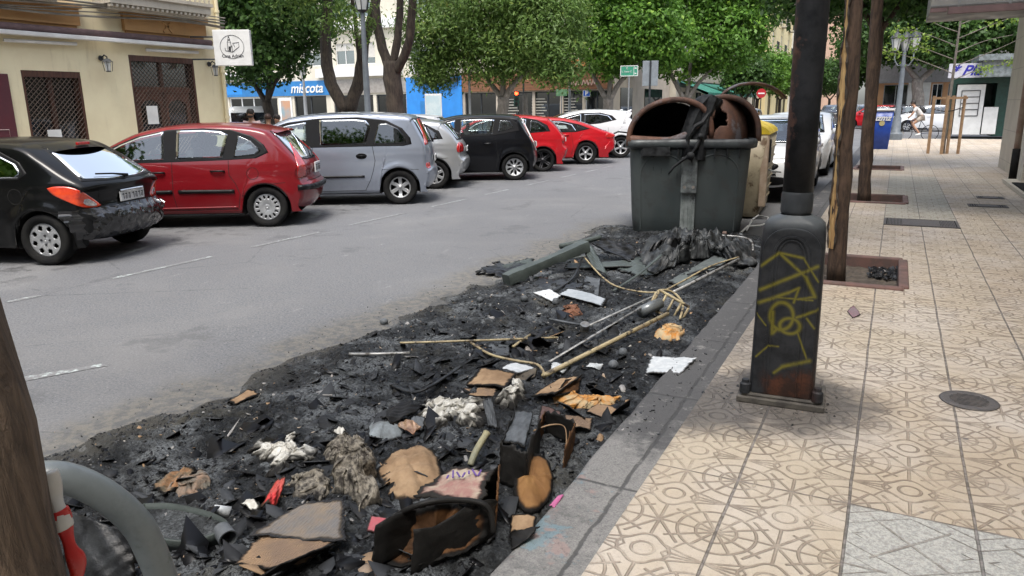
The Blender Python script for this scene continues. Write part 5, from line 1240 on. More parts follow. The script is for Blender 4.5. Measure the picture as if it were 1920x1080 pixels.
def tree(label, loc, trunk_pts, r0, r1, limbs, blobs, nclump, per, size, leaf, bk, seed, name='tree', cat='tree', group=None, **k):
    t = thing(name, label, cat, loc, 0, group); q = MB(); limb(q, trunk_pts, r0, r1, 14, seed=seed); q.build('trunk', MT[bk], t, smooth=True)
    if limbs:
        q = MB()
        for i, (pts, a, b) in enumerate(limbs): limb(q, pts, a, b, 8, seed=seed + i)
        q.build('branches', MT[bk], t, smooth=True)
    if blobs: foliage('crown', t, blobs, nclump, per, size, MT[leaf], seed, **k)
    return t
L3 = lambda p, s=0: (p.x, p.y, SZ)
# dense dark tree behind the box sign
tree('dense dark green tree between the yellow building and the blue shop', L3(PD(500, 190, 33)), [(0, 0, 0), (.1, 0, 1.0), (0, 0, 1.9)], .24, .2, [([(0, 0, 1.8), (-.6, 0, 2.6), (-1.6, 0, 3.4)], .13, .06), ([(0, 0, 1.8), (.5, 0, 2.6), (1.4, .2, 3.6)], .13, .06), ([(0, 0, 1.8), (.1, .2, 3), (0, 0, 4)], .12, .06)],
     [(0, 0, 5.0, 3.3, 2.6, 2.3), (-1.3, 0, 6.5, 2.6, 2.4, 2.2), (1.6, 0, 6.0, 2.3, 2.2, 2.2), (-.2, 0, 3.5, 2.2, 1.8, .9), (0, 0, 8.2, 2.6, 2.2, 1.8)], 620, 46, .22, 'leaf_dark', 'bark_dark', 11, crad=.5, shell=.5)
# double-trunk tree
p = PD(650, 190, 26)
tree('forked tree whose two dark trunks part low behind the grey people carrier', L3(p), [(0, 0, 0), (0, 0, .9), (.05, 0, 1.5)], .33, .26,
     [([(-.02, 0, 1.5), (-.5, -.1, 2.4), (-.75, 0, 3.6), (-.6, .1, 5.2), (-.9, .2, 7)], .24, .13), ([(.05, 0, 1.5), (.55, .1, 2.6), (.75, .1, 3.6), (1.3, 0, 4.6), (1.9, -.2, 6)], .23, .12), ([(.6, .1, 2.9), (.9, -.4, 3.8), (1.1, -.8, 5)], .09, .05)],
     [(-.2, 0, 7.2, 2.4, 2, 1.6), (-.9, -.8, 5.6, 1.2, 1, 1.0), (.9, -.7, 4.6, .8, .7, .6)], 190, 50, .17, 'leaf_feather', 'bark_dark', 23, crad=.5, shell=.2, asp=.3, hang=.5, droop=1)
# thick trunk right of the lamp
p = PD(745, 190, 22.6)
tree('big tree with a thick grooved trunk forking into three limbs behind the silver car', L3(p), [(0, 0, 0), (-.05, 0, 1.2), (-.12, 0, 2.2), (-.15, 0, 2.9)], .27, .25,
     [([(-.2, 0, 2.7), (-.5, 0, 3.5), (-.7, .1, 4.6), (-.9, .2, 6)], .16, .10), ([(-.1, 0, 2.8), (.1, .1, 3.8), (.15, .2, 5.2), (.2, .2, 6)], .12, .08), ([(.0, 0, 2.6), (.4, 0, 3.2), (.62, 0, 4.0), (.75, 0, 5.5)], .15, .10)],
     [(0, 0, 6.6, 2.2, 2, 1.1), (1.6, -.3, 5.2, .9, .8, .6), (-.9, -.5, 4.3, .4, .4, .4)], 130, 50, .16, 'leaf_feather', 'bark_dark', 29, crad=.5, shell=.2, asp=.28, hang=.55, droop=1)
# feathery tree in the middle
p = PD(940, 190, 35)
tree('feathery olive-green tree with drooping fronds in the middle of the street corner', L3(p), [(0, 0, 0), (0, 0, 1.2), (.15, 0, 2.0)], .30, .26,
     [([(.1, 0, 1.9), (-.8, 0, 2.9), (-2, 0, 4.3)], .16, .06), ([(.15, 0, 1.9), (.8, 0, 2.7), (2, 0, 3.6)], .17, .06), ([(.1, 0, 2), (.1, 0, 3.3), (.3, 0, 5)], .15, .07)],
     [(-.3, 0, 6.2, 3.2, 2.2, 2.4), (-2.6, -1, 5.2, 1.9, 1.5, 1.9), (2.4, -.5, 5.0, 2.0, 1.6, 1.9), (-2.9, -1, 3.6, 1.2, .9, .9), (0, -.5, 4.0, 1.8, 1.3, 1.1), (3.4, -.8, 3.5, 1.0, .9, .9)], 860, 62, .21, 'leaf_feather', 'bark_pale', 31, crad=.6, shell=.3, asp=.34, hang=.55, droop=.7)
tree('leafy dark green tree behind the feathery one near the red traffic light', L3(PD(985, 190, 38.5)), [(0, 0, 0), (0, 0, 2.2)], .18, .12, [],
     [(0, 0, 4.6, 2.1, 1.6, 1.7), (.4, 0, 6.5, 2.4, 2, 1.6)], 230, 46, .2, 'leaf_bright', 'bark_pale', 37, crad=.5)
# ficus row
def ficus(px, D, label, seed, blobs, n, size=.23):
    return tree(label, L3(PD(px, 190, D)), [(0, 0, 0), (0, 0, 1.2), (-.05, 0, 1.9)], .30, .26, [([(0, 0, 1.7), (-.7, 0, 2.8), (-1.3, 0, 4)], .17, .07), ([(0, 0, 1.7), (.6, 0, 2.7), (1.6, 0, 3.7)], .17, .07), ([(0, 0, 1.8), (.1, 0, 3.), (.2, 0, 4.5)], .16, .08)],
                blobs, n, 46, size, 'leaf_bright', 'bark_pale', seed, crad=.5, shell=.6)
ficus(1141, 40, 'broad bright green tree with pale forked trunk beside the green street sign', 41, [(0, 0, 5.0, 2.1, 2, 2.0), (1.6, 0, 5.2, 2.2, 2, 1.8), (.6, 0, 7.6, 3.0, 2.2, 1.8), (2.6, .3, 4.6, 1.6, 1.5, 1.3)], 620)
ficus(1287, 46, 'broad bright green clipped tree above the burnt container', 43, [(0, 0, 5.2, 2.7, 2.2, 2.3), (2.1, 0, 5.4, 2.3, 2.2, 2.0), (-1.2, 0, 7.8, 3.0, 2.2, 2.0), (1.7, 0, 8.2, 2.8, 2.2, 2.2), (3.1, 0, 7, 1.7, 1.5, 2.2)], 760, .25)
for i, (px, D, z, s) in enumerate([(1420, 72, 4.2, 2.5), (1462, 84, 4.2, 2.6), (1490, 104, 4.4, 2.8), (1395, 64, 3.6, 1.8), (1555, 95, 4.2, 2.7), (1530, 120, 4.6, 3.4)]):
    p = PD(px, 190, D)
    tree(['small round street tree far down the left side, nearest the clipped tree', 'small round street tree in front of the pale yellow building', 'distant street tree behind the lamp pole', 'low street tree beside the green awning', 'far tree seen between lamp pole and split trunk', 'farthest tree seen between lamp pole and split trunk'][i],
         L3(p), [(0, 0, 0), (0, 0, 2)], .16, .13, [([(0, 0, 1.8), (-.5, 0, 2.6), (-.9, 0, 3.4)], .08, .04), ([(0, 0, 1.8), (.6, 0, 2.6), (1, 0, 3.4)], .08, .04)], [(0, 0, z, s, s, s * .62), (.2, 0, z + .7, s * .8, s * .8, s * .6)], 150, 40, .32, 'leaf_dark' if i > 2 else 'leaf_bright', 'bark_dark', 50 + i, crad=.6, group='street trees far down the road')
# right hand pavement trees
def rtree(label, loc, lean, r, seed, h=4.6, blobs=None, n=240, bk='bark_burnt', top=None, leaf='leaf_dark', size=.14):
    t = tree(label, (loc[0], loc[1], SZ - .06), [(0, 0, 0), (lean[0] * .3, 0, 1.0), (lean[0] * .6, 0, 2.2), (lean[0], 0, h)], r, r * .82, top or [([(lean[0] * .9, 0, h * .85), (lean[0] - .8, .5, h + 1), (lean[0] - 1.5, .8, h + 1.8)], r * .5, .03), ([(lean[0] * .95, 0, h * .9), (lean[0] + .9, 0, h + 1.1)], r * .5, .03)], blobs, n, 46, size, leaf, bk, seed, crad=.4, shell=.3)
    return t
t1 = rtree('tree in the near planting pit with a strip of bark torn to pale wood', (-.36, 7.42), (-.10, 0), .082, 61, blobs=[(0, .5, 6.6, 1.5, 1.4, .9)], n=90)
MT['raw_wood'] = mat('raw_wood', (.56, .37, .16), (.34, .20, .08), scale=6, rough=.7, c3=(.09, .045, .025), s3=7, stretch=(4, 4, .7), bmp=.5)
q = MB(); P = []; rs = random.Random(3)
for i in range(60):
    z = .34 + 3.9 * i / 59; k = (z / 4.6); lx = -.10 * min(1, z / 4.6); r = .082 * (1 - .18 * k) + .012; wd = (.40 + .16 * math.sin(i * .37) + .10 * math.sin(i * 1.3)) * (1 if z < 3 else .7)
    ac = R(224); row = []
    for j in range(7):
        a = ac + wd * (j / 6 - .5) * 2; rr = r + (rs.uniform(-.004, .010) if j in (0, 6) else rs.uniform(-.006, .003)); row.append((lx + rr * math.cos(a), rr * math.sin(a), z))
    P.append(row)
q.grid(P); o = q.build('torn_strip', MT['raw_wood'], t1, ang=60)
q = MB()
for e in (0, 6):
    for i in range(0, 58, 2):
        a = Vector(P[i][e]); b = Vector(P[i + 2 if i + 2 < 60 else 59][e]); q.tube([a, (a + b) / 2 + Vector((rs.uniform(-.006, .006), -.006, 0)), b], [.006, .010 + rs.random() * .006, .006], 5)
q.build('bark_edge', MT['bark_dark'], t1)
rtree('slender brown tree, second along the right pavement', (-.36, 13.88), (-.12, 0), .105, 63, blobs=[(0, .5, 5.8, 2.1, 2, 1.3), (.9, .5, 5.0, 1.2, 1, .7), (-.7, 1.5, 4.9, 1.0, 1.0, .7)])
rtree('dark leaning tree, third along the right pavement, beside the blue bin', (-.58, 20.5), (.0, 0), .13, 67, blobs=[(0, .5, 5.6, 2.6, 2.4, 1.6), (1.4, .5, 4.6, 1.5, 1.3, .9), (-1.5, .5, 4.6, 1.5, 1.2, 1.1), (0, .5, 4.3, 1.4, 1.2, .7)], h=3.6, n=520, size=.17)
tree('large dark tree with pale trunk behind the cyclist', L3(PD(1722, 190, 58)), [(0, 0, 0), (0, 0, 1.6), (-.2, 0, 3.0)], .42, .34, [([(-.1, 0, 2.8), (-1.2, 0, 4.2), (-2.6, 0, 5.4)], .2, .08), ([(-.1, 0, 2.8), (.9, 0, 4), (2.2, 0, 5.2)], .2, .08)],
     [(-1, 0, 6.2, 3.6, 2.6, 2.2), (2.4, 0, 6.4, 3.6, 2.6, 2.0), (.5, 0, 8.6, 4.2, 2.8, 2.2), (5.4, 0, 6.2, 2.4, 2, 1.7), (1.5, -1, 5.1, 2.4, 1.5, 1.3), (-3.6, 0, 5.8, 2.2, 2, 1.6)], 900, 46, .3, 'leaf_dark', 'bark_pale', 71, crad=.6)
tree('dark tree filling the gap left of the ornate lamp', L3(PD(1655, 190, 66)), [(0, 0, 0), (0, 0, 2.5)], .22, .2, [], [(0, 0, 5.2, 3.4, 2.5, 2.4), (.5, 0, 8, 3.8, 2.5, 2.2), (-1.5, 0, 4.0, 2.0, 1.6, 1.1)], 420, 46, .3, 'leaf_dark', 'bark_dark', 73, crad=.6)
# foreground trunk at the left edge
_a, _b = PD(-62, 1080, 1.22), PD(-205, 590, 1.30); _d = (_b - _a) / (_b.z - _a.z); TRK = [tuple(_a + _d * (z - _a.z) - Vector((-1.13, .62, 0))) for z in (0, .5, 1.0, 1.6, 2.6, 4.2)]
tree('leaning brown trunk filling the lower left corner of the view', (-1.13, .62, 0), TRK, .155, .11, [([(-.6, .1, 4.1), (-1.2, .3, 5.2)], .08, .03), ([(-.6, .1, 4.1), (0, .3, 5.3)], .08, .03)],
     [(-.6, .2, 6.4, 1.3, 1.2, .8)], 50, 40, .14, 'leaf_dark', 'bark_brown', 79, crad=.4)
# staked young tree
p = G(1768, 288, SZ)
tt = thing('young_tree', 'bare young tree with sparse yellow-green leaves tied between wooden stakes', 'tree', (p.x, p.y, SZ)); q = MB()
limb(q, [(0, 0, 0), (0, 0, 2), (.02, 0, 3.6), (.05, 0, 5)], .05, .02, 8, seed=1); q.build('trunk', MT['bark_pale'], tt, smooth=True); q = MB(); rs = random.Random(8); tips = []
for k in range(12):
    z = 2.2 + k * .2; s = -1 if k % 2 else 1; L = rs.uniform(1.2, 2.4); e = (s * L, rs.uniform(-.4, .4), z + L * rs.uniform(.3, .6)); limb(q, [(0, 0, z), (s * L * .5, e[1] * .4, z + L * .22), e], .016, .006, 5, seed=k)
    tips += [(s * L * u, e[1] * u, z + (e[2] - z) * u, .22, .15, .12) for u in (.55, .8, 1)] if (s < 0 or k % 3 == 0) else [(e[0], e[1], e[2], .12, .1, .1)]
q.build('branches', MT['bark_pale'], tt, smooth=True); foliage('crown', tt, tips, 60, 14, .11, MT['leaf_yellow'], 5, crad=.2, shell=.1)
MT['stake'] = mat('stake_wood', (.42, .27, .15), (.30, .19, .11), scale=8, rough=.7)
st = thing('tree_stakes', 'four wooden stakes with a crossbar around the young tree', 'tree stakes', (p.x, p.y, SZ))
for x, y in ((-.42, -.1), (-.06, -.22), (.10, -.05), (.40, .02)):
    q = MB(); q.lathe([(.045, 0), (.045, 1.75)], (x, y, 0), 8); q.build('stake', MT['stake'], st, smooth=True, ang=40)
q = MB(); q.box((0, -.06, 1.68), (.95, .04, .07)); q.build('crossbar', MT['stake'], st); q = MB(); q.tube([(-.42, -.1, 1.35), (-.1, -.16, 1.28), (.1, -.1, 1.3), (.4, .0, 1.4)], .015, 6); q.build('tie', MT['black_plastic'], st)
# planting pits
def planter(label, h, near=False):
    x0, x1, y0, y1 = h; t = thing('tree_pit', label, 'tree pit', ((x0 + x1) / 2, (y0 + y1) / 2, 0)); w, d = (x1 - x0) / 2, (y1 - y0) / 2; q = MB(); b = .085
    zt = SZ + .025
    for s in (-1, 1): q.b2((-w, s * d - b / 2, 0), (w, s * d + b / 2, zt)); q.b2((s * w - b / 2, -d + b / 2 + .001, 0), (s * w + b / 2, d - b / 2 - .001, zt - .001))
    q.build('edging', mat('pit_edging' if near else 'pit_edging_dull', (.16, .085, .07), (.11, .075, .065), scale=6, rough=.7, bmp=.3), t, bevel=.015)
    g = MB(); n = 24; rs = random.Random(2); g.grid([[(-w + 2 * w * i / n, -d + 2 * d * j / n, .015 + rs.random() * .02) for j in range(n + 1)] for i in range(n + 1)]); g.build('soil', mat('soil', (.10, .08, .06), (.06, .048, .038), scale=9, rough=.9), t)
planter('near tree pit with dark red edging and burnt scraps inside', pits[0], True); planter('second tree pit along the pavement', pits[1]); planter('third tree pit along the pavement, beside the leaning tree', pits[2])
flakes('pit_litter', 'black burnt scraps heaped at the back of the near tree pit', 420, .006, .035, None, (-.1, .17, 7.9, 8.4), 33, zoff=.045, m=MT['flakes'], flat=.8)
# ---------------------------------------------------------------- rubbish on the ash
def GA(px, py, dz=0.0):
    z = .06
    for _ in range(3):
        p = G(px, py, z + dz); z = max(0, ah(p.x, p.y)) if -4.1 < p.x < -1.14 else (.118 if p.x >= -1.14 else 0)
    return G(px, py, z + dz)
def burnt(name, c1, c2, edge=(.006, .0055, .005), amt=.5, scale=5, corr=0, rough=.8, s3=4, lo=.4, hi=.6, seed=0):
    m, nt, b = newmat(name); co = coords(nt, 'Object'); P = wpos(nt)
    n = noise(nt, P, scale, 6, .65); n2 = noise(nt, P, s3, 6, .6)
    a = nt.nodes.new('ShaderNodeAttribute'); a.attribute_name = 'rim'; rim = V_(nt, a.outputs['Fac'])
    c = mixc(nt, sstep(nt, n, .35, .65), c1, c2)
    thr = M_(nt, 'ADD', M_(nt, 'MULTIPLY', rim, .9), M_(nt, 'MULTIPLY', n2, .8))
    c = mixc(nt, sstep(nt, thr, 1.12 - amt * .55, 1.30 - amt * .5), c, tuple(x * .25 for x in c2)); c = mixc(nt, sstep(nt, thr, 1.25 - amt * .5, 1.38 - amt * .5), c, edge)
    nt.links.new(c.s, b.inputs['Base Color']); b.inputs['Roughness'].default_value = rough; b.inputs['Specular IOR Level'].default_value = .25
    if corr:
        w = nt.nodes.new('ShaderNodeTexWave'); w.inputs['Scale'].default_value = corr; w.inputs['Distortion'].default_value = .6; nt.links.new(co, w.inputs[0]); bump(nt, b, V_(nt, w.outputs['Fac']) + M_(nt, 'MULTIPLY', n, .6), .45, .004)
    else: bump(nt, b, noise(nt, P, 45, 5, .7), .5, .006)
    return m
MT['card'] = burnt('cardboard', (.38, .26, .155), (.22, .14, .08), amt=.6, s3=11)
MT['card_grey'] = burnt('cardboard_scorched', (.15, .15, .155), (.24, .19, .14), (.03, .03, .032), amt=.45, corr=26, s3=3)
MT['card_strip'] = burnt('cardboard_ribbed', (.30, .20, .12), (.20, .14, .10), amt=.35, corr=38)
MT['card_brown'] = burnt('cardboard_dark', (.12, .055, .02), (.05, .025, .012), amt=.7)
MT['char'] = burnt('charred', (.007, .0065, .006), (.016, .015, .014), amt=.3, rough=.55)
MT['char_grey'] = burnt('charred_grey', (.05, .055, .06), (.12, .13, .14), amt=.35, rough=.5)
MT['cloth_white'] = burnt('white_paper_ash', (.66, .65, .60), (.48, .46, .41), (.015, .014, .013), amt=.9, scale=30, s3=17, rough=.9)
MT['white_sheet'] = burnt('white_sheet', (.58, .60, .61), (.45, .48, .50), (.12, .12, .12), amt=.1, scale=20)
MT['orange_cloth'] = burnt('orange_cloth', (.55, .24, .05), (.45, .36, .22), (.06, .03, .015), amt=.35, scale=14, s3=9)
MT['melt_green'] = burnt('melted_grey_green', (.075, .09, .085), (.05, .06, .057), (.015, .016, .016), amt=.35, rough=.4, scale=4)
MT['melt_black'] = burnt('melted_black', (.007, .007, .008), (.03, .032, .034), amt=.2, rough=.3, scale=10)
MT['rod_tan'] = mat('rod_tan', (.42, .35, .20), (.26, .20, .12), scale=12, rough=.55, c3=(.05, .04, .03), s3=14, hi=.7)
MT['rod_grey'] = mat('rod_grey', (.36, .36, .35), (.20, .20, .19), scale=12, rough=.45, metal=.3, c3=(.07, .06, .05), s3=12)
MT['red_plastic'] = burnt('red_film', (.60, .05, .05), (.45, .10, .08), (.05, .03, .02), amt=.4, rough=.35)
MT['pink'] = burnt('pink_paper', (.42, .10, .12), (.34, .25, .24), (.08, .03, .03), amt=.3)
MT['pale_print'] = burnt('printed_board', (.42, .36, .28), (.30, .16, .14), (.02, .018, .016), amt=.75, scale=9, s3=8)
def finish_sheet(name, label, cat, V, F, rim, m, thick, group=None, smooth=True):
    me = bpy.data.meshes.new(name); c = sum((Vector(v) for v in V), Vector()) / len(V); c.z = min(v[2] for v in V)
    me.from_pydata([tuple(Vector(v) - c) for v in V], [], F); me.update(); a = me.attributes.new('rim', 'FLOAT', 'POINT'); a.data.foreach_set('value', rim)
    o = link_mesh(name, me, m, None, smooth); o.location = c
    s = o.modifiers.new('s', 'SOLIDIFY'); s.thickness = thick; s.offset = -1
    return tag(o, label, cat, group)
def sheet(name, label, cat, px, m, thick=.006, curl=0, wave=.008, seed=1, n=22, ragged=.5, raw=False, crease=0):
    rs = random.Random(seed); W = [Vector(p) for p in px] if raw else [GA(*p) for p in px]
    e = (W[1] - W[0]).length; f = (W[2] - W[1]).length; nrm = (W[1] - W[0]).cross(W[3] - W[0]).normalized()
    if nrm.z < 0: nrm = -nrm
    ph = [rs.uniform(0, 6.28) for _ in range(8)]; V = []; rim = []
    for i in range(n + 1):
        for j in range(n + 1):
            u, v = i / n, j / n
            ed = ragged * .05 * (math.sin(v * 17 + ph[0]) * math.sin(v * 41 + ph[1]))
            ed2 = ragged * .05 * (math.sin(u * 19 + ph[2]) * math.sin(u * 37 + ph[3]))
            uu = u + ed * (1 if u > .5 else -1) * abs(2 * u - 1) ** 3; vv = v + ed2 * (1 if v > .5 else -1) * abs(2 * v - 1) ** 3
            p = W[0] * (1 - uu) * (1 - vv) + W[1] * uu * (1 - vv) + W[2] * uu * vv + W[3] * (1 - uu) * vv
            h = wave * (math.sin(u * 5 + ph[4]) * math.sin(v * 4 + ph[5]) + .5 * math.sin(u * 13 + v * 9 + ph[6]) + .3 * math.sin(u * 29 - v * 23 + ph[7]))
            h += curl * (1 - (2 * u - 1) ** 2) + crease * abs(v - .5) * 2
            V.append(p + nrm * h); rim.append(max(abs(2 * u - 1), abs(2 * v - 1)) ** 3)
    F = [(i * (n + 1) + j, (i + 1) * (n + 1) + j, (i + 1) * (n + 1) + j + 1, i * (n + 1) + j + 1) for i in range(n) for j in range(n)]
    return finish_sheet(name, label, cat, V, F, rim, m, thick)
def dome(name, label, cat, px, m, bulge=.05, wave=.006, seed=1, thick=.005, lift=0.0, rings=12):
    rs = random.Random(seed); pl = resample(catmull(list(px) + [px[0]], 3), 6)[:-1]; W = [GA(p[0], p[1], (p[2] if len(p) > 2 else 0)) for p in pl]
    W = [w + Vector((rs.uniform(-1, 1), rs.uniform(-1, 1), rs.uniform(-.5, 1))) * .004 for w in W]; c = sum(W, Vector()) / len(W); V = []; rim = []; ph = [rs.uniform(0, 6) for _ in range(4)]
    for k in range(rings + 1):
        s = max(k / rings, .01)
        for w in W:
            p = c + (w - c) * s; p = p + Vector((0, 0, bulge * (1 - s * s) + lift + wave * (math.sin(p.x * 41 + ph[0]) * math.sin(p.y * 37 + ph[1]) + .5 * math.sin(p.x * 97 + ph[2]) * math.sin(p.y * 89 + ph[3])))); V.append(p); rim.append(s ** 4)
    N = len(W); F = [(k * N + i, k * N + (i + 1) % N, (k + 1) * N + (i + 1) % N, (k + 1) * N + i) for k in range(rings) for i in range(N)]
    return finish_sheet(name, label, cat, V, F, rim, m, thick)
def crumple(name, label, cat, px, m, h=.06, seed=1, fr=30, lift=.0, rings=26, fold=1.):
    # crumpled heap: strongly folded membrane over a pixel outline on the ground
    rs = random.Random(seed); pl = resample(list(px) + [px[0]], 3)[:-1]; W = [GA(p[0], p[1]) for p in pl]; W = [w + Vector((rs.uniform(-1, 1), rs.uniform(-1, 1), 0)) * .008 for w in W]
    c = sum(W, Vector()) / len(W); V = []; rim = []; s0 = rs.randint(0, 200)
    for k in range(rings + 1):
        s = max(k / rings, .01)
        for w in W:
            p = c + (w - c) * s; x = np.array([p.x + 50]); y = np.array([p.y])
            a = float(fbm(x, y, 2.2 / fr, 4, s0, True)[0]); b_ = float(vnoise(x, y, 1.2 / fr, s0 + 9)[0])
            d = Vector((b_ - .5, float(vnoise(x, y, 1.0 / fr, s0 + 31)[0]) - .5, 0)) * .06 * fold
            V.append(p + d + Vector((0, 0, lift + h * (.25 + 1.2 * (a - .3) * fold) * (1 - s ** 4) - .004))); rim.append(s ** 3 * .5 + (1 - a) * .6)  # charred rim, plus shade painted into the hollows between folds
    N = len(W); F = [(k * N + i, k * N + (i + 1) % N, (k + 1) * N + (i + 1) % N, (k + 1) * N + i) for k in range(rings) for i in range(N)]
    return finish_sheet(name, label, cat, V, F, rim, m, .003)
def rod(name, label, cat, px, r, m, n=8, flat=None, group=None):
    P = [GA(*p) for p in px]; o = P[0].copy(); q = MB(); c = catmull([tuple(p - o) for p in P], 5) if len(P) > 2 else [tuple(p - o) for p in P]
    q.tube(c, r, n, flat=flat); ob = q.build(name, m, smooth=True); ob.location = o; return tag(ob, label, cat, group)
# cardboard
sheet('cardboard', 'flat scorched cardboard flap, grey and tan, at the bottom of the view', 'cardboard', [(470, 1005, .06), (560, 947, .08), (645, 937, .09), (648, 1018, .05)], MT['card_grey'], .006, 0, .006, 4)
sheet('cardboard', 'torn ribbed cardboard piece with singed gold edge at the bottom edge', 'cardboard', [(440, 1062, .02), (490, 1000, .05), (640, 1012, .05), (560, 1066, .03)], MT['card_strip'], .006, 0, .006, 5)
sheet('cardboard', 'jet black upturned cardboard flap under the flat grey one', 'cardboard', [(480, 1090, .02), (610, 1030, .02), (626, 1018, .09), (500, 1076, .08)], MT['char'], .006, 0, .004, 6, ragged=1)
dome('cardboard', 'rounded tan cardboard bulge pocked with small burnt holes', 'cardboard', [(712, 905), (708, 880), (735, 850), (775, 834), (815, 843), (828, 875), (832, 905), (800, 918), (790, 940), (740, 943)], MT['card'], .05, .010, 7)
# big dark box, mouth open toward us
def box_shell(name, label, px_base, height, m_out, m_in, seed, lean=Vector((0, 0, 0)), open_face=0):
    B = [GA(*p) for p in px_base]; T = [b + Vector((0, 0, height)) + lean for b in B]; o = B[0].copy(); t = thing(name, label, 'cardboard box', o)
    rs = random.Random(seed)
    for k in range(4):
        if k == open_face: continue
        n = 10; q = MB(); A, C, D, E = B[k], B[(k + 1) % 4], T[(k + 1) % 4], T[k]; P = []
        for i in range(n + 1):
            P.append([(A + (C - A) * (i / n)) * (1 - j / n) + (E + (D - E) * (i / n)) * (j / n) + Vector((rs.uniform(-.004, .004), rs.uniform(-.004, .004), (rs.uniform(-.02, .015) if j == n else 0))) - o for j in range(n + 1)])
        q.grid(P); w = q.build('side_panel', m_out if k % 2 else m_in, t, smooth=True); s = w.modifiers.new('s', 'SOLIDIFY'); s.thickness = .005
    return t, T, o
bx, T, o = box_shell('cardboard_box', 'big collapsed box, charred black outside and brown inside, at the bottom of the heap', [(700, 1070), (770, 1078), (925, 1010), (930, 945)], .16, MT['char'], MT['card_brown'], 3, Vector((0, .03, 0)), open_face=0)
dome('cardboard', 'dark brown curled inner flap of the big charred box', 'cardboard', [(706, 1040, .02), (730, 985, .10), (800, 950, .15), (870, 945, .16), (912, 958, .14), (915, 1000, .05), (880, 1030, .03), (800, 1055, .02), (740, 1062, .01)], MT['card_brown'], -.03, .006, 12, lift=.0)
rod('cardboard', 'charred black rolled edge arching over the big box', 'cardboard', [(702, 1050, .03), (722, 985, .12), (790, 945, .18), (868, 938, .19), (915, 952, .17), (925, 1000, .08)], .011, MT['char'], 7)
sheet('printed_carton', 'scorched carton top printed with faded purple and red lettering', 'carton', [(775, 935, .12), (850, 878, .13), (925, 885, .17), (905, 945, .19)], MT['pale_print'], .008, .01, .008, 14, ragged=1)
pp = [GA(x, y, .16) for x, y in ((850, 885), (875, 884))]
q = MB(); c0 = GA(868, 893, .165)
for k in range(7): q.box((k * .021 - .06, .006 * ((k * 5) % 3), .0), (.007, .020 + .009 * ((k * 3) % 4), .003), rz=.35 * ((k * 7) % 3 - 1))
o_ = q.build('carton_print', mat('purple_ink', (.12, .06, .25), rough=.6)); o_.location = (0, 0, 0); pr = [x for x in bpy.data.objects if x.name.startswith('printed_carton')][0]; o_.parent = pr
o_.location = c0 - pr.location + Vector((0, 0, .006)); o_.rotation_euler = (.15, -.1, .5)
# tall charred box
bx, T, o = box_shell('cardboard_box', 'tall charred black box standing upright with a grey folded top', [(938, 905), (985, 925), (1010, 850), (965, 838)], .19, MT['char'], MT['char'], 5, Vector((.0, .02, 0)), open_face=2)
sheet('cardboard', 'glossy grey charred flap folded over the tall black box', 'cardboard', [(940, 830, .17), (985, 838, .17), (1000, 775, .17), (965, 770, .17)], MT['char_grey'], .008, .01, .003, 15)
sheet('cardboard', 'thin black charred blade sticking up left of the tall box', 'cardboard', [(915, 800, .02), (935, 805, .02), (922, 745, .12), (905, 752, .12)], MT['char_grey'], .004, .01, .004, 16, ragged=1)
dome('paper_bag', 'brown paper bag with blackened rim right of the tall box', 'paper bag', [(962, 930, .02), (968, 875, .06), (990, 852, .09), (1020, 855, .09), (1036, 885, .06), (1034, 925, .03), (1008, 960, .01), (985, 962, .01)], burnt('brown_bag', (.28, .15, .055), (.20, .10, .04), amt=.8), .035, .010, 17)
sheet('cardboard', 'small tan folded cardboard corner by the kerb below the paper bag', 'cardboard', [(955, 1000, .03), (1000, 1000, .03), (1006, 968, .05), (958, 965, .05)], MT['card'], .006, .01, .003, 18, n=12)
sheet('cardboard', 'black charred flap leaning on the kerb under the tan corner', 'cardboard', [(960, 1030, .0), (1002, 1000, .03), (1010, 985, .06), (955, 1000, .04)], MT['char'], .005, 0, .004, 19, n=12, ragged=1)
# open box right
bx, T, o = box_shell('cardboard_box', 'scorched open box with a pale bent rim beside the tall black box', [(1000, 860), (1055, 885), (1075, 835), (1020, 812)], .12, MT['card_brown'], MT['char'], 6, Vector((0, .02, 0)), open_face=0)
rod('cardboard', 'pale burnt cardboard edge framing the open box', 'cardboard', [(1000, 808, .10), (1030, 797, .115), (1058, 800, .11), (1062, 835, .06), (1056, 868, .03)], .006, MT['card'], 6, flat=.5)
sheet('cardboard', 'reddish-brown cardboard piece lying behind the open box', 'cardboard', [(1008, 790, .06), (1050, 800, .05), (1052, 772, .05), (1015, 760, .07)], burnt('maroon_card', (.16, .09, .08), (.10, .065, .06), amt=.3), .006, .01, .004, 20)
sheet('cardboard', 'purplish ribbed cardboard strip right of the open box', 'cardboard', [(1050, 800, .03), (1108, 806, .02), (1112, 784, .02), (1058, 778, .04)], MT['card_strip'], .006, .006, .004, 21)
sheet('cardboard', 'small corrugated cardboard offcut near the kerb, under the orange cloth', 'cardboard', [(1098, 772, .01), (1135, 785, .01), (1160, 768, .02), (1120, 755, .03)], MT['card_strip'], .006, .004, .003, 22, n=14)
sheet('cardboard', 'tan wedge of cardboard bent like a tent right of the heap', 'cardboard', [(996, 742, .03), (1040, 738, .07), (1092, 702, .09), (1050, 708, .05)], MT['card'], .007, .0, .004, 23)
sheet('cardboard', 'shadowed underside flap of the tan cardboard wedge', 'cardboard', [(1040, 742, .05), (1086, 735, .01), (1092, 706, .07), (1060, 712, .08)], MT['card_brown'], .006, .0, .004, 24, n=14)
crumple('cloth', 'orange and cream half-burnt cloth beside the tan cardboard wedge', 'cloth', [(1035, 760), (1040, 742), (1080, 740), (1120, 750), (1165, 746), (1160, 758), (1110, 765), (1060, 768)], MT['orange_cloth'], .05, 25, 26)
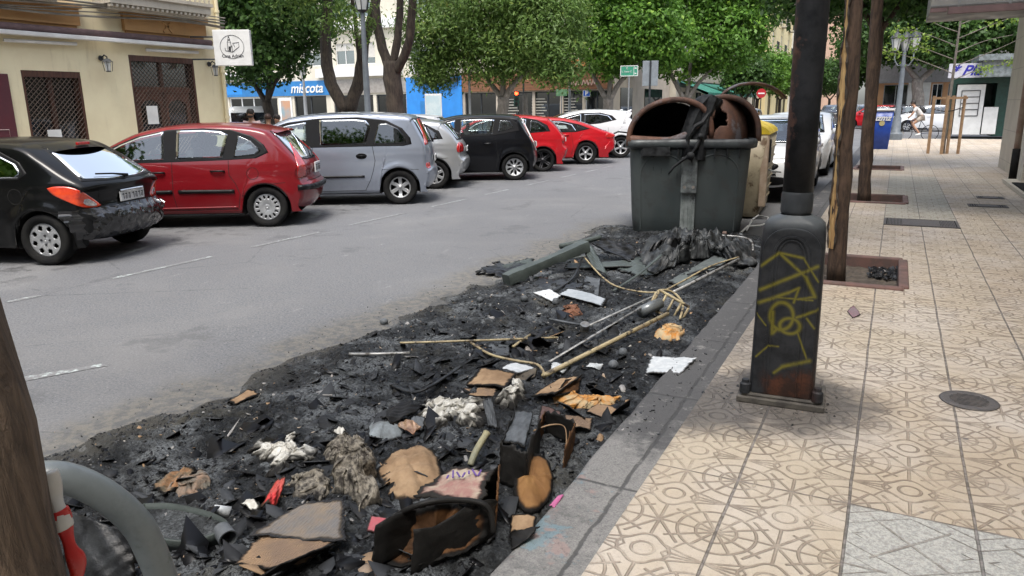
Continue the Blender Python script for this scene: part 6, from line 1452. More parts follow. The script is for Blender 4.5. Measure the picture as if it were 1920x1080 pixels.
# tan box and white plate
sheet('cardboard', 'pale tan cardboard lid lying flat in the centre of the ash', 'cardboard', [(872, 722, .03), (950, 728, .04), (968, 700, .06), (900, 690, .06)], MT['card'], .008, .012, .004, 26)
sheet('cardboard', 'torn brown strip under the pale tan lid', 'cardboard', [(868, 728, .01), (880, 742, .0), (935, 742, .0), (930, 726, .02)], MT['card_strip'], .006, .0, .004, 27, n=14, ragged=1)
sheet('cardboard', 'grey cardboard flap joined to the right of the pale tan lid', 'cardboard', [(962, 722, .01), (1005, 706, .01), (1008, 688, .05), (965, 700, .06)], burnt('grey_card', (.20, .18, .15), (.14, .12, .10), amt=.3), .007, .0, .003, 28, n=14)
sheet('plastic_plate', 'bluish white plastic plate behind the pale tan lid', 'plate', [(938, 690, .05), (970, 700, .05), (1005, 690, .05), (960, 680, .05)], MT['white_sheet'], .006, .006, .003, 29, n=12)
# white paper ash
crumple('burnt_paper', 'long heap of crinkled white paper ash in the centre of the rubbish', 'burnt paper', [(775, 775), (790, 755), (820, 748), (835, 762), (880, 758), (912, 752), (918, 775), (905, 805), (870, 800), (840, 792), (815, 808), (790, 800), (770, 790)], MT['cloth_white'], .07, 30, 28, fold=1.2)
crumple('burnt_paper', 'small knot of white paper ash on top of the tall black box', 'burnt paper', [(925, 760), (945, 752), (965, 740), (968, 722), (985, 728), (990, 745), (975, 765), (945, 768)], MT['cloth_white'], .09, 31, 30, fold=1.2)
crumple('burnt_paper', 'ragged white paper ash at the left of the heap', 'burnt paper', [(463, 840), (470, 828), (500, 838), (530, 842), (552, 815), (556, 838), (600, 848), (598, 862), (560, 868), (540, 882), (500, 892), (510, 870), (480, 856)], MT['cloth_white'], .05, 32, 30, fold=1.2)
crumple('burnt_rags', 'black and white tangle of burnt rags left of the rounded cardboard', 'rags', [(612, 860), (620, 835), (650, 825), (690, 835), (712, 860), (705, 900), (712, 945), (680, 960), (640, 930), (618, 900)], burnt('rag_mix', (.035, .03, .026), (.30, .27, .22), amt=.45, scale=34, s3=24), .11, 33, 26, fold=1.2)
crumple('burnt_paper', 'black and white curled paper wisps below the ragged white ash', 'burnt paper', [(530, 905), (560, 890), (600, 885), (628, 915), (600, 935), (560, 930)], burnt('wisps', (.30, .27, .22), (.05, .045, .04), amt=.5, scale=30, s3=20), .05, 34, 30, fold=1.3)
sheet('burnt_paper', 'small pale burnt scrap above the tangle of rags', 'burnt paper', [(622, 812, .03), (640, 822, .02), (650, 806, .03), (634, 800, .04)], MT['cloth_white'], .004, .01, .008, 35, n=12)
dome('melted_bowl', 'grey domed melted bowl on the ash above the rounded cardboard', 'bowl', [(690, 818), (694, 795), (722, 785), (752, 795), (758, 818), (735, 828), (705, 828)], burnt('bowl', (.30, .34, .36), (.12, .13, .135), amt=.35), .055, .002, 36)
sheet('metal_sheet', 'crumpled copper-coloured foil next to the domed bowl', 'foil', [(742, 800, .03), (775, 815, .02), (790, 800, .05), (760, 786, .06)], mat('copper', (.45, .30, .20), (.2, .11, .07), scale=14, rough=.35, metal=.5), .003, .015, .006, 37, n=14)
sheet('melted_sheet', 'curled black burnt shell behind the domed bowl', 'burnt sheet', [(700, 790, .03), (735, 795, .05), (790, 765, .07), (750, 758, .06)], MT['char'], .005, .03, .008, 38, ragged=1)
sheet('melted_sheet', 'grey-brown burnt scrap at the left end of the white paper ash', 'burnt sheet', [(765, 795, .03), (790, 808, .02), (800, 785, .06), (775, 778, .06)], MT['char_grey'], .004, .01, .006, 39, n=14)
rod('branch', 'short scorched stick propped up in front of the tall black box', 'stick', [(882, 872, .01), (893, 845, .05), (913, 812, .09)], [.016] * 10 + [.02], mat('stick', (.20, .21, .16), (.33, .30, .18), scale=8, rough=.7), 8)
sheet('red_wrapper', 'crumpled red and yellow plastic wrapper at the left of the heap', 'wrapper', [(488, 950, .02), (515, 958, .01), (535, 905, .04), (518, 898, .05)], MT['red_plastic'], .003, .025, .010, 41, n=16, ragged=1)
sheet('red_packet', 'small red and pink packet under the rounded cardboard', 'packet', [(688, 995, .02), (725, 1002, .02), (738, 975, .03), (695, 966, .04)], MT['pink'], .008, .003, .002, 42, n=10)
sheet('pink_scrap', 'tiny bright pink scrap on the edge of the kerb', 'scrap', [(1030, 948, .005), (1040, 952, .0), (1058, 928, .008), (1045, 930, .012)], mat('pink_bright', (.55, .15, .32), rough=.6), .002, .004, .002, 43, n=8)
sheet('burnt_paper', 'brown and orange half-burnt leaves of paper at the left of the ash', 'burnt paper', [(285, 915, .01), (310, 930, .01), (372, 885, .03), (340, 878, .04)], burnt('brown_leaf', (.30, .16, .08), (.12, .10, .07), amt=.5, scale=16), .004, .015, .015, 44, ragged=1)
crumple('burnt_paper', 'mottled grey-green crumpled waste beside the brown paper leaves', 'burnt paper', [(310, 925), (330, 900), (365, 885), (395, 892), (385, 915), (350, 928)], burnt('waste', (.14, .13, .11), (.25, .17, .12), amt=.4, scale=20), .05, 45, 26)
sheet('cardboard', 'small tan cardboard scrap on the edge of the ash by the road', 'cardboard', [(425, 755, .01), (440, 758, .01), (487, 738, .02), (465, 730, .03)], MT['card'], .005, .01, .003, 46, n=12)
sheet('paper_cup', 'small crumpled white wrapper left of the red plastic wrapper', 'wrapper', [(448, 945, .02), (472, 962, .01), (490, 950, .02), (470, 936, .03)], MT['cloth_white'], .003, .015, .006, 47, n=12)
q = MB(); p = GA(414, 958, .02); q.lathe([(.0, -.03), (.018, -.03), (.026, .035), (.022, .035), (.015, -.025)], (0, 0, 0), 16, 'X'); o = q.build('paper_cup', MT['white_sheet'], smooth=True); o.location = p; o.rotation_euler = (.2, .4, .7); tag(o, 'small white paper cup lying on the ash near the burnt tray', 'cup')
q = MB(); p = GA(422, 1002, .035); q.lathe([(.0, -.035), (.033, -.035), (.036, .035), (.031, .035), (.029, -.03), (0, -.03)], (0, 0, 0), 20, 'X'); o = q.build('tin_can', MT['char_grey'], smooth=True, ang=40); o.location = p; o.rotation_euler = (0, .1, -.4); tag(o, 'burnt grey can on its side at the end of the oval tray', 'can')
q = MB(); p = GA(1096, 617, .03); q.lathe([(.0, -.045), (.033, -.045), (.035, .045), (.030, .045), (.0, .04)], (0, 0, 0), 18); o = q.build('tin_can', mat('can', (.30, .30, .29), (.14, .13, .12), scale=20, rough=.4, metal=.6), smooth=True, ang=40); o.location = p; o.rotation_euler = (.3, .2, 0); tag(o, 'small grey tin can standing between the burnt rods', 'can')
# oval burnt tray and wheelie bin skin by the hoop
ring_px = [(270, 950, .03), (320, 950, .05), (380, 962, .05), (415, 975, .05), (428, 990, .04), (400, 1008, .03), (360, 1020, .03), (310, 1018, .03), (262, 1000, .03), (240, 975, .03)]
P = [GA(*p) for p in ring_px]; c = sum(P, Vector()) / len(P); t = thing('burnt_tray', 'black oval plastic tray rim half full of ash beside the steel hoop', 'tray', c)
cc = catmull([tuple(p - c) for p in P] + [tuple(P[0] - c)], 6); q = MB(); q.grid([[(x, y, z + .015), (x * .97, y * .97, z + .018), (x * .98, y * .98, z - .03), (x * 1.01, y * 1.01, z - .04), (x * 1.02, y * 1.02, z + .01)] for x, y, z in cc], wrap=True); q.build('rim', MT['melt_green'], t, smooth=True)
q = MB(); k = len(cc); q.add([(0, 0, .0)] + [(x * .97, y * .97, z - .01) for x, y, z in cc], [(0, i + 1, i + 2 if i + 2 <= k else 1) for i in range(k - 1)]); q.build('ash_fill', MT['ash'], t)
sheet('melted_plastic', 'black scorched plastic panel with grey edge beneath the steel hoop', 'plastic panel', [(115, 1090, .02), (255, 1090, .02), (250, 1000, .16), (125, 955, .22)], MT['melt_black'], .008, .02, .006, 51)
# rods and frames
rod('metal_pole', 'long tan pole lying from the rubbish towards the bent bracket', 'pole', [(1018, 705, .03), (1252, 588, .07)], .016, MT['rod_tan'], 10)
rod('metal_pole', 'white-grey thin pole continuing from the bracket to the melted lid', 'pole', [(1262, 548, .07), (1385, 486, .10)], .014, MT['rod_grey'], 10)
rod('metal_strip', 'grey metal strip leaning across the long tan pole', 'metal strip', [(1030, 678, .03), (1225, 562, .10)], .012, MT['rod_grey'], 6, flat=.35)
rod('metal_strip', 'slotted second metal strip beside the grey one', 'metal strip', [(1104, 610, .05), (1232, 552, .12)], .012, MT['rod_grey'], 6, flat=.4)
rod('metal_tube', 'short wide grey tube resting behind the bracket', 'tube', [(1200, 585, .05), (1238, 568, .09)], .045, mat('tube_grey', (.20, .215, .22), (.13, .14, .145), rough=.35, metal=.3), 14)
# bracket
c = GA(1255, 578, .06); t = thing('metal_bracket', 'cream cast metal bracket with oval slots at the joint of the poles', 'bracket', c); q = MB()
ex = (GA(1283, 592, .02) - GA(1228, 560, .12)); up_ = Vector((.03, .02, .07))
for k in range(5):
    a = GA(1228, 560, .12) - c + ex * (k / 4); q.tube([a - up_, a + up_ * .9], .010, 6)
q.tube([GA(1228, 560, .12) - c + up_, GA(1283, 592, .02) - c + up_], .012, 6); q.tube([GA(1228, 560, .12) - c - up_, GA(1283, 592, .02) - c - up_], .014, 6)
q.build('bracket_frame', MT['rod_tan'], t, smooth=True); q = MB(); cc = catmull([tuple(GA(*p) - c) for p in ((1222, 565, .10), (1235, 545, .16), (1262, 548, .14), (1280, 570, .08), (1275, 598, .03))], 5); q.tube(cc, .010, 6); q.build('bracket_loop', MT['rod_tan'], t, smooth=True)
rod('metal_rod', 'thin straight tan rod lying across the middle of the ash', 'rod', [(750, 643, .02), (850, 640, .03), (1046, 633, .03)], .008, MT['rod_tan'], 6)
rod('metal_rod', 'thin bent tan rod curving down to the end of the long pole', 'rod', [(880, 640, .03), (918, 664, .03), (965, 676, .04), (1008, 684, .05), (1022, 704, .03)], .009, MT['rod_tan'], 6)
rod('metal_rod', 'short pale stub of rod crossing the thin straight rod', 'rod', [(962, 650, .02), (994, 628, .04)], .010, MT['rod_tan'], 6)
rod('metal_rod', 'short grey rod at the left side of the ash', 'rod', [(655, 664, .015), (700, 664, .02), (768, 662, .02)], .011, MT['rod_grey'], 6)
rod('metal_rod', 'faint ash-covered rod beside the small tin can', 'rod', [(1030, 598, .015), (1070, 606, .02), (1110, 612, .02)], .010, MT['char_grey'], 6)
rod('plastic_strip', 'black curved plastic strip left of the pale tan lid', 'strip', [(735, 722, .02), (775, 735, .03), (810, 722, .04), (865, 686, .05)], .020, MT['melt_black'], 6, flat=.4)
sheet('metal_plate', 'small grey plate lying under the thin straight rod', 'plate', [(912, 664, .01), (955, 668, .01), (958, 646, .02), (915, 643, .02)], MT['char_grey'], .005, 0, .002, 53, n=8)
sheet('white_tile', 'white cracked sheet lying on the ash next to the kerb', 'white sheet', [(1210, 698, .01), (1275, 700, .01), (1306, 670, .02), (1222, 668, .03)], MT['white_sheet'], .008, .0, .003, 54, ragged=.8)
crumple('paper_scrap', 'orange and cream scorched paper near the tan pole and kerb', 'paper', [(1225, 632), (1232, 615), (1262, 612), (1286, 622), (1280, 636), (1250, 640)], MT['orange_cloth'], .06, 55, 24)
sheet('metal_foil', 'crumpled blue-grey foil at the foot of the long tan pole', 'foil', [(1030, 695, .01), (1055, 700, .01), (1070, 684, .02), (1035, 680, .03)], MT['white_sheet'], .003, .01, .008, 56, n=14, ragged=1)
sheet('white_scrap', 'little white torn scrap between pole and white sheet', 'scrap', [(1098, 688, .01), (1125, 694, .0), (1133, 684, .02), (1105, 680, .02)], MT['white_sheet'], .003, .01, .006, 57, n=10, ragged=1)
sheet('white_board', 'short bluish white panel lying nearest the melted beam', 'plastic panel', [(998, 548, .01), (1038, 566, .01), (1052, 554, .03), (1030, 541, .03)], MT['white_sheet'], .006, 0, .003, 58, n=10)
sheet('white_board', 'long grey-white bent panel right of the short white one', 'plastic panel', [(1046, 552, .02), (1130, 575, .01), (1140, 560, .05), (1062, 540, .06)], burnt('grey_white', (.34, .37, .40), (.24, .27, .30), amt=.2), .007, .01, .003, 59, n=14)
sheet('melted_tray', 'grey channel-shaped tray behind the white panels', 'tray', [(1085, 555, .01), (1122, 562, .01), (1127, 520, .04), (1098, 514, .04)], MT['char_grey'], .008, -.01, .002, 60, n=10)
crumple('burnt_leaves', 'rust-coloured burnt scraps in the ash below the long white panel', 'scraps', [(1055, 590), (1058, 572), (1085, 572), (1090, 590), (1075, 598)], burnt('rusty', (.22, .10, .06), (.10, .05, .03), amt=.4, scale=30), .04, 61, 34)
for k, (x, y, lb) in enumerate([(1168, 660, 'small burnt ball in the ash above the white scrap'), (1150, 683, 'small dark ball in the ash right of the white scrap'), (1042, 565, 'charred ball by the short white panel'), (983, 560, 'charred ball in the ash left of the white panels'), (900, 562, 'charred ball at the edge of the ash below the melted beam'), (720, 603, 'stone-sized charred ball on the road edge')]):
    q = MB(); rs = random.Random(k); q.lathe([(0, -.03)] + [(.034 * math.cos(a) * rs.uniform(.85, 1.1), .03 * math.sin(a)) for a in (-1, -.5, 0, .5, 1)] + [(0, .03)], n=12); o = q.build('charred_ball', MT['char_grey'], smooth=True); o.location = GA(x, y, .02); tag(o, lb, 'charred ball', 'charred balls in the ash')
# melted wheelie bin remains
def beam(name, label, a, b, w, h, m, seed):
    A, B = GA(*a), GA(*b); d = B - A; L = d.length; side = d.normalized().cross(Vector((0, 0, 1))).normalized(); upv = side.cross(d.normalized()); q = MB(); rs = random.Random(seed); P = []
    for i in range(25):
        u = i / 24; c = d * u; ww = w * (1 + .12 * math.sin(u * 9)); hh = h * (1 + .15 * math.sin(u * 7 + 1))
        P.append([c + side * x * ww + upv * z * hh + Vector((rs.uniform(-1, 1), rs.uniform(-1, 1), rs.uniform(-1, 1))) * .003 for x, z in ((-.5, .1), (-.42, .5), (.42, .5), (.5, .1), (.46, -.8 - .3 * rs.random() * (i % 4 == 0)), (-.46, -.7))])
    q.grid(P, wrap=True); q.add(P[0], [tuple(range(6))]); q.add(P[-1], [tuple(range(6))[::-1]]); o = q.build(name, m, ang=35); o.location = A
    me = o.data; at = me.attributes.new('rim', 'FLOAT', 'POINT'); return tag(o, label, 'plastic beam')
beam('melted_beam', 'thick grey-green melted plastic beam propped on the ash', (948, 522, .05), (1098, 458, .24), .12, .07, MT['melt_green'], 3)
rod('melted_beam', 'grey tube rising behind the thick melted beam', 'tube', [(1050, 462, .14), (1085, 455, .20), (1125, 445, .24)], .03, MT['melt_green'], 8)
sheet('melted_sheet', 'dark twisted plastic ribbon hanging from the raised end of the beam', 'burnt sheet', [(1088, 462, .20), (1110, 462, .20), (1142, 522, .04), (1115, 508, .05)], MT['melt_green'], .006, .02, .008, 62)
sheet('melted_sheet', 'grey sagging plastic membrane between beam and melted lid', 'burnt sheet', [(1108, 455, .16), (1130, 446, .20), (1195, 470, .12), (1180, 492, .05)], MT['melt_black'], .006, -.04, .015, 63)
rod('metal_wire', 'long looping tan wire from the beam to the melted lid', 'wire', [(1095, 482, .12), (1130, 520, .06), (1165, 540, .05), (1230, 548, .06), (1275, 530, .07), (1330, 500, .09), (1385, 482, .10)], .008, MT['rod_tan'], 6)
sheet('plastic_sheet', 'long smooth grey-green panel in front of the melted lid', 'plastic panel', [(1250, 528, .02), (1275, 538, .01), (1368, 488, .05), (1340, 478, .06)], burnt('panel_gg', (.13, .15, .145), (.09, .10, .10), amt=.1, rough=.4), .01, .01, .004, 64)
sheet('plastic_sheet', 'flat dark panel on the ash left of the melted lid', 'plastic panel', [(1060, 505, .02), (1065, 495, .03), (1205, 488, .04), (1215, 500, .02)], MT['melt_green'], .012, 0, .004, 65)
crumple('melted_plastic', 'black and grey melted lid folded like cloth at the foot of the container', 'melted lid', [(1200, 500), (1195, 480), (1215, 462), (1240, 460), (1300, 462), (1370, 468), (1415, 480), (1420, 500), (1390, 505), (1340, 488), (1290, 492), (1245, 512), (1225, 520), (1212, 512)], burnt('lid_melt', (.007, .0075, .008), (.06, .065, .068), amt=.15, scale=7, rough=.4), .26, 66, 13, lift=.03, rings=40, fold=1.15)
P = []
q = MB(); rs = random.Random(2)
for i in range(30):     # ribbed fold rising in front
    u = i / 29; a = GA(1205 + 60 * u, 500 - 8 * u, 0); b = a + Vector((0, 0, 0)); row = []
    for j in range(16):
        v = j / 15; ang = v * 2.4; row.append((a.x + .10 * v + .012 * math.sin(u * 40), a.y + .22 * v + .04 * math.sin(u * 7), a.z + .02 + (.20 + .05 * math.sin(u * 3)) * math.sin(min(ang, 3.0)) + .008 * math.sin(u * 55)))
    P.append(row)
q.grid(P); o = q.build('melted_fold', MT['melt_black'], smooth=True); s = o.modifiers.new('s', 'SOLIDIFY'); s.thickness = .008; o.data.attributes.new('rim', 'FLOAT', 'POINT'); tag(o, 'pleated grey plastic fold at the left end of the melted lid', 'melted plastic')
rod('metal_rod', 'thin rusty rim wire along the back of the melted lid', 'wire', [(1235, 441, .16), (1300, 440, .17), (1398, 446, .14), (1412, 470, .08)], .012, MT['rod_grey'], 6)
for k, (a, b, c_, d_, lb, s) in enumerate([((890, 512), (945, 520), (1000, 500), (930, 492), 'flat black melted scraps spilling onto the road left of the beam', 70), ((915, 505), (960, 512), (1020, 492), (985, 486), 'long thin grey melted scrap behind the flat black scraps', 71), ((1130, 470), (1190, 480), (1205, 468), (1160, 458), 'dark crumpled sheet behind the sagging membrane', 72)]):
    sheet('melted_sheet', lb, 'burnt sheet', [(*a, .02), (*b, .01), (*c_, .03), (*d_, .05)], MT['melt_black'] if k != 1 else MT['melt_green'], .008, .02, .02, s, ragged=2)
for k, (pts, w, mm, lb) in enumerate([([(1000, 500, .03), (1055, 486, .05), (1120, 478, .08)], .022, 'melt_green', 'narrow grey-green strip lying behind the thick melted beam'), ([(905, 502, .02), (970, 496, .03), (1040, 500, .04)], .018, 'melt_black', 'flattened black strip reaching onto the road at the left end of the wreckage'),
        ([(1150, 545, .03), (1200, 512, .08), (1240, 478, .16)], .016, 'melt_green', 'curved dark bar leaning towards the melted lid from the ash'), ([(1040, 545, .02), (1075, 520, .04), (1092, 482, .12)], .014, 'melt_black', 'thin black strip hanging down beneath the raised end of the beam'), ([(1290, 515, .03), (1340, 500, .05), (1400, 496, .04)], .018, 'melt_black', 'charred black bar under the white-grey pole by the kerb')]):
    rod('melted_strip', lb, 'strip', pts, w, MT[mm], 6, flat=.45)
sheet('melted_sheet', 'flat black buckled sheet between the thick beam and the white boards', 'burnt sheet', [(960, 548, .01), (1060, 560, .01), (1100, 530, .03), (1010, 520, .03)], MT['melt_black'], .006, .0, .014, 91, ragged=2)
sheet('melted_sheet', 'wide scorched grey sheet lying in front of the container foot', 'burnt sheet', [(1140, 500, .02), (1215, 520, .02), (1260, 486, .05), (1180, 478, .05)], MT['melt_green'], .006, .0, .014, 92, ragged=2)
sheet('fallen_leaf', 'faded pink torn wrapper lying on the pavement tiles', 'wrapper', [(1588, 582, .0), (1598, 594, .0), (1612, 590, .006), (1598, 572, .010)] if 0 else [tuple(G(1588, 584, SZ + .004)), tuple(G(1598, 596, SZ + .004)), tuple(G(1614, 590, SZ + .012)), tuple(G(1600, 572, SZ + .016))], burnt('dull_pink', (.25, .11, .13), (.2, .16, .17), amt=.2), .003, .006, .003, 73, n=10, raw=True)
q_ = G(1462, 762, SZ + .052)
for k, (x, y, s_, lb) in enumerate([(1125, 822, .03, 'small tan crust on the ash near the kerb'), (1350, 1030, 0, '')][:1]):
    dome('crust', lb, 'crust', [(x - 8, y + 4), (x - 4, y - 6), (x + 6, y - 5), (x + 8, y + 4), (x, y + 7)], MT['card'], .02, .004, 80)
# steel hoop
t = thing('steel_hoop', 'grey-green painted steel hoop guard in the lower left corner', 'hoop', PD(290, 1000, 1.75) * 1); t.location.z = 0
o = t.location.copy(); pts = [PD(20, 905, 1.80), PD(95, 893, 1.76), PD(150, 905, 1.75), PD(205, 935, 1.745), PD(250, 975, 1.74), PD(278, 1020, 1.74)]
last = pts[-1]; pts += [last + Vector((.015, .02, -.16)), last + Vector((.02, .03, -.45)), Vector((last.x + .02, last.y + .03, .02))]
q = MB(); q.tube(catmull([tuple(p - o) for p in pts], 8), .034, 20)
def hoopmat():
    m, nt, b = newmat('hoop_paint'); P = wpos(nt); n = noise(nt, P, 9, 6, .7); n2 = noise(nt, P, 22, 4, .6)
    c = mixc(nt, sstep(nt, n, .35, .7), (.20, .225, .23), (.14, .16, .165)); z = sepxyz(nt, P)[2]
    c = mixc(nt, M_(nt, 'MULTIPLY', sstep(nt, z, .80, .70), sstep(nt, n, .48, .58)), c, (.035, .07, .03)); c = mixc(nt, sstep(nt, n2, .70, .73), c, (.18, .03, .03)); c = mixc(nt, M_(nt, 'MULTIPLY', sstep(nt, n2, .30, .27), .7), c, (.5, .52, .52))
    nt.links.new(c.s, b.inputs['Base Color']); b.inputs['Roughness'].default_value = .35; bump(nt, b, n2, .15, .003); return m
q.build('tube', hoopmat(), t, smooth=True)
# red and white tape hanging from the trunk
P = [PD(93, 885, 1.30), PD(102, 925, 1.30), PD(112, 955, 1.29), PD(122, 990, 1.29), PD(133, 1030, 1.28), PD(146, 1060, 1.28), PD(142, 1100, 1.28)]
for nm, sl_, m, lb in (('barrier_tape', P[:4], mat('tape_white', (.72, .70, .66), rough=.35), 'white end of barrier tape tied round the leaning trunk'), ('barrier_tape', P[2:], mat('tape_red', (.62, .03, .02), (.5, .02, .02), rough=.3), 'red twisted barrier tape hanging from the leaning trunk')):
    o = sl_[0].copy(); q = MB(); c = catmull([tuple(p - o) for p in sl_], 8); N = len(c); q.tube(c, [.013 + .003 * math.sin(i * .35) for i in range(N)], 8, flat=.45); ob = q.build(nm, m, smooth=True); ob.location = o; tag(ob, lb, 'barrier tape')
# ---------------------------------------------------------------- buildings
def bw(mb, name, m, t, smooth=False, bevel=0, ang=None, base=None):
    l = base if base is not None else t.location; mb.v = [(v[0] - l[0], v[1] - l[1], v[2] - l[2]) for v in mb.v]; return mb.build(name, m, t, smooth, bevel, ang)
class Fac:
    def __init__(s, name, label, O, r, n, W, H, wall, depth=8, cat='building', z0=0):
        s.O = Vector(O); s.r = Vector(r); s.n = Vector(n); s.W = W; s.H = H; s.t = thing(name, label, cat, (O[0], O[1], 0)); s.holes = []; s.wall = wall; s.depth = depth; s.z0 = z0
    def P(s, u, z, o=0): return s.O + s.r * u + Vector((0, 0, z)) + s.n * o
    def u(s, p): return (Vector(p) - s.O).dot(s.r)
    def box(s, q, u0, u1, z0, z1, o0, o1):
        vs = [s.P(u, z, o) for z in (z0, z1) for o in (o0, o1) for u in (u0, u1)]
        q.add(vs, [(0, 2, 3, 1), (4, 5, 7, 6), (0, 1, 5, 4), (2, 6, 7, 3), (0, 4, 6, 2), (1, 3, 7, 5)]); return q
    def wallmesh(s, name='wall', rev=.22):
        us = sorted({0, s.W, *[h[0] for h in s.holes], *[h[1] for h in s.holes]}); zs = sorted({s.z0, s.H, *[h[2] for h in s.holes], *[h[3] for h in s.holes]}); q = MB()
        for i in range(len(us) - 1):
            for j in range(len(zs) - 1):
                cu, cz = (us[i] + us[i + 1]) / 2, (zs[j] + zs[j + 1]) / 2
                if any(h[0] < cu < h[1] and h[2] < cz < h[3] for h in s.holes): continue
                q.add([s.P(us[i], zs[j]), s.P(us[i + 1], zs[j]), s.P(us[i + 1], zs[j + 1]), s.P(us[i], zs[j + 1])], [(0, 1, 2, 3)])
        for a, b, c, d in s.holes:
            q.add([s.P(a, c), s.P(b, c), s.P(b, d), s.P(a, d), s.P(a, c, -rev), s.P(b, c, -rev), s.P(b, d, -rev), s.P(a, d, -rev)], [(0, 4, 5, 1), (1, 5, 6, 2), (2, 6, 7, 3), (3, 7, 4, 0)])
        W, D, H = s.W, -s.depth, s.H
        q.add([s.P(0, s.z0), s.P(W, s.z0), s.P(W, s.z0, D), s.P(0, s.z0, D), s.P(0, H), s.P(W, H), s.P(W, H, D), s.P(0, H, D)], [(0, 3, 7, 4), (1, 5, 6, 2), (2, 6, 7, 3), (4, 7, 6, 5)])
        return bw(q, name, s.wall, s.t)
    def window(s, a, b, c, d, frame, pane, o=-.12, mull=1, blind=0, fw=.05, nm='window'):
        s.holes.append((a, b, c, d)); q = MB()
        s.box(q, a, a + fw, c, d, o - .04, o + .03); s.box(q, b - fw, b, c, d, o - .04, o + .03); s.box(q, a + fw, b - fw, c, c + fw, o - .04, o + .03); s.box(q, a + fw, b - fw, d - fw, d, o - .04, o + .03)
        for k in range(mull): um = a + (b - a) * (k + 1) / (mull + 1); s.box(q, um - fw / 2, um + fw / 2, c + fw, d - fw, o - .04, o + .025)
        w = bw(q, nm, frame, s.t); q = MB(); q.add([s.P(a, c, o - .02), s.P(b, c, o - .02), s.P(b, d, o - .02), s.P(a, d, o - .02)], [(0, 1, 2, 3)]); bw(q, 'pane', pane, w, base=s.t.location)
        if blind:
            q = MB(); zb = d - (d - c) * blind; s.box(q, a + fw, b - fw, zb, d - fw, o + .0, o + .02); bw(q, 'blind', MT['blind'], w, base=s.t.location)
        return w
def stucco(name, c1, c2, stain=(.2, .17, .12), sc=1.2):
    m, nt, b = newmat(name); P = wpos(nt); X, Y, Z = sepxyz(nt, P); n = noise(nt, P, sc, 6, .65); n2 = noise(nt, P, 60, 3, .6)
    mp = nt.nodes.new('ShaderNodeMapping'); mp.inputs['Scale'].default_value = (2, 2, .25); nt.links.new(P, mp.inputs[0]); st = noise(nt, mp.outputs[0], 2.2, 5, .7)
    c = mixc(nt, sstep(nt, n, .35, .65), c1, c2); c = mixc(nt, M_(nt, 'MULTIPLY', sstep(nt, st, .55, .75), .4), c, stain)
    nt.links.new(c.s, b.inputs['Base Color']); b.inputs['Roughness'].default_value = .85; bump(nt, b, n2, .2, .004); return m
MT['yellow_wall'] = stucco('yellow_stucco', (.78, .70, .47), (.72, .63, .42), (.42, .34, .2)); MT['maroon'] = mat('maroon', (.10, .022, .03), (.085, .02, .028), rough=.45, scale=3)
MT['wood_dark'] = mat('dark_wood', (.09, .035, .02), (.05, .02, .013), scale=10, rough=.45, stretch=(3, 3, .4)); MT['ochre'] = stucco('ochre_moulding', (.50, .29, .12), (.42, .24, .10)); MT['stone_pale'] = stucco('pale_stone', (.50, .46, .38), (.42, .38, .31))
MT['cream_wall'] = stucco('cream_wall', (.62, .58, .47), (.56, .52, .43)); MT['blind'] = mat('roller_blind', (.55, .53, .48), (.48, .46, .42), rough=.6); MT['awning'] = mat('awning_fabric', (.16, .10, .10), (.12, .08, .08), rough=.8)
MT['blue'] = mat('shop_blue', (.02, .22, .62), (.018, .19, .55), rough=.5, scale=2); MT['blue2'] = mat('fascia_blue', (.02, .17, .42), (.016, .14, .36), rough=.45, scale=2); MT['steel'] = mat('steel_grey', (.30, .31, .31), (.2, .2, .2), rough=.4, metal=.5)
Y0 = -10.0
yb = Fac('yellow_building', 'yellow corner building with latticed shutters, brown mouldings and iron balconies', (-15, Y0, 0), (0, 1, 0), (1, 0, 0), 13.8 - Y0, 13, MT['yellow_wall'], 10)
U = lambda Y: Y - Y0
# openings: window, door, plus one more beyond the maroon panel and the upper storeys
def lattice(F, a, b, c, d, t, o=-.03):
    q = MB(); s = .10; w = .006
    n0 = int((b - a + d - c) / s) + 1
    for k in range(1, n0):
        for sg in (1, -1):
            v = k * s; x0, z0 = (a + v, c) if v < b - a else (b, c + v - (b - a)); x1, z1 = (a, c + v) if v < d - c else (a + v - (d - c), d)
            if sg < 0: x0, x1 = a + b - x0, a + b - x1
            dx, dz = x1 - x0, z1 - z0; L = math.hypot(dx, dz)
            if L < .02: continue
            px_, pz_ = -dz / L * w, dx / L * w
            q.add([F.P(x0 + px_, z0 + pz_, o), F.P(x0 - px_, z0 - pz_, o), F.P(x1 - px_, z1 - pz_, o), F.P(x1 + px_, z1 + pz_, o), F.P(x0, z0, o + .012), F.P(x1, z1, o + .012)], [(0, 4, 5, 3), (4, 1, 2, 5)])
    g = bw(q, 'lattice_shutter', MT['wood_lattice'], t); q = MB()
    for u0, u1 in ((a, a + .05), (b - .05, b)): F.box(q, u0, u1, c, d, o - .02, o + .02)
    F.box(q, a + .05, b - .05, d - .12, d, o - .02, o + .02); bw(q, 'shutter_rail', MT['wood_dark'], t); return g
MT['wood_lattice'] = mat('shutter_metal', (.19, .15, .125), (.15, .11, .09), rough=.45, metal=.3)
MT['inner_dark'] = glassm('shop_inner', (.008, .009, .01), .05)
w = yb.window(U(8.87), U(10.06), .85, 2.50, MT['wood_dark'], MT['inner_dark'], mull=1, fw=.09, nm='shop_window'); lattice(yb, U(8.87), U(10.06), .85, 2.50, yb.t)
w = yb.window(U(4.0), U(5.4), .85, 2.50, MT['wood_dark'], MT['inner_dark'], mull=1, fw=.09, nm='shop_window'); lattice(yb, U(4.0), U(5.4), .85, 2.50, yb.t)
d = yb.window(U(11.21), U(12.92), .15, 2.90, MT['wood_dark'], MT['inner_dark'], mull=1, fw=.07, nm='door'); lattice(yb, U(11.21), U(12.92), .15, 2.90, yb.t)
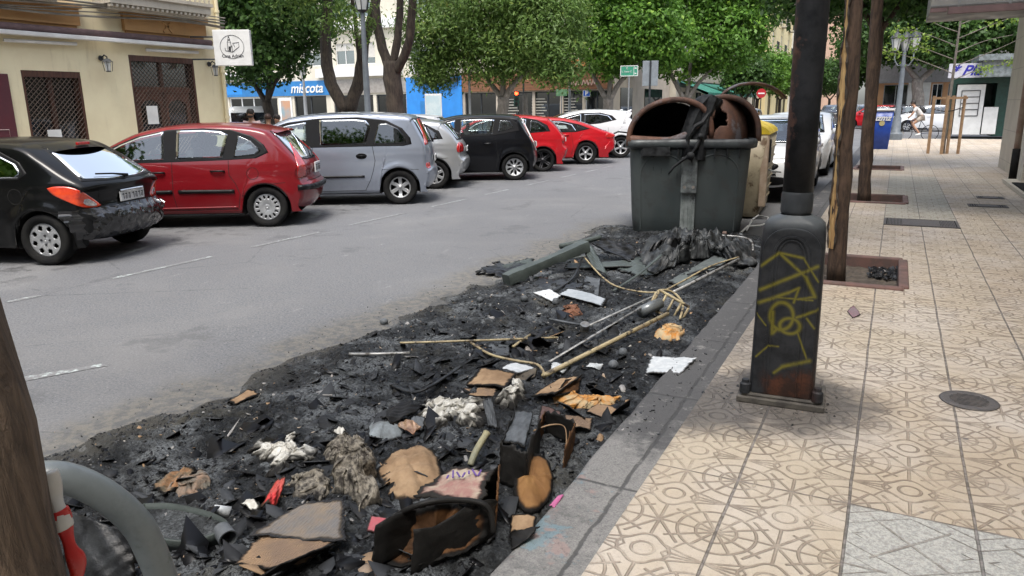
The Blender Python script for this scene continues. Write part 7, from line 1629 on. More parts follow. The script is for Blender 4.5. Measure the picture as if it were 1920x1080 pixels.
q = MB(); yb.box(q, U(11.33), U(12.80), 2.12, 2.24, -.2, -.07)
for cy in (11.70, 12.42):
    n = 12; o_ = [(U(cy) + .26 * math.cos(math.pi * k / n), 1.75 + .20 * math.sin(math.pi * k / n)) for k in range(n + 1)]
    for (a, b) in zip(o_[:-1], o_[1:]):
        q.add([yb.P(a[0], a[1], -.11), yb.P(b[0], b[1], -.11), yb.P(b[0], 2.12, -.11), yb.P(a[0], 2.12, -.11)], [(0, 1, 2, 3)])
    for s in (-1, 1): yb.box(q, U(cy) + s * .31 - .05, U(cy) + s * .31 + .05, .3, 2.12, -.2, -.105)
bw(q, 'arched_door_frame', mat('door_wood', (.15, .055, .03), (.09, .035, .02), rough=.4), yb.t)
for (y, z, s) in ((9.35, 1.17, .0), (11.65, 1.62, 0)):
    q = MB(); yb.box(q, U(y) - .14, U(y) + .14, z - .2, z + .2, -.02, -.01); n_ = bw(q, 'paper_notice', MT['white'], yb.t)
for i, y in enumerate((1.5, 5.4, 9.4, 12.2)):
    for z in (4.25, 7.6, 10.6): yb.window(U(y) - .55, U(y) + .55, z, z + 2.2, MT['white'], MT['wpane'], blind=.4, nm='window')
yb.wallmesh()
q = MB(); yb.box(q, 0, U(11.21) - .02, 0, .82, 0, .05); yb.box(q, U(12.94), U(13.83), 0, .82, 0, .05); bw(q, 'plinth', mat('plinth_maroon', (.09, .035, .04), (.07, .03, .035), rough=.6), yb.t)
# ochre mouldings and balconies
for (y0, y1) in ((6.1, 10.15), (11.15, 13.3), (1, 5)):
    q = MB(); yb.box(q, U(y0), U(y1), 3.40, 3.72, 0, .10); yb.box(q, U(y0) + .05, U(y1) - .05, 3.30, 3.40, 0, .05); yb.box(q, U(y0) - .04, U(y1) + .04, 3.72, 3.80, 0, .16); c = (U(y0) + U(y1)) / 2
    for a in (45, -45):
        M = Matrix.Rotation(R(a), 3, 'X'); q.box(yb.P(c, 3.55, .11), (.03, .34, .05), M=M)
    bw(q, 'ochre_moulding', MT['ochre'], yb.t)
def balcony(F, a, b, z, d, name='balcony', bal=True):
    q = MB(); F.box(q, a, b, z - .16, z, 0, d); F.box(q, a - .04, b + .04, z, z + .07, 0, d + .05); F.box(q, a + .08, b - .08, z - .26, z - .16, 0, d - .12)
    for k in range(int((b - a) / .12)): F.box(q, a + .12 * k + .02, a + .12 * k + .08, z - .22, z - .17, d - .12, d - .02)
    o = bw(q, name, MT['stone_pale'], F.t); q = MB()
    n = int((b - a) / .13)
    for k in range(n + 1):
        p = F.P(a + (b - a) * k / n, z + .07, d - .03); q.lathe([(.018, 0), (.018, .1), (.038, .22), (.03, .36), (.015, .5), (.03, .6), (.018, .8)], p, 6)
    F.box(q, a, b, z + .85, z + .91, d - .08, d + .02); bw(q, 'balustrade', MT['stone_pale'] if bal else MT['lamp_iron'], o, base=F.t.location); return o
balcony(yb, U(10.55), U(13.1), 4.02, .55); balcony(yb, U(4.0), U(9.6), 4.02, .55)
# awning cassette with fluorescent tubes
q = MB(); q.tube([yb.P(U(-3), 3.27, .16), yb.P(U(13.35), 3.27, .16)], .07, 10); o = bw(q, 'awning_cassette', MT['awning'], yb.t, smooth=True)
q = MB(); yb.box(q, U(-3), U(13.35), 3.12, 3.20, .12, .26); bw(q, 'awning_bar', MT['white'], o, bevel=.015, base=yb.t.location)
for (y0, y1) in ((8.6, 10.0), (11.6, 13.0)):
    q = MB(); q.tube([yb.P(U(y0), 3.02, .10), yb.P(U(y1), 3.04, .10)], .035, 8); bw(q, 'tube_lamp', MT['white'], yb.t, smooth=True)
q = MB(); rs = random.Random(5)
for k in range(6):
    pts = [yb.P(U(y), 3.60 + k * .045 + (.02 if k % 2 else .045) * math.sin(y * 1.1 + k) - .05 * math.sin((y - 5) * .7), .24 + .02 * k) for y in np.linspace(0, 13.7, 22)]; q.tube(pts, .014 if k % 3 else .022, 5)
bw(q, 'wall_cables', mat('cables', (.13, .12, .10), (.28, .26, .22), rough=.7, scale=2), yb.t)
q = MB(); q.tube([yb.P(U(13.72), .2, .06), yb.P(U(13.72), 12.8, .06)], .045, 8)
for z in (1.5, 2.6, 4, 6): q.lathe([(.06, 0), (.06, .06)], yb.P(U(13.72), z, .06), 8)
bw(q, 'drainpipe', MT['yellow_wall'], yb.t, smooth=True, ang=40)
# maroon sign board
sg = thing('menu_board', 'maroon wall board with a pale circle and the word Vino, at the left edge', 'sign', (-14.94, 7.4, 0)); q = MB(); q.b2((-14.99, 6.6, .95), (-14.95, 8.60, 2.42)); bw(q, 'board', MT['maroon'], sg, bevel=.01)
q = MB(); P = [Vector((-14.945, 8.05 - .42 + .42 * math.cos(a * .19635), 1.85 + .42 * math.sin(a * .19635))) for a in range(33)]; q.tube(P, .012, 4); fr = [(7.0, 1.22), (8.45, 1.22), (8.45, 1.40), (7.0, 1.40), (7.0, 1.22)]; q.tube([Vector((-14.945, a, b)) for a, b in fr], .008, 4); bw(q, 'outline', mat('pale_pink', (.55, .42, .40), rough=.6), sg)
FM = lambda y, z, x=-14.94: face_matrix((x - sg.location.x, y - sg.location.y, z), (0, 1, 0))
text_mesh('lettering', '· Vino', .15, MT['white'], sg, FM(8.05, 1.31)); text_mesh('lettering', 'A', .14, MT['white'], sg, FM(7.92, 1.72))
q = MB()
for y in (7.95, 8.38): q.b2((-14.95, y - .075, 1.00), (-14.94, y + .075, 1.15))
bw(q, 'pale_square', mat('pale_square', (.40, .48, .50), (.5, .55, .55), rough=.6, scale=12), sg)
# projecting sign box
A, B_ = PD(437, 90, 15.2), PD(437, 90, 15.2); cpx = PX(437, 90, -14.05); t = thing('sign_box', 'white projecting box sign with a church drawing and the name Casa Adrián', 'sign', (cpx.x, cpx.y, cpx.z)); q = MB(); th = .16; h = .40
rv = Vector((math.cos(R(32)), math.sin(R(32)), 0)); fn = Vector((rv.y, -rv.x, 0)); Mb = Matrix((rv, -fn, Vector((0, 0, 1)))).transposed()
q.box((0, 0, 0), (.84, th, .80), M=Mb); q.build('box', MT['white'], t, bevel=.012)
q = MB()
for z in (-.25, .25): q.tube([Vector((0, 0, z)) - rv * .4, Vector((0, 0, z)) - rv * .95], .02, 6)
q.build('bracket', MT['lamp_iron'], t)
off = fn * (th / 2 + .003); FP = lambda u, v: rv * u + Vector((0, 0, v)) + off
q = MB(); q.tube([FP(.27 * math.cos(a * .1963), .02 + .26 * math.sin(a * .1963)) for a in range(33)], .006, 4)
for seg_ in ([(-.06, .26), (-.10, .12), (-.02, .12), (-.06, .26)], [(-.10, .12), (-.10, -.06), (.0, -.10), (.0, .05)], [(-.02, .12), (-.02, .0)], [(0, -.10), (.16, .02), (.16, .12), (.02, .10), (.06, .02)], [(-.16, .0), (-.16, -.06), (0, -.10)]): q.tube([FP(*p) for p in seg_], .007, 4)
q.add([FP(-.08, -.06), FP(-.03, -.075), FP(-.03, .03), FP(-.08, .03)], [(0, 1, 2, 3)]); q.add([FP(-.07, .15), FP(-.045, .15), FP(-.045, .19), FP(-.07, .19)], [(0, 1, 2, 3)])
q.build('church_drawing', MT['dark'], t); text_mesh('lettering', 'Casa Adrián', .10, MT['dark'], t, face_matrix(FP(0, -.185), rv), .002, bold=.001); 
def wall_lantern(label, y, z):
    t = thing('wall_lantern', label, 'lantern', (-14.97, y, z)); q = MB(); q.lathe([(.06, 0), (.05, .03)], (0, 0, .1), 10, 'X'); q.tube([(.02, 0, .1), (.12, 0, .16), (.2, 0, .12), (.2, 0, .05)], .014, 6)
    for a in range(4):
        x, y2 = .2 + .07 * (1 if a in (0, 1) else -1), .07 * (1 if a in (0, 3) else -1); q.tube([(x, y2, .03), (.2 + (x - .2) * .7, y2 * .7, -.17)], .008, 4)
    q.lathe([(.12, .02), (.06, .08), (0, .09)], (.2, 0, 0), 4); q.lathe([(.06, -.18), (.06, -.16)], (.2, 0, 0), 4); o = q.build('frame', MT['lamp_iron'], t); g = MB(); g.lathe([(.055, -.16), (.085, .02)], (.2, 0, 0), 4); g.build('glass', MT['lamp_glass'], t)
p1 = PX(200, 118, -14.8); p2 = PX(402, 128, -14.8); wall_lantern('small black wall lantern between shop window and door', p1.y, p1.z); wall_lantern('small black wall lantern beneath the box sign', p2.y, p2.z)
# blocks beyond the side street, facing us
YB = 42.0
def blk(name, label, px0, px1, H, wall, **k):
    a, b = PY(px0, 190, YB), PY(px1, 190, YB); return Fac(name, label, (a.x, YB, 0), (1, 0, 0), (0, -1, 0), b.x - a.x, H, wall, 12, **k)
def Xof(F, px): return PY(px, 190, YB).x - F.O.x
b1 = blk('apartment_building', 'cream apartment block with a bright blue pet shop on its ground floor', 330, 868, 16, MT['cream_wall'])
GF = 3.62
# shopfront openings
shops = [(430, 520, 1), (552, 612, 0), (626, 700, 0), (706, 762, 0)]
for a, b, mu in shops: b1.window(Xof(b1, a), Xof(b1, b), .25, 2.58, MT['white'] if mu else MT['lamp_iron'], MT['inner_dark'], mull=3 if mu else 1, fw=.09, nm='shop_window')
for r in range(4):
    z = 4.6 + r * 3.0
    for px in (350, 400, 470, 545, 590, 652, 690, 790, 835): b1.window(Xof(b1, px) - .8, Xof(b1, px) + .8, z, z + 1.4, MT['white'], MT['wpane'], blind=.35 if (px + r) % 3 else .7, nm='window')
b1.wallmesh()
q = MB()
for r in range(4):
    z = 4.25 + r * 3.0
    for a, b in ((330, 520), (600, 760), (775, 868)): b1.box(q, Xof(b1, a) + .05, Xof(b1, b) - .05, z - .45, z + .12, 0, .35)
bw(q, 'parapet_band', MT['white'], b1.t)
q = MB(); b1.box(q, Xof(b1, 420), Xof(b1, 622), 2.62, GF, 0, .12); bw(q, 'blue_fascia', MT['blue2'], b1.t)
q = MB(); b1.box(q, Xof(b1, 764), Xof(b1, 868) - .02, 0, GF, 0, .10); bw(q, 'blue_wall', MT['blue'], b1.t)
q = MB(); b1.box(q, Xof(b1, 790), Xof(b1, 822), .1, 2.1, .11, .14); bw(q, 'niche', MT['blue2'], b1.t); 
q = MB(); b1.box(q, Xof(b1, 790), Xof(b1, 862), 3.25, 3.5, .11, .35); bw(q, 'dark_awning_box', MT['dark'], b1.t)
q = MB(); b1.box(q, Xof(b1, 622), Xof(b1, 764), 2.7, GF, 0, .1); bw(q, 'grey_fascia', mat('grey_fascia', (.30, .28, .25), (.24, .22, .2), rough=.6), b1.t)
q = MB(); b1.box(q, Xof(b1, 524), Xof(b1, 548), .2, 2.5, .0, .08); bw(q, 'poster_frame', MT['white'], b1.t)
q = MB(); b1.box(q, Xof(b1, 528), Xof(b1, 545), .4, 2.3, .08, .1); bw(q, 'poster', mat('poster', (.22, .30, .33), (.45, .25, .15), scale=1.2, rough=.4), b1.t)
lx = Xof(b1, 579); text_mesh('lettering', 'miscota', .95, MT['white'], b1.t, face_matrix((lx, -.14, 3.1), (1, 0, 0)), .03, shear=.25, bold=.01)
q = MB(); b1.box(q, Xof(b1, 428), Xof(b1, 458), 2.8, 3.45, .12, .13); bw(q, 'sign_patch', MT['blue'], b1.t)
MT['menu_lines'] = mat('menu_board_lines', (.35, .34, .30), rough=.6)
b2 = blk('shop_building', 'apartment block with brown timber shop fascia and scripted sign behind the feathery tree', 868, 1150, 15, stucco('block_stone', (.48, .42, .34), (.40, .35, .29)))
for a, b in ((872, 930), (940, 998), (1003, 1050), (1056, 1092), (1098, 1140)): b2.window(Xof(b2, a), Xof(b2, b), .2, 2.55, MT['lamp_iron'], MT['inner_dark'], mull=1, fw=.07, nm='shop_window')
for r in range(3):
    for px in (900, 960, 1020, 1080, 1125): b2.window(Xof(b2, px) - .7, Xof(b2, px) + .7, 5 + r * 3.1, 6.7 + r * 3.1, MT['white'], MT['wpane'], blind=.5, nm='window')
b2.wallmesh(); xe = b2.O.x + b2.W; q = MB(); q.b2((xe, 43.2, .1), (xe + .05, 45.4, 2.7)); bw(q, 'side_door', MT['inner_dark'], b2.t); q = MB(); q.b2((xe, 48, .1), (xe + .05, 52, 2.7)); bw(q, 'side_window', MT['inner_dark'], b2.t); MT['timber'] = mat('brown_timber', (.20, .085, .035), (.13, .055, .025), rough=.5, scale=3, stretch=(.3, 3, 6))
q = MB(); b2.box(q, .05, b2.W - .05, 2.62, 3.75, 0, .18); bw(q, 'timber_fascia', MT['timber'], b2.t)
q = MB(); b2.box(q, Xof(b2, 1000), b2.W - .1, 3.9, 4.3, 0, .3); bw(q, 'orange_canopy', mat('orange_canopy', (.42, .17, .05), rough=.6), b2.t)
q = MB(); x0 = Xof(b2, 1066); q.tube([b2.P(x0 + i * .030, 3.0 + (.34 if i < 14 else .16) * math.sin(i * .95), .24) for i in range(58)], .028, 5); bw(q, 'script_sign', mat('sign_bronze', (.50, .36, .30), rough=.4), b2.t)
for i, px in enumerate((958, 1010, 1068)):
    q = MB()
    for k in range(8): b2.box(q, Xof(b2, px) - .5, Xof(b2, px) + .5 - .1 * (k % 3), .9 + k * .17, .96 + k * .17, -.09, -.08)
    bw(q, 'window_menu', MT['menu_lines'], b2.t)
# street side block with green awnings
b3 = Fac('corner_building', 'stone-fronted building with green awnings behind the clipped trees', (-14.3, 54.2, 0), (0, 1, 0), (1, 0, 0), 21.6, 15, MT['stone_pale'], 10)
for y in (1.2, 6, 11, 16): b3.window(y, y + 2.2, .2, 2.6, MT['lamp_iron'], MT['inner_dark'], nm='shop_window')
for r in range(3):
    for y in (2, 7, 12, 17): b3.window(y, y + 1.3, 5 + r * 3.1, 7 + r * 3.1, MT['white'], MT['wpane'], blind=.5)
b3.wallmesh(); MT['green_awn'] = mat('green_awning', (.02, .17, .12), (.015, .12, .09), rough=.7)
q = MB(); b3.box(q, .0, 21.6, 2.9, 3.4, 0, .12); bw(q, 'fascia', mat('dark_fascia', (.05, .07, .07), rough=.6), b3.t)
for i, (y0, y1) in enumerate(((.5, 6.5), (7.5, 13.5), (14.5, 21))):
    q = MB(); a = [b3.P(y0, 3.3, .1), b3.P(y1, 3.3, .1), b3.P(y1, 2.5, 2.2), b3.P(y0, 2.5, 2.2), b3.P(y1, 2.25, 2.2), b3.P(y0, 2.25, 2.2)]; q.add(a, [(0, 3, 2, 1), (3, 5, 4, 2), (0, 1, 4, 5)]); bw(q, 'awning', MT['green_awn'], b3.t)
def plain(name, label, x, y0, y1, H, wall, right=False, bays=3, fl=4, z0=4.5):
    F = Fac(name, label, (x, y0 if not right else y1, 0), (0, 1 if not right else -1, 0), (1 if not right else -1, 0, 0), y1 - y0, H, wall, 10); W = y1 - y0
    for r in range(fl):
        for k in range(bays):
            u = W * (k + .5) / bays; F.window(u - .6, u + .6, z0 + r * 3.2, z0 + 2.1 + r * 3.2, MT['white'], MT['wpane'], blind=.4)
    for k in range(bays): u = W * (k + .5) / bays; F.window(u - 1.2, u + 1.2, .2, 2.8, MT['lamp_iron'], MT['inner_dark'], nm='shop_window')
    F.wallmesh()
    for r in range(fl):
        for k in range(bays):
            u = W * (k + .5) / bays; q = MB(); F.box(q, u - 1.1, u + 1.1, z0 - .15 + r * 3.2, z0 + r * 3.2, 0, .6); bb = bw(q, 'balcony', MT['stone_pale'], F.t); q = MB()
            for j in range(12): F.box(q, u - 1.05 + .19 * j, u - 1.03 + .19 * j, z0 + r * 3.2, z0 + .95 + r * 3.2, .54, .57)
            F.box(q, u - 1.07, u + 1.07, z0 + .95 + r * 3.2, z0 + 1.0 + r * 3.2, .53, .58); bw(q, 'railing', MT['lamp_iron'], bb, base=F.t.location)
    q = MB(); F.box(q, -.1, W + .1, H - .3, H, 0, .45); F.box(q, -.05, W + .05, 3.6, 3.9, 0, .25); bw(q, 'cornice', MT['stone_pale'], F.t); return F
plain('apartment_building', 'cream stone apartment building rising beyond the clipped tree, nearest of the far row', -14.6, 76, 92, 18, stucco('cream2', (.60, .54, .42), (.52, .46, .36)))
plain('apartment_building', 'pale yellow apartment building with brown underside in the far row', -13.8, 92, 112, 20, stucco('yellow2', (.66, .55, .30), (.6, .5, .28)))
plain('apartment_building', 'white apartment building with rounded bays, farthest of the far row', -12.6, 112, 140, 22, stucco('white2', (.62, .61, .58), (.54, .53, .5)))
plain('apartment_building', 'brick-red apartment building at the far end of the street', -9, 150, 190, 20, stucco('brick_red', (.50, .34, .25), (.44, .29, .21)), bays=5)
# right side
rb = Fac('corner_building', 'beige stone building lining the right edge of the pavement', (2.35, 21.95, 0), (0, -1, 0), (-1, 0, 0), 34, 14, None, 12)
def claddingm():
    m, nt, b = newmat('cladding'); P = wpos(nt); X, Y, Z = sepxyz(nt, P); n = noise(nt, P, 2, 5, .6)
    j = mx(nt, sstep(nt, M_(nt, 'ABSOLUTE', M_(nt, 'SUBTRACT', M_(nt, 'FRACT', M_(nt, 'MULTIPLY', Z, 1.45)), .5)), .012, .004), sstep(nt, M_(nt, 'ABSOLUTE', M_(nt, 'SUBTRACT', M_(nt, 'FRACT', M_(nt, 'MULTIPLY', Y, .8)), .5)), .008, .003))
    c = mixc(nt, sstep(nt, n, .35, .65), (.50, .45, .36), (.42, .37, .30)); c = mixc(nt, M_(nt, 'MULTIPLY', j, .7), c, (.15, .13, .11)); nt.links.new(c.s, b.inputs['Base Color']); b.inputs['Roughness'].default_value = .45; bump(nt, b, M_(nt, 'SUBTRACT', n, j), .3, .004); return m
rb.wall = claddingm()
rb.window(5.4, 8.0, .12, 2.6, MT['steel'], MT['wpane'], mull=1, nm='shop_window'); rb.window(12, 16, .12, 2.6, MT['steel'], MT['wpane'], mull=2, nm='shop_window'); rb.window(20, 24, .12, 2.6, MT['steel'], MT['wpane'], mull=2, nm='shop_window')
for r in range(3):
    for u in (2.5, 7, 11.5, 16, 20.5, 25, 29.5): rb.window(u - .7, u + .7, 4.6 + 3.1 * r, 6.6 + 3.1 * r, MT['white'], MT['wpane'], blind=.4)
rb.wallmesh()
q = MB(); q.tube([rb.P(3.6, .12, .10), rb.P(3.6, .75, .10)], .075, 12); bw(q, 'pipe_shoe', MT['rubber'], rb.t, smooth=True); q = MB(); q.tube([rb.P(3.6, .75, .10), rb.P(3.6, 13.5, .10)], .06, 12); bw(q, 'drainpipe', mat('pipe_pink', (.40, .32, .27), (.30, .2, .17), rough=.6, scale=4), rb.t, smooth=True)
q = MB(); rb.box(q, 4.3, 4.9, .12, 2.9, 0, .12); bw(q, 'pilaster', mat('pilaster', (.52, .49, .42), rough=.5), rb.t); q = MB(); rb.box(q, 4.3, 9.5, SZ, .2, .0, .35); bw(q, 'door_step', MT['stone_pale'], rb.t, bevel=.01)
q = MB(); rb.box(q, 5.2, 8.8, .20, .215, .02, .3); bw(q, 'door_mat', MT['rubber'], rb.t)
t = thing('shop_canopy', 'grey metal canopy jutting from the right-hand building at the top corner', 'canopy', (1.3, 12.3, 2.78)); q = MB(); q.b2((-1.05, -.8, .10), (1.02, 1.2, 1.25))
o = q.build('casing', mat('canopy_metal', (.28, .27, .25), (.20, .20, .20), scale=2.5, rough=.45, metal=.25, c3=(.14, .15, .16), s3=1.6), t, bevel=.01); q = MB()
for k in range(6): q.b2((-1.05, -.806, .12 + k * .18), (1.02, -.80, .135 + k * .18))
for x in (-.75, -.2, .1, .55): q.b2((x, -.812, .10), (x + .03, -.803, 1.25))
q.build('panel_ribs', MT['steel'], t); q = MB(); q.b2((-.85, -.83, .02), (1.02, -.74, .10)); q.b2((-1.05, -.82, .05), (-.86, -.76, .098)); q.build('lower_lip', MT['awning'], t)
# block across the junction on the right
p0, p1 = PY(1640, 190, 62), PY(1905, 190, 62)
r2 = Fac('shop_building', 'grey-fronted shop building with orange upper floor across the junction', (p0.x, 62, 0), (1, 0, 0), (0, -1, 0), p1.x - p0.x + 8, 12, stucco('orange_wall', (.50, .27, .13), (.42, .23, .12)), 14)
u_ = lambda px: PY(px, 190, 62).x - p0.x
r2.window(u_(1745), u_(1765), .4, 2.9, MT['white'], MT['inner_dark'], nm='shop_window'); r2.window(u_(1775), u_(1830), .4, 2.9, MT['steel'], MT['inner_dark'], mull=2, nm='shop_window'); r2.window(u_(1655), u_(1700), .4, 2.9, MT['steel'], MT['inner_dark'], nm='shop_window')
for u in np.linspace(1.5, r2.W - 2, 6): r2.window(u, u + 1.2, 6.4, 8.3, MT['white'], MT['wpane'], blind=.5)
r2.wallmesh(); q = MB(); r2.box(q, 0, r2.W, 3.0, 5.6, 0, .15); bw(q, 'grey_fascia', mat('fascia_grey2', (.27, .27, .28), (.23, .23, .24), rough=.5), r2.t)
q = MB(); r2.box(q, 0, r2.W, 0, 3.0, .0, .02) if 0 else r2.box(q, u_(1700), u_(1742), 0, 3.0, 0, .05); bw(q, 'white_pier', MT['white'], r2.t)
# kiosk
kx = PD(1830, 190, 40.8); kt = thing('kiosk', 'dark green kiosk with an open white door and flat roof by the junction', 'kiosk', (kx.x, kx.y, SZ)); MT['kiosk'] = mat('kiosk_green', (.012, .05, .038), (.01, .035, .028), rough=.45)
q = MB(); q.b2((-1.0, .0, 0), (-.85, 2.4, 2.6)); q.b2((.75, .0, 0), (2.6, 2.4, 2.6)); q.b2((-.85, 1.9, 0), (.75, 2.3, 2.6)); q.b2((-.85, .0, 2.35), (.75, 1.89, 2.6)); q.build('body', MT['kiosk'], kt)
q = MB(); q.b2((-.80, -.10, .08), (.30, -.04, 2.3)); dd = q.build('door', MT['white'], kt); q = MB()
for k in range(5): q.b2((-.62, -.13, .9 + k * .28), (.12, -.105, .93 + k * .28))
for x in (-.62, .10): q.b2((x, -.125, .9), (x + .03, -.104, 2.05))
q.build('door_rack', MT['lamp_iron'], dd); q = MB(); q.b2((-.2, -1.2, 3.3), (4.0, 2.8, 3.55)); q.b2((0, -1.0, 2.6), (3.8, 2.6, 3.3)); q.build('roof', mat('kiosk_roof', (.20, .23, .24), (.1, .12, .12), rough=.5), kt)
q = MB(); q.b2((.35, -.1, .1), (.9, -.02, 1.3)); q.build('side_counter', MT['white'], kt)
c = PD(1821, 132, 40.2); t = thing('shop_sign', 'white sign board with dark blue script lettering above the kiosk door', 'sign', c); q = MB(); q.box((0, 0, 0), (1.75, .12, .62)); q.build('board', mat('board_lilac', (.50, .50, .56), rough=.5), t); text_mesh('lettering', '* Plaei', .62, mat('script_blue', (.02, .02, .30), rough=.5), t, face_matrix((0, -.065, -.02), (1, 0, 0)), .003, shear=.4, bold=.015)
# ---------------------------------------------------------------- street furniture
bp = PD(1653, 240, 29.2); t = thing('blue_bin', 'tall blue wedge-shaped bin with graffiti and white rim on the far pavement', 'bin', (bp.x, bp.y, SZ)); q = MB()
shell([(0, .52, .56, .05, 0, 0), (.65, .60, .63, .05, 0, 0), (1.28, .68, .70, .05, 0, 0)], 'body', mat('bin_blue', (.012, .055, .32), (.01, .045, .26), rough=.4), t, ang=50)
shell([(1.28, .72, .74, .06, 0, 0), (1.34, .72, .74, .06, 0, 0), (1.36, .6, .62, .06, 0, 0), (1.365, .1, .1, .02, 0, 0)], 'rim', MT['white'], t, closed_bottom=False, ang=40)
text_mesh('lettering', 'uzmz', .26, MT['white'], t, face_matrix((-.02, -.352, 1.05), (1, 0, 0)), .004, shear=.3, bold=.008); q = MB(); q.lathe([(.09, 0), (.09, .01)], (0, -.345, .88), 20, 'Y'); q.build('sticker', mat('sticker', (.5, .4, .1), (.3, .3, .25), rough=.5, scale=20), t)
def sign(name, label, px, D, top_py, bot_py, w, m, post='lamp_silver', shape='rect', txt=None, back=False, hpole=None):
    tp, bt = PD(px, top_py, D), PD(px, bot_py, D); t = thing(name, label, 'sign', (tp.x, tp.y, SZ)); h = tp.z - bt.z; zc = (tp.z + bt.z) / 2 - SZ; a = math.atan2(tp.x, tp.y); t.rotation_euler = (0, 0, -a); q = MB()
    if shape == 'rect': q.box((0, -.03, zc), (w, .03, h)); q.build('panel', m, t, bevel=.008)
    else: q.lathe([(.0, -.02), (w / 2, -.02), (w / 2, .02), (0, .02)], (0, -.04, zc), 28, 'Y'); q.build('panel', m, t)
    q = MB(); q.tube([(0, 0 if not back else -.07, 0), (0, 0 if not back else -.07, zc + h / 2)], .035, 8); q.build('post', MT[post], t); return t, zc, h
MT['sign_green'] = mat('sign_green', (.03, .22, .13), (.05, .26, .17), rough=.4, scale=8)
t, zc, h = sign('street_sign', 'green street name sign with white border beside the pale forked trunk', 1180, 37, 123, 143, .82, MT['sign_green'])
q = MB(); w = .80; hh = h - .03
for s in (-1, 1): q.box((0, -.05, zc + s * hh / 2), (w, .006, .03)); q.box((s * w / 2, -.051, zc), (.03, .006, hh))
q.box((.22, -.05, zc), (.02, .006, hh - .05)); q.box((.30, -.05, zc + .12), (.09, .006, .05)); q.box((.30, -.05, zc - .12), (.09, .006, .05)); q.build('border', MT['white'], t)
text_mesh('lettering', 'C', .13, MT['white'], t, face_matrix((-.10, -.055, zc + .12), (1, 0, 0)), .002); text_mesh('lettering', 'L. Santa C.', .115, MT['white'], t, face_matrix((-.10, -.055, zc - .03), (1, 0, 0)), .002)
t, zc, h = sign('street_sign', 'smaller pale green street sign left of the silver lamp', 1053, 43, 167, 180, .62, mat('sign_pale_green', (.25, .42, .25), (.12, .3, .15), rough=.5, scale=9))
t, zc, h = sign('parking_sign', 'blue parking sign with a white letter P', 1100, 45, 169, 181, .42, mat('sign_blue', (.01, .08, .42), rough=.4)); text_mesh('lettering', 'P', .36, MT['white'], t, face_matrix((0, -.05, zc), (1, 0, 0)), .003, bold=.01)
q = MB()
for s in (-1, 1): q.box((0, -.047, zc + s * (h / 2 - .012)), (.42, .004, .02)); q.box((s * .2, -.0472, zc), (.02, .004, h - .04))
q.build('border', MT['white'], t)
t, zc, h = sign('road_sign', 'plain grey back of a tall road sign on a dark post behind the container', 1220, 28.5, 114, 161, .56, mat('sign_back', (.22, .25, .27), (.18, .2, .22), rough=.5), post='lamp_iron', back=True)
t, zc, h = sign('no_entry_sign', 'round red no entry sign seen through the torn lid strip', 1428, 55, 167, 183, .62, mat('sign_red', (.45, .02, .03), rough=.4), post='lamp_iron', shape='round'); q = MB(); q.box((0, -.068, zc), (.42, .006, .09)); q.build('bar', MT['white'], t)
# totem
a = PD(812, 176, 33); b = PD(812, 230, 33); t = thing('advertising_totem', 'white freestanding advertising totem before the blue wall', 'totem', (a.x, a.y, SZ)); t.rotation_euler = (0, 0, R(32)); q = MB(); q.box((0, 0, 1.1), (.72, .16, 2.1)); q.box((0, 0, .03), (.8, .3, .06)); q.build('case', MT['white'], t, bevel=.02)
q = MB(); q.box((0, -.085, 1.12), (.62, .006, 1.9)); q.build('poster', mat('totem_poster', (.45, .60, .66), (.60, .68, .70), rough=.25, scale=1.4), t); q = MB(); q.box((-.12, -.09, .95), (.26, .004, .22)); q.build('poster_block', MT['blue'], t); text_mesh('poster_text', 'Bs', .34, MT['dark'], t, face_matrix((.16, -.09, .8), (1, 0, 0)), .002, bold=.01)
# traffic light
p = PD(968, 175, 43); t = thing('traffic_light', 'traffic light showing red on a dark pole before the brown shop', 'traffic light', (p.x, p.y, SZ)); t.rotation_euler = (0, 0, R(30)); z = p.z - SZ; q = MB(); q.box((0, 0, z - .28), (.28, .2, .85)); q.build('housing', MT['kiosk'], t, bevel=.02); q = MB(); q.tube([(.42, .1, 0), (.42, .1, z + .6)], .05, 8); q.tube([(.42, .1, z - .1), (0, .05, z - .1)], .025, 6); q.build('pole', MT['lamp_iron'], t)
q = MB(); q.lathe([(0, -.02), (.09, -.02), (.1, 0)], (0, -.10, z), 16, 'Y'); q.build('red_light', emis('red_light', (1., .04, .01), 6), t); q = MB(); q.lathe([(0, -.02), (.09, -.02), (.1, 0)], (0, -.10, z - .3), 16, 'Y'); q.lathe([(0, -.02), (.09, -.02), (.1, 0)], (0, -.10, z - .56), 16, 'Y'); q.build('unlit_light', MT['under'], t)
# ---------------------------------------------------------------- people
MT['skin'] = mat('skin', (.42, .24, .16), (.36, .2, .13), rough=.5, scale=8); MT['hair'] = mat('hair', (.02, .013, .01), rough=.6, scale=30)
def skin_obj(name, verts, edges, radii, m, parent, root=0, sub=2):
    me = bpy.data.meshes.new(name); me.from_pydata(verts, edges, []); me.update(); o = link_mesh(name, me, m, parent)
    sk = o.modifiers.new('skin', 'SKIN'); sk.use_smooth_shade = True
    lay = me.skin_vertices[0] if me.skin_vertices else None
    if lay is None:
        bm = bmesh.new(); bm.from_mesh(me); bm.verts.layers.skin.verify(); bm.to_mesh(me); bm.free(); lay = me.skin_vertices[0]
    for i, r in enumerate(radii): lay.data[i].radius = (r, r) if not isinstance(r, tuple) else r; lay.data[i].use_root = (i == root)
    s = o.modifiers.new('sub', 'SUBSURF'); s.levels = sub; s.render_levels = sub; return o
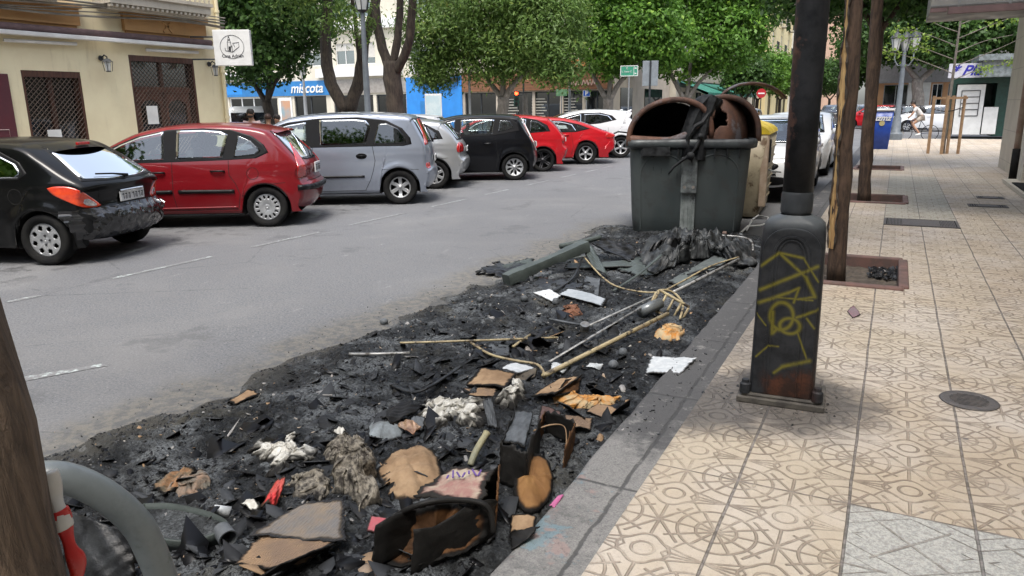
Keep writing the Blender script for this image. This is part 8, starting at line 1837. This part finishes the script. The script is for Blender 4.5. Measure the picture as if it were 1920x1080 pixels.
def person(label, loc, rz, J, shirt, legs_m, sleeves=True, shorts=False, hair=None, long_hair=False, shirt_name='shirt', leg_name='trousers', group=None):
    t = thing('person', label, 'person', loc, rz, group); names = ['pelvis', 'chest', 'neck', 'head', 'crown', 'lsh', 'lel', 'lwr', 'lha', 'rsh', 'rel', 'rwr', 'rha', 'lhip', 'lkn', 'lan', 'lto', 'rhip', 'rkn', 'ran', 'rto']
    rad = dict(pelvis=(.15, .11), chest=(.17, .12), neck=.055, head=.088, crown=.085, lsh=.06, rsh=.06, lel=.043, rel=.043, lwr=.03, rwr=.03, lha=.035, rha=.035, lhip=.09, rhip=.09, lkn=.06, rkn=.06, lan=.04, ran=.04, lto=.035, rto=.035)
    E_ = [('pelvis', 'chest'), ('chest', 'neck'), ('neck', 'head'), ('head', 'crown'), ('chest', 'lsh'), ('lsh', 'lel'), ('lel', 'lwr'), ('lwr', 'lha'), ('chest', 'rsh'), ('rsh', 'rel'), ('rel', 'rwr'), ('rwr', 'rha'), ('pelvis', 'lhip'), ('lhip', 'lkn'), ('lkn', 'lan'), ('lan', 'lto'), ('pelvis', 'rhip'), ('rhip', 'rkn'), ('rkn', 'ran'), ('ran', 'rto')]
    ix = {n: i for i, n in enumerate(names)}; skin_obj('body', [J[n] for n in names], [(ix[a], ix[b]) for a, b in E_], [rad[n] for n in names], MT['skin'], t)
    def sub(nm, ns, ed, k, m): ii = {n: i for i, n in enumerate(ns)}; skin_obj(nm, [J[n] for n in ns], [(ii[a], ii[b]) for a, b in ed], [tuple(x + k for x in (rad[n] if isinstance(rad[n], tuple) else (rad[n], rad[n]))) for n in ns], m, t)
    lerp = lambda a, b, f: tuple(Vector(J[a]) * (1 - f) + Vector(J[b]) * f)
    J['ls2'] = lerp('lsh', 'lel', .7); J['rs2'] = lerp('rsh', 'rel', .7); rad['ls2'] = rad['rs2'] = .05; J['nk0'] = lerp('chest', 'neck', .45); rad['nk0'] = .08
    sub(shirt_name, ['pelvis', 'chest', 'nk0', 'lsh', 'ls2', 'rsh', 'rs2'], [('pelvis', 'chest'), ('chest', 'nk0'), ('chest', 'lsh'), ('lsh', 'ls2'), ('chest', 'rsh'), ('rsh', 'rs2')], .018, shirt)
    if shorts: J['lk2'] = lerp('lhip', 'lkn', .55); J['rk2'] = lerp('rhip', 'rkn', .55); rad['lk2'] = rad['rk2'] = .075; sub('shorts', ['pelvis', 'lhip', 'lk2', 'rhip', 'rk2'], [('pelvis', 'lhip'), ('lhip', 'lk2'), ('pelvis', 'rhip'), ('rhip', 'rk2')], .02, legs_m)
    else: sub(leg_name, ['pelvis', 'lhip', 'lkn', 'lan', 'rhip', 'rkn', 'ran'], [('pelvis', 'lhip'), ('lhip', 'lkn'), ('lkn', 'lan'), ('pelvis', 'rhip'), ('rhip', 'rkn'), ('rkn', 'ran')], .016, legs_m)
    c = (Vector(J['head']) + Vector(J['crown'])) / 2; f = Vector((0, -1, 0)) if 'face' not in J else Vector(J['face']); q = MB(); q.lathe([(.0, .125), (.05, .118), (.085, .09), (.103, .04), (.104, .0), (.09, -.04)] + ([(.07, -.14), (.03, -.2)] if long_hair else []), tuple(c - f * .022 + Vector((0, 0, .01))), 16)
    q.build('hair', hair or MT['hair'], t, smooth=True); q = MB(); q.lathe([(0, .04), (.012, .0), (.016, -.02), (0, -.03)], tuple(c + f * .098 + Vector((0, 0, -.02))), 8); q.build('nose', MT['skin'], t, smooth=True)
    for s in (-1, 1):
        q = MB(); sd_ = f.cross(Vector((0, 0, 1))); q.lathe([(0, .02), (.012, .01), (.012, -.01), (0, -.02)], tuple(c + sd_ * s * .098), 8); q.build('ear', MT['skin'], t, smooth=True)
        q = MB(); q.lathe([(0, .01), (.01, 0), (0, -.01)], tuple(c + f * .088 + sd_ * s * .035 + Vector((0, 0, .012))), 8); q.build('eye', MT['under'], t)
    for s in ('l', 'r'):
        q = MB(); a, b = Vector(J[s + 'an']), Vector(J[s + 'to']); q.tube([a - (b - a) * .25 + Vector((0, 0, -.02)), a + Vector((0, 0, -.01)), b, b + (b - a) * .15], [.035, .05, .045, .025], 8); q.build('shoe', MT['white'] if shorts else MT['dark'], t, smooth=True)
    return t
def standing(head_down=0): return dict(pelvis=(0, 0, .92), chest=(0, 0, 1.32), neck=(0, 0, 1.50), head=(0, -.02 - head_down, 1.60), crown=(0, -.01 - head_down, 1.70), lsh=(.19, 0, 1.41), lel=(.25, .02, 1.12), lwr=(.22, -.16, .95), lha=(.2, -.24, .93), rsh=(-.19, 0, 1.41), rel=(-.25, .02, 1.12), rwr=(-.2, -.18, .98), rha=(-.18, -.26, .98), lhip=(.10, 0, .86), lkn=(.11, -.02, .48), lan=(.12, .02, .08), lto=(.13, -.15, .04), rhip=(-.10, 0, .86), rkn=(-.11, -.02, .48), ran=(-.12, .02, .08), rto=(-.13, -.15, .04))
p = PD(470, 208, 22); tm = person('bearded man in a pale pink shirt looking down, seen above the red hatchback', (p.x, p.y, p.z - 1.72), R(25), standing(.04), mat('pink_shirt', (.55, .42, .42), (.5, .38, .38), rough=.8), MT['dark'])
q = MB(); q.lathe([(.04, -.05), (.075, -.03), (.085, .0), (.088, .015)], (0, -.085, 1.585), 14); q.build('beard', MT['hair'], tm, smooth=True)
J = standing(); pp_ = PD(502, 217, 24); person('shorter dark-haired person whose head just shows right of the bearded man', (pp_.x, pp_.y, pp_.z - 1.72), R(200), J, MT['maroon'], MT['dark'], hair=mat('brown_hair', (.06, .03, .02), rough=.6))
pp_ = PD(519, 218, 24); person('dark-haired person whose head shows just above the grey people carrier', (pp_.x, pp_.y, pp_.z - 1.72), R(20), standing(), MT['dark'], MT['dark'])
# cyclist riding to the left
wc = G(1735, 265, 0); wc = PD(1718, 262, 37.5); t = thing('bicycle', 'dark road bicycle ridden to the left past the ornate lamp', 'bicycle', (wc.x, 38.4, 0)); Rw = .34
def bwheel(x):
    q = MB(); q.tube([(x + Rw * math.cos(a * .2244), 0, Rw + Rw * math.sin(a * .2244)) for a in range(29)], .016, 6); w = q.build('wheel', MT['rubber'], t, smooth=True); q = MB()
    for k in range(12): a = k * math.pi / 6; q.tube([(x, 0, Rw), (x + (Rw - .01) * math.cos(a), 0, Rw + (Rw - .01) * math.sin(a))], .003, 3)
    q.lathe([(.025, -.04), (.025, .04)], (x, 0, Rw), 8, 'Y'); q.build('spokes', MT['chrome'], w)
bwheel(-.52); bwheel(.52); q = MB()
for a, b in (((.52, 0, Rw), (.12, 0, .88)), ((.52, 0, Rw), (.02, 0, .30)), ((.02, 0, .30), (.14, 0, .92)), ((.02, 0, .30), (-.36, 0, .80)), ((.13, 0, .86), (-.38, 0, .88)), ((-.38, 0, .92), (-.44, 0, .6)), ((-.44, 0, .6), (-.52, 0, Rw))): q.tube([a, b], .016, 6)
q.build('frame', mat('bike_frame', (.015, .02, .06), rough=.3), t, smooth=True); q = MB(); q.tube([(.02, 0, .93), (.14, 0, .955), (.27, 0, .96)], [.02, .05, .07], 8, flat=.4); q.build('saddle', MT['black_plastic'], t, smooth=True); q = MB(); q.tube([(-.38, -.22, .97), (-.42, -.1, .99), (-.38, 0, .98), (-.42, .1, .99), (-.38, .22, .97)], .013, 6); q.build('handlebar', MT['black_plastic'], t, smooth=True)
for s, dx in ((1, .12), (-1, -.12)):
    q = MB(); q.tube([(.02, s * .05, .30), (.02 + dx, s * .08, .30 - dx * .8)], .012, 5); q.tube([(.02 + dx, s * .05, .30 - dx * .8), (.02 + dx, s * .15, .30 - dx * .8)], .02, 5); q.build('crank', MT['chrome'], t)
J = dict(pelvis=(.17, 0, 1.05), chest=(-.10, 0, 1.36), neck=(-.22, 0, 1.50), head=(-.28, 0, 1.58), crown=(-.28, 0, 1.68), lsh=(-.12, -.17, 1.42), lel=(-.24, -.20, 1.18), lwr=(-.37, -.18, 1.02), lha=(-.40, -.17, 1.0), rsh=(-.12, .17, 1.42), rel=(-.24, .20, 1.18), rwr=(-.37, .18, 1.02), rha=(-.40, .17, 1.0),
         lhip=(.12, -.10, 1.0), lkn=(-.20, -.12, .72), lan=(.12, -.13, .30), lto=(-.02, -.13, .24), rhip=(.12, .10, 1.0), rkn=(-.26, .12, .86), ran=(-.08, .13, .44), rto=(-.22, .13, .40), face=(-1, 0, 0))
cy = person('cyclist in a white top and pale shorts with a dark backpack, riding left', (wc.x, 38.4, 0), 0, J, mat('white_shirt', (.6, .58, .56), rough=.8), mat('pale_shorts', (.42, .36, .30), rough=.8), shorts=True); q = MB(); q.lathe([(.03, -.18), (.11, -.15), (.13, 0), (.11, .15), (.03, .18)], (0, 0, 0), 12)
q.v = [tuple(Matrix.Rotation(R(-40), 3, 'Y') @ Vector((v[0] * .8, v[1] * 1.1, v[2])) + Vector((.13, 0, 1.36))) for v in q.v]; q.build('backpack', MT['dark'], cy, smooth=True)
# ---------------------------------------------------------------- cars further off
def bgcar(label, p, head, paint_, front=False, group='cars parked further off', **k):
    S = facing(paint_, **k) if front else hatch(paint=paint_, wb=2.6, **k); return make_car('parked_car', label, p, head, S, group)
def hatch_front(): pass
dk = paint('dark_car_paint', (.02, .022, .026)); p = PD(1745, 240, 47); bgcar('white car seen side-on behind the wooden stakes', (p.x + 1.4, 50.0), 180 + 12, white)
p = PD(1690, 235, 49); bgcar('black car parked behind the cyclist', (p.x + 1.2, 52.8), 184, dk); p = PD(1625, 232, 52); bgcar('red car seen between the brown tree trunks', (p.x + 1.6, 54.5), 182, red)
p = PD(1455, 210, 40); bgcar('silver car far down the lane above the first white hatchback', (-6.2, 38.0), -90, silver, True, group='cars far down the street')
rs = random.Random(12); cols = [white, dk, silver, white, silver, dk, red, white]
for k in range(12):
    y = 66 + k * 6.2; lb = ['white', 'black', 'silver', 'white', 'silver', 'black', 'red', 'white'][k % 8]
    cN = bgcar(['nearest', 'second', 'third', 'fourth', 'fifth', 'sixth', 'seventh', 'eighth', 'ninth', 'tenth', 'eleventh', 'farthest'][k] + ' of the small far cars lined along the distant lane, ' + lb, (-1.4 - (k % 2) * 3.0, y), -90, cols[k % 8], True, group='cars far down the street') if k < 6 else None
# white van behind the bearded man
p = PD(470, 215, 33); t = thing('parked_van', 'white van with dark rear windows behind the bearded man', 'van', (p.x, p.y, 0), R(48)); q = MB(); P = []
for (z, w, d0) in ((.25, 1.6, 0), (.4, 1.8, .0), (.9, 1.86, 0), (1.2, 1.84, .02), (1.65, 1.66, .10), (1.80, 1.52, .2), (1.84, 1.2, .4)): P.append([(x, y * (1 - d0 * .05) + 2, z) for x, y in rrect(w, 4.2 - d0, .16, 4)])
q.grid(P, wrap=True); q.add(P[-1], [tuple(range(len(P[-1])))]); q.build('body', white, t, smooth=True, ang=50)
for s in (-1, 1): q = MB(); q.box((s * .42, -.09, 1.38), (.70, .03, .42)); q.build('rear_window', MT['glass_dark'], t, bevel=.03)
q = MB(); q.box((0, -.12, .5), (1.7, .14, .25)); q.build('bumper', MT['black_plastic'], t, bevel=.04)
for s in (-1, 1): q = MB(); q.box((s * .86, -.06, .95), (.12, .08, .5)); q.build('tail_light', MT['red_lamp'], t, bevel=.02)
for s in (-1, 1):
    for y in (.6, 3.2): wheel_parts(t, (s * .82, y, .32), .32, .2, 'plain', s) if 0 else None
for x in (-.8, .8):
    for y in (.7, 3.3): q = MB(); q.lathe([(.18, -.1), (.30, -.1), (.32, -.05), (.32, .05), (.30, .1), (.18, .1)], (x, y, .32), 20, 'X'); q.build('wheel', MT['rubber'], t, smooth=True)

# ---------------------------------------------------------------- unseen buildings and trees, added for the car windows to reflect
plain('apartment_building', 'cream apartment building further back on the left side of the street', -15, -42, -10.2, 15, MT['cream_wall'], bays=5, fl=3)
eb = Fac('apartment_building', 'stone apartment building closing the street behind the viewpoint', (14, -46, 0), (-1, 0, 0), (0, 1, 0), 32, 16, MT['stone_pale'], 10)
for r in range(4):
    for k in range(7): eb.window(1.5 + k * 4.3, 3.0 + k * 4.3, 1.2 + r * 3.4, 3.2 + r * 3.4, MT['white'], MT['wpane'], blind=.4)
eb.wallmesh()
src = [o for o in bpy.data.objects if o.get('label', '').startswith('broad bright green tree')][0]
for k, (x, y) in enumerate([(-12.9, -4), (-12.9, -13), (-1.0, -9)]):
    c = copy_tree(src); c.location = (x, y, SZ); c.rotation_euler.z = 1.7 * k + .6; c['label'] = ['leafy street tree on the left pavement just behind the viewpoint', 'second leafy street tree on the left pavement behind the viewpoint', 'leafy street tree on the right pavement behind the viewpoint'][k]; c['group'] = 'street trees behind the viewpoint'
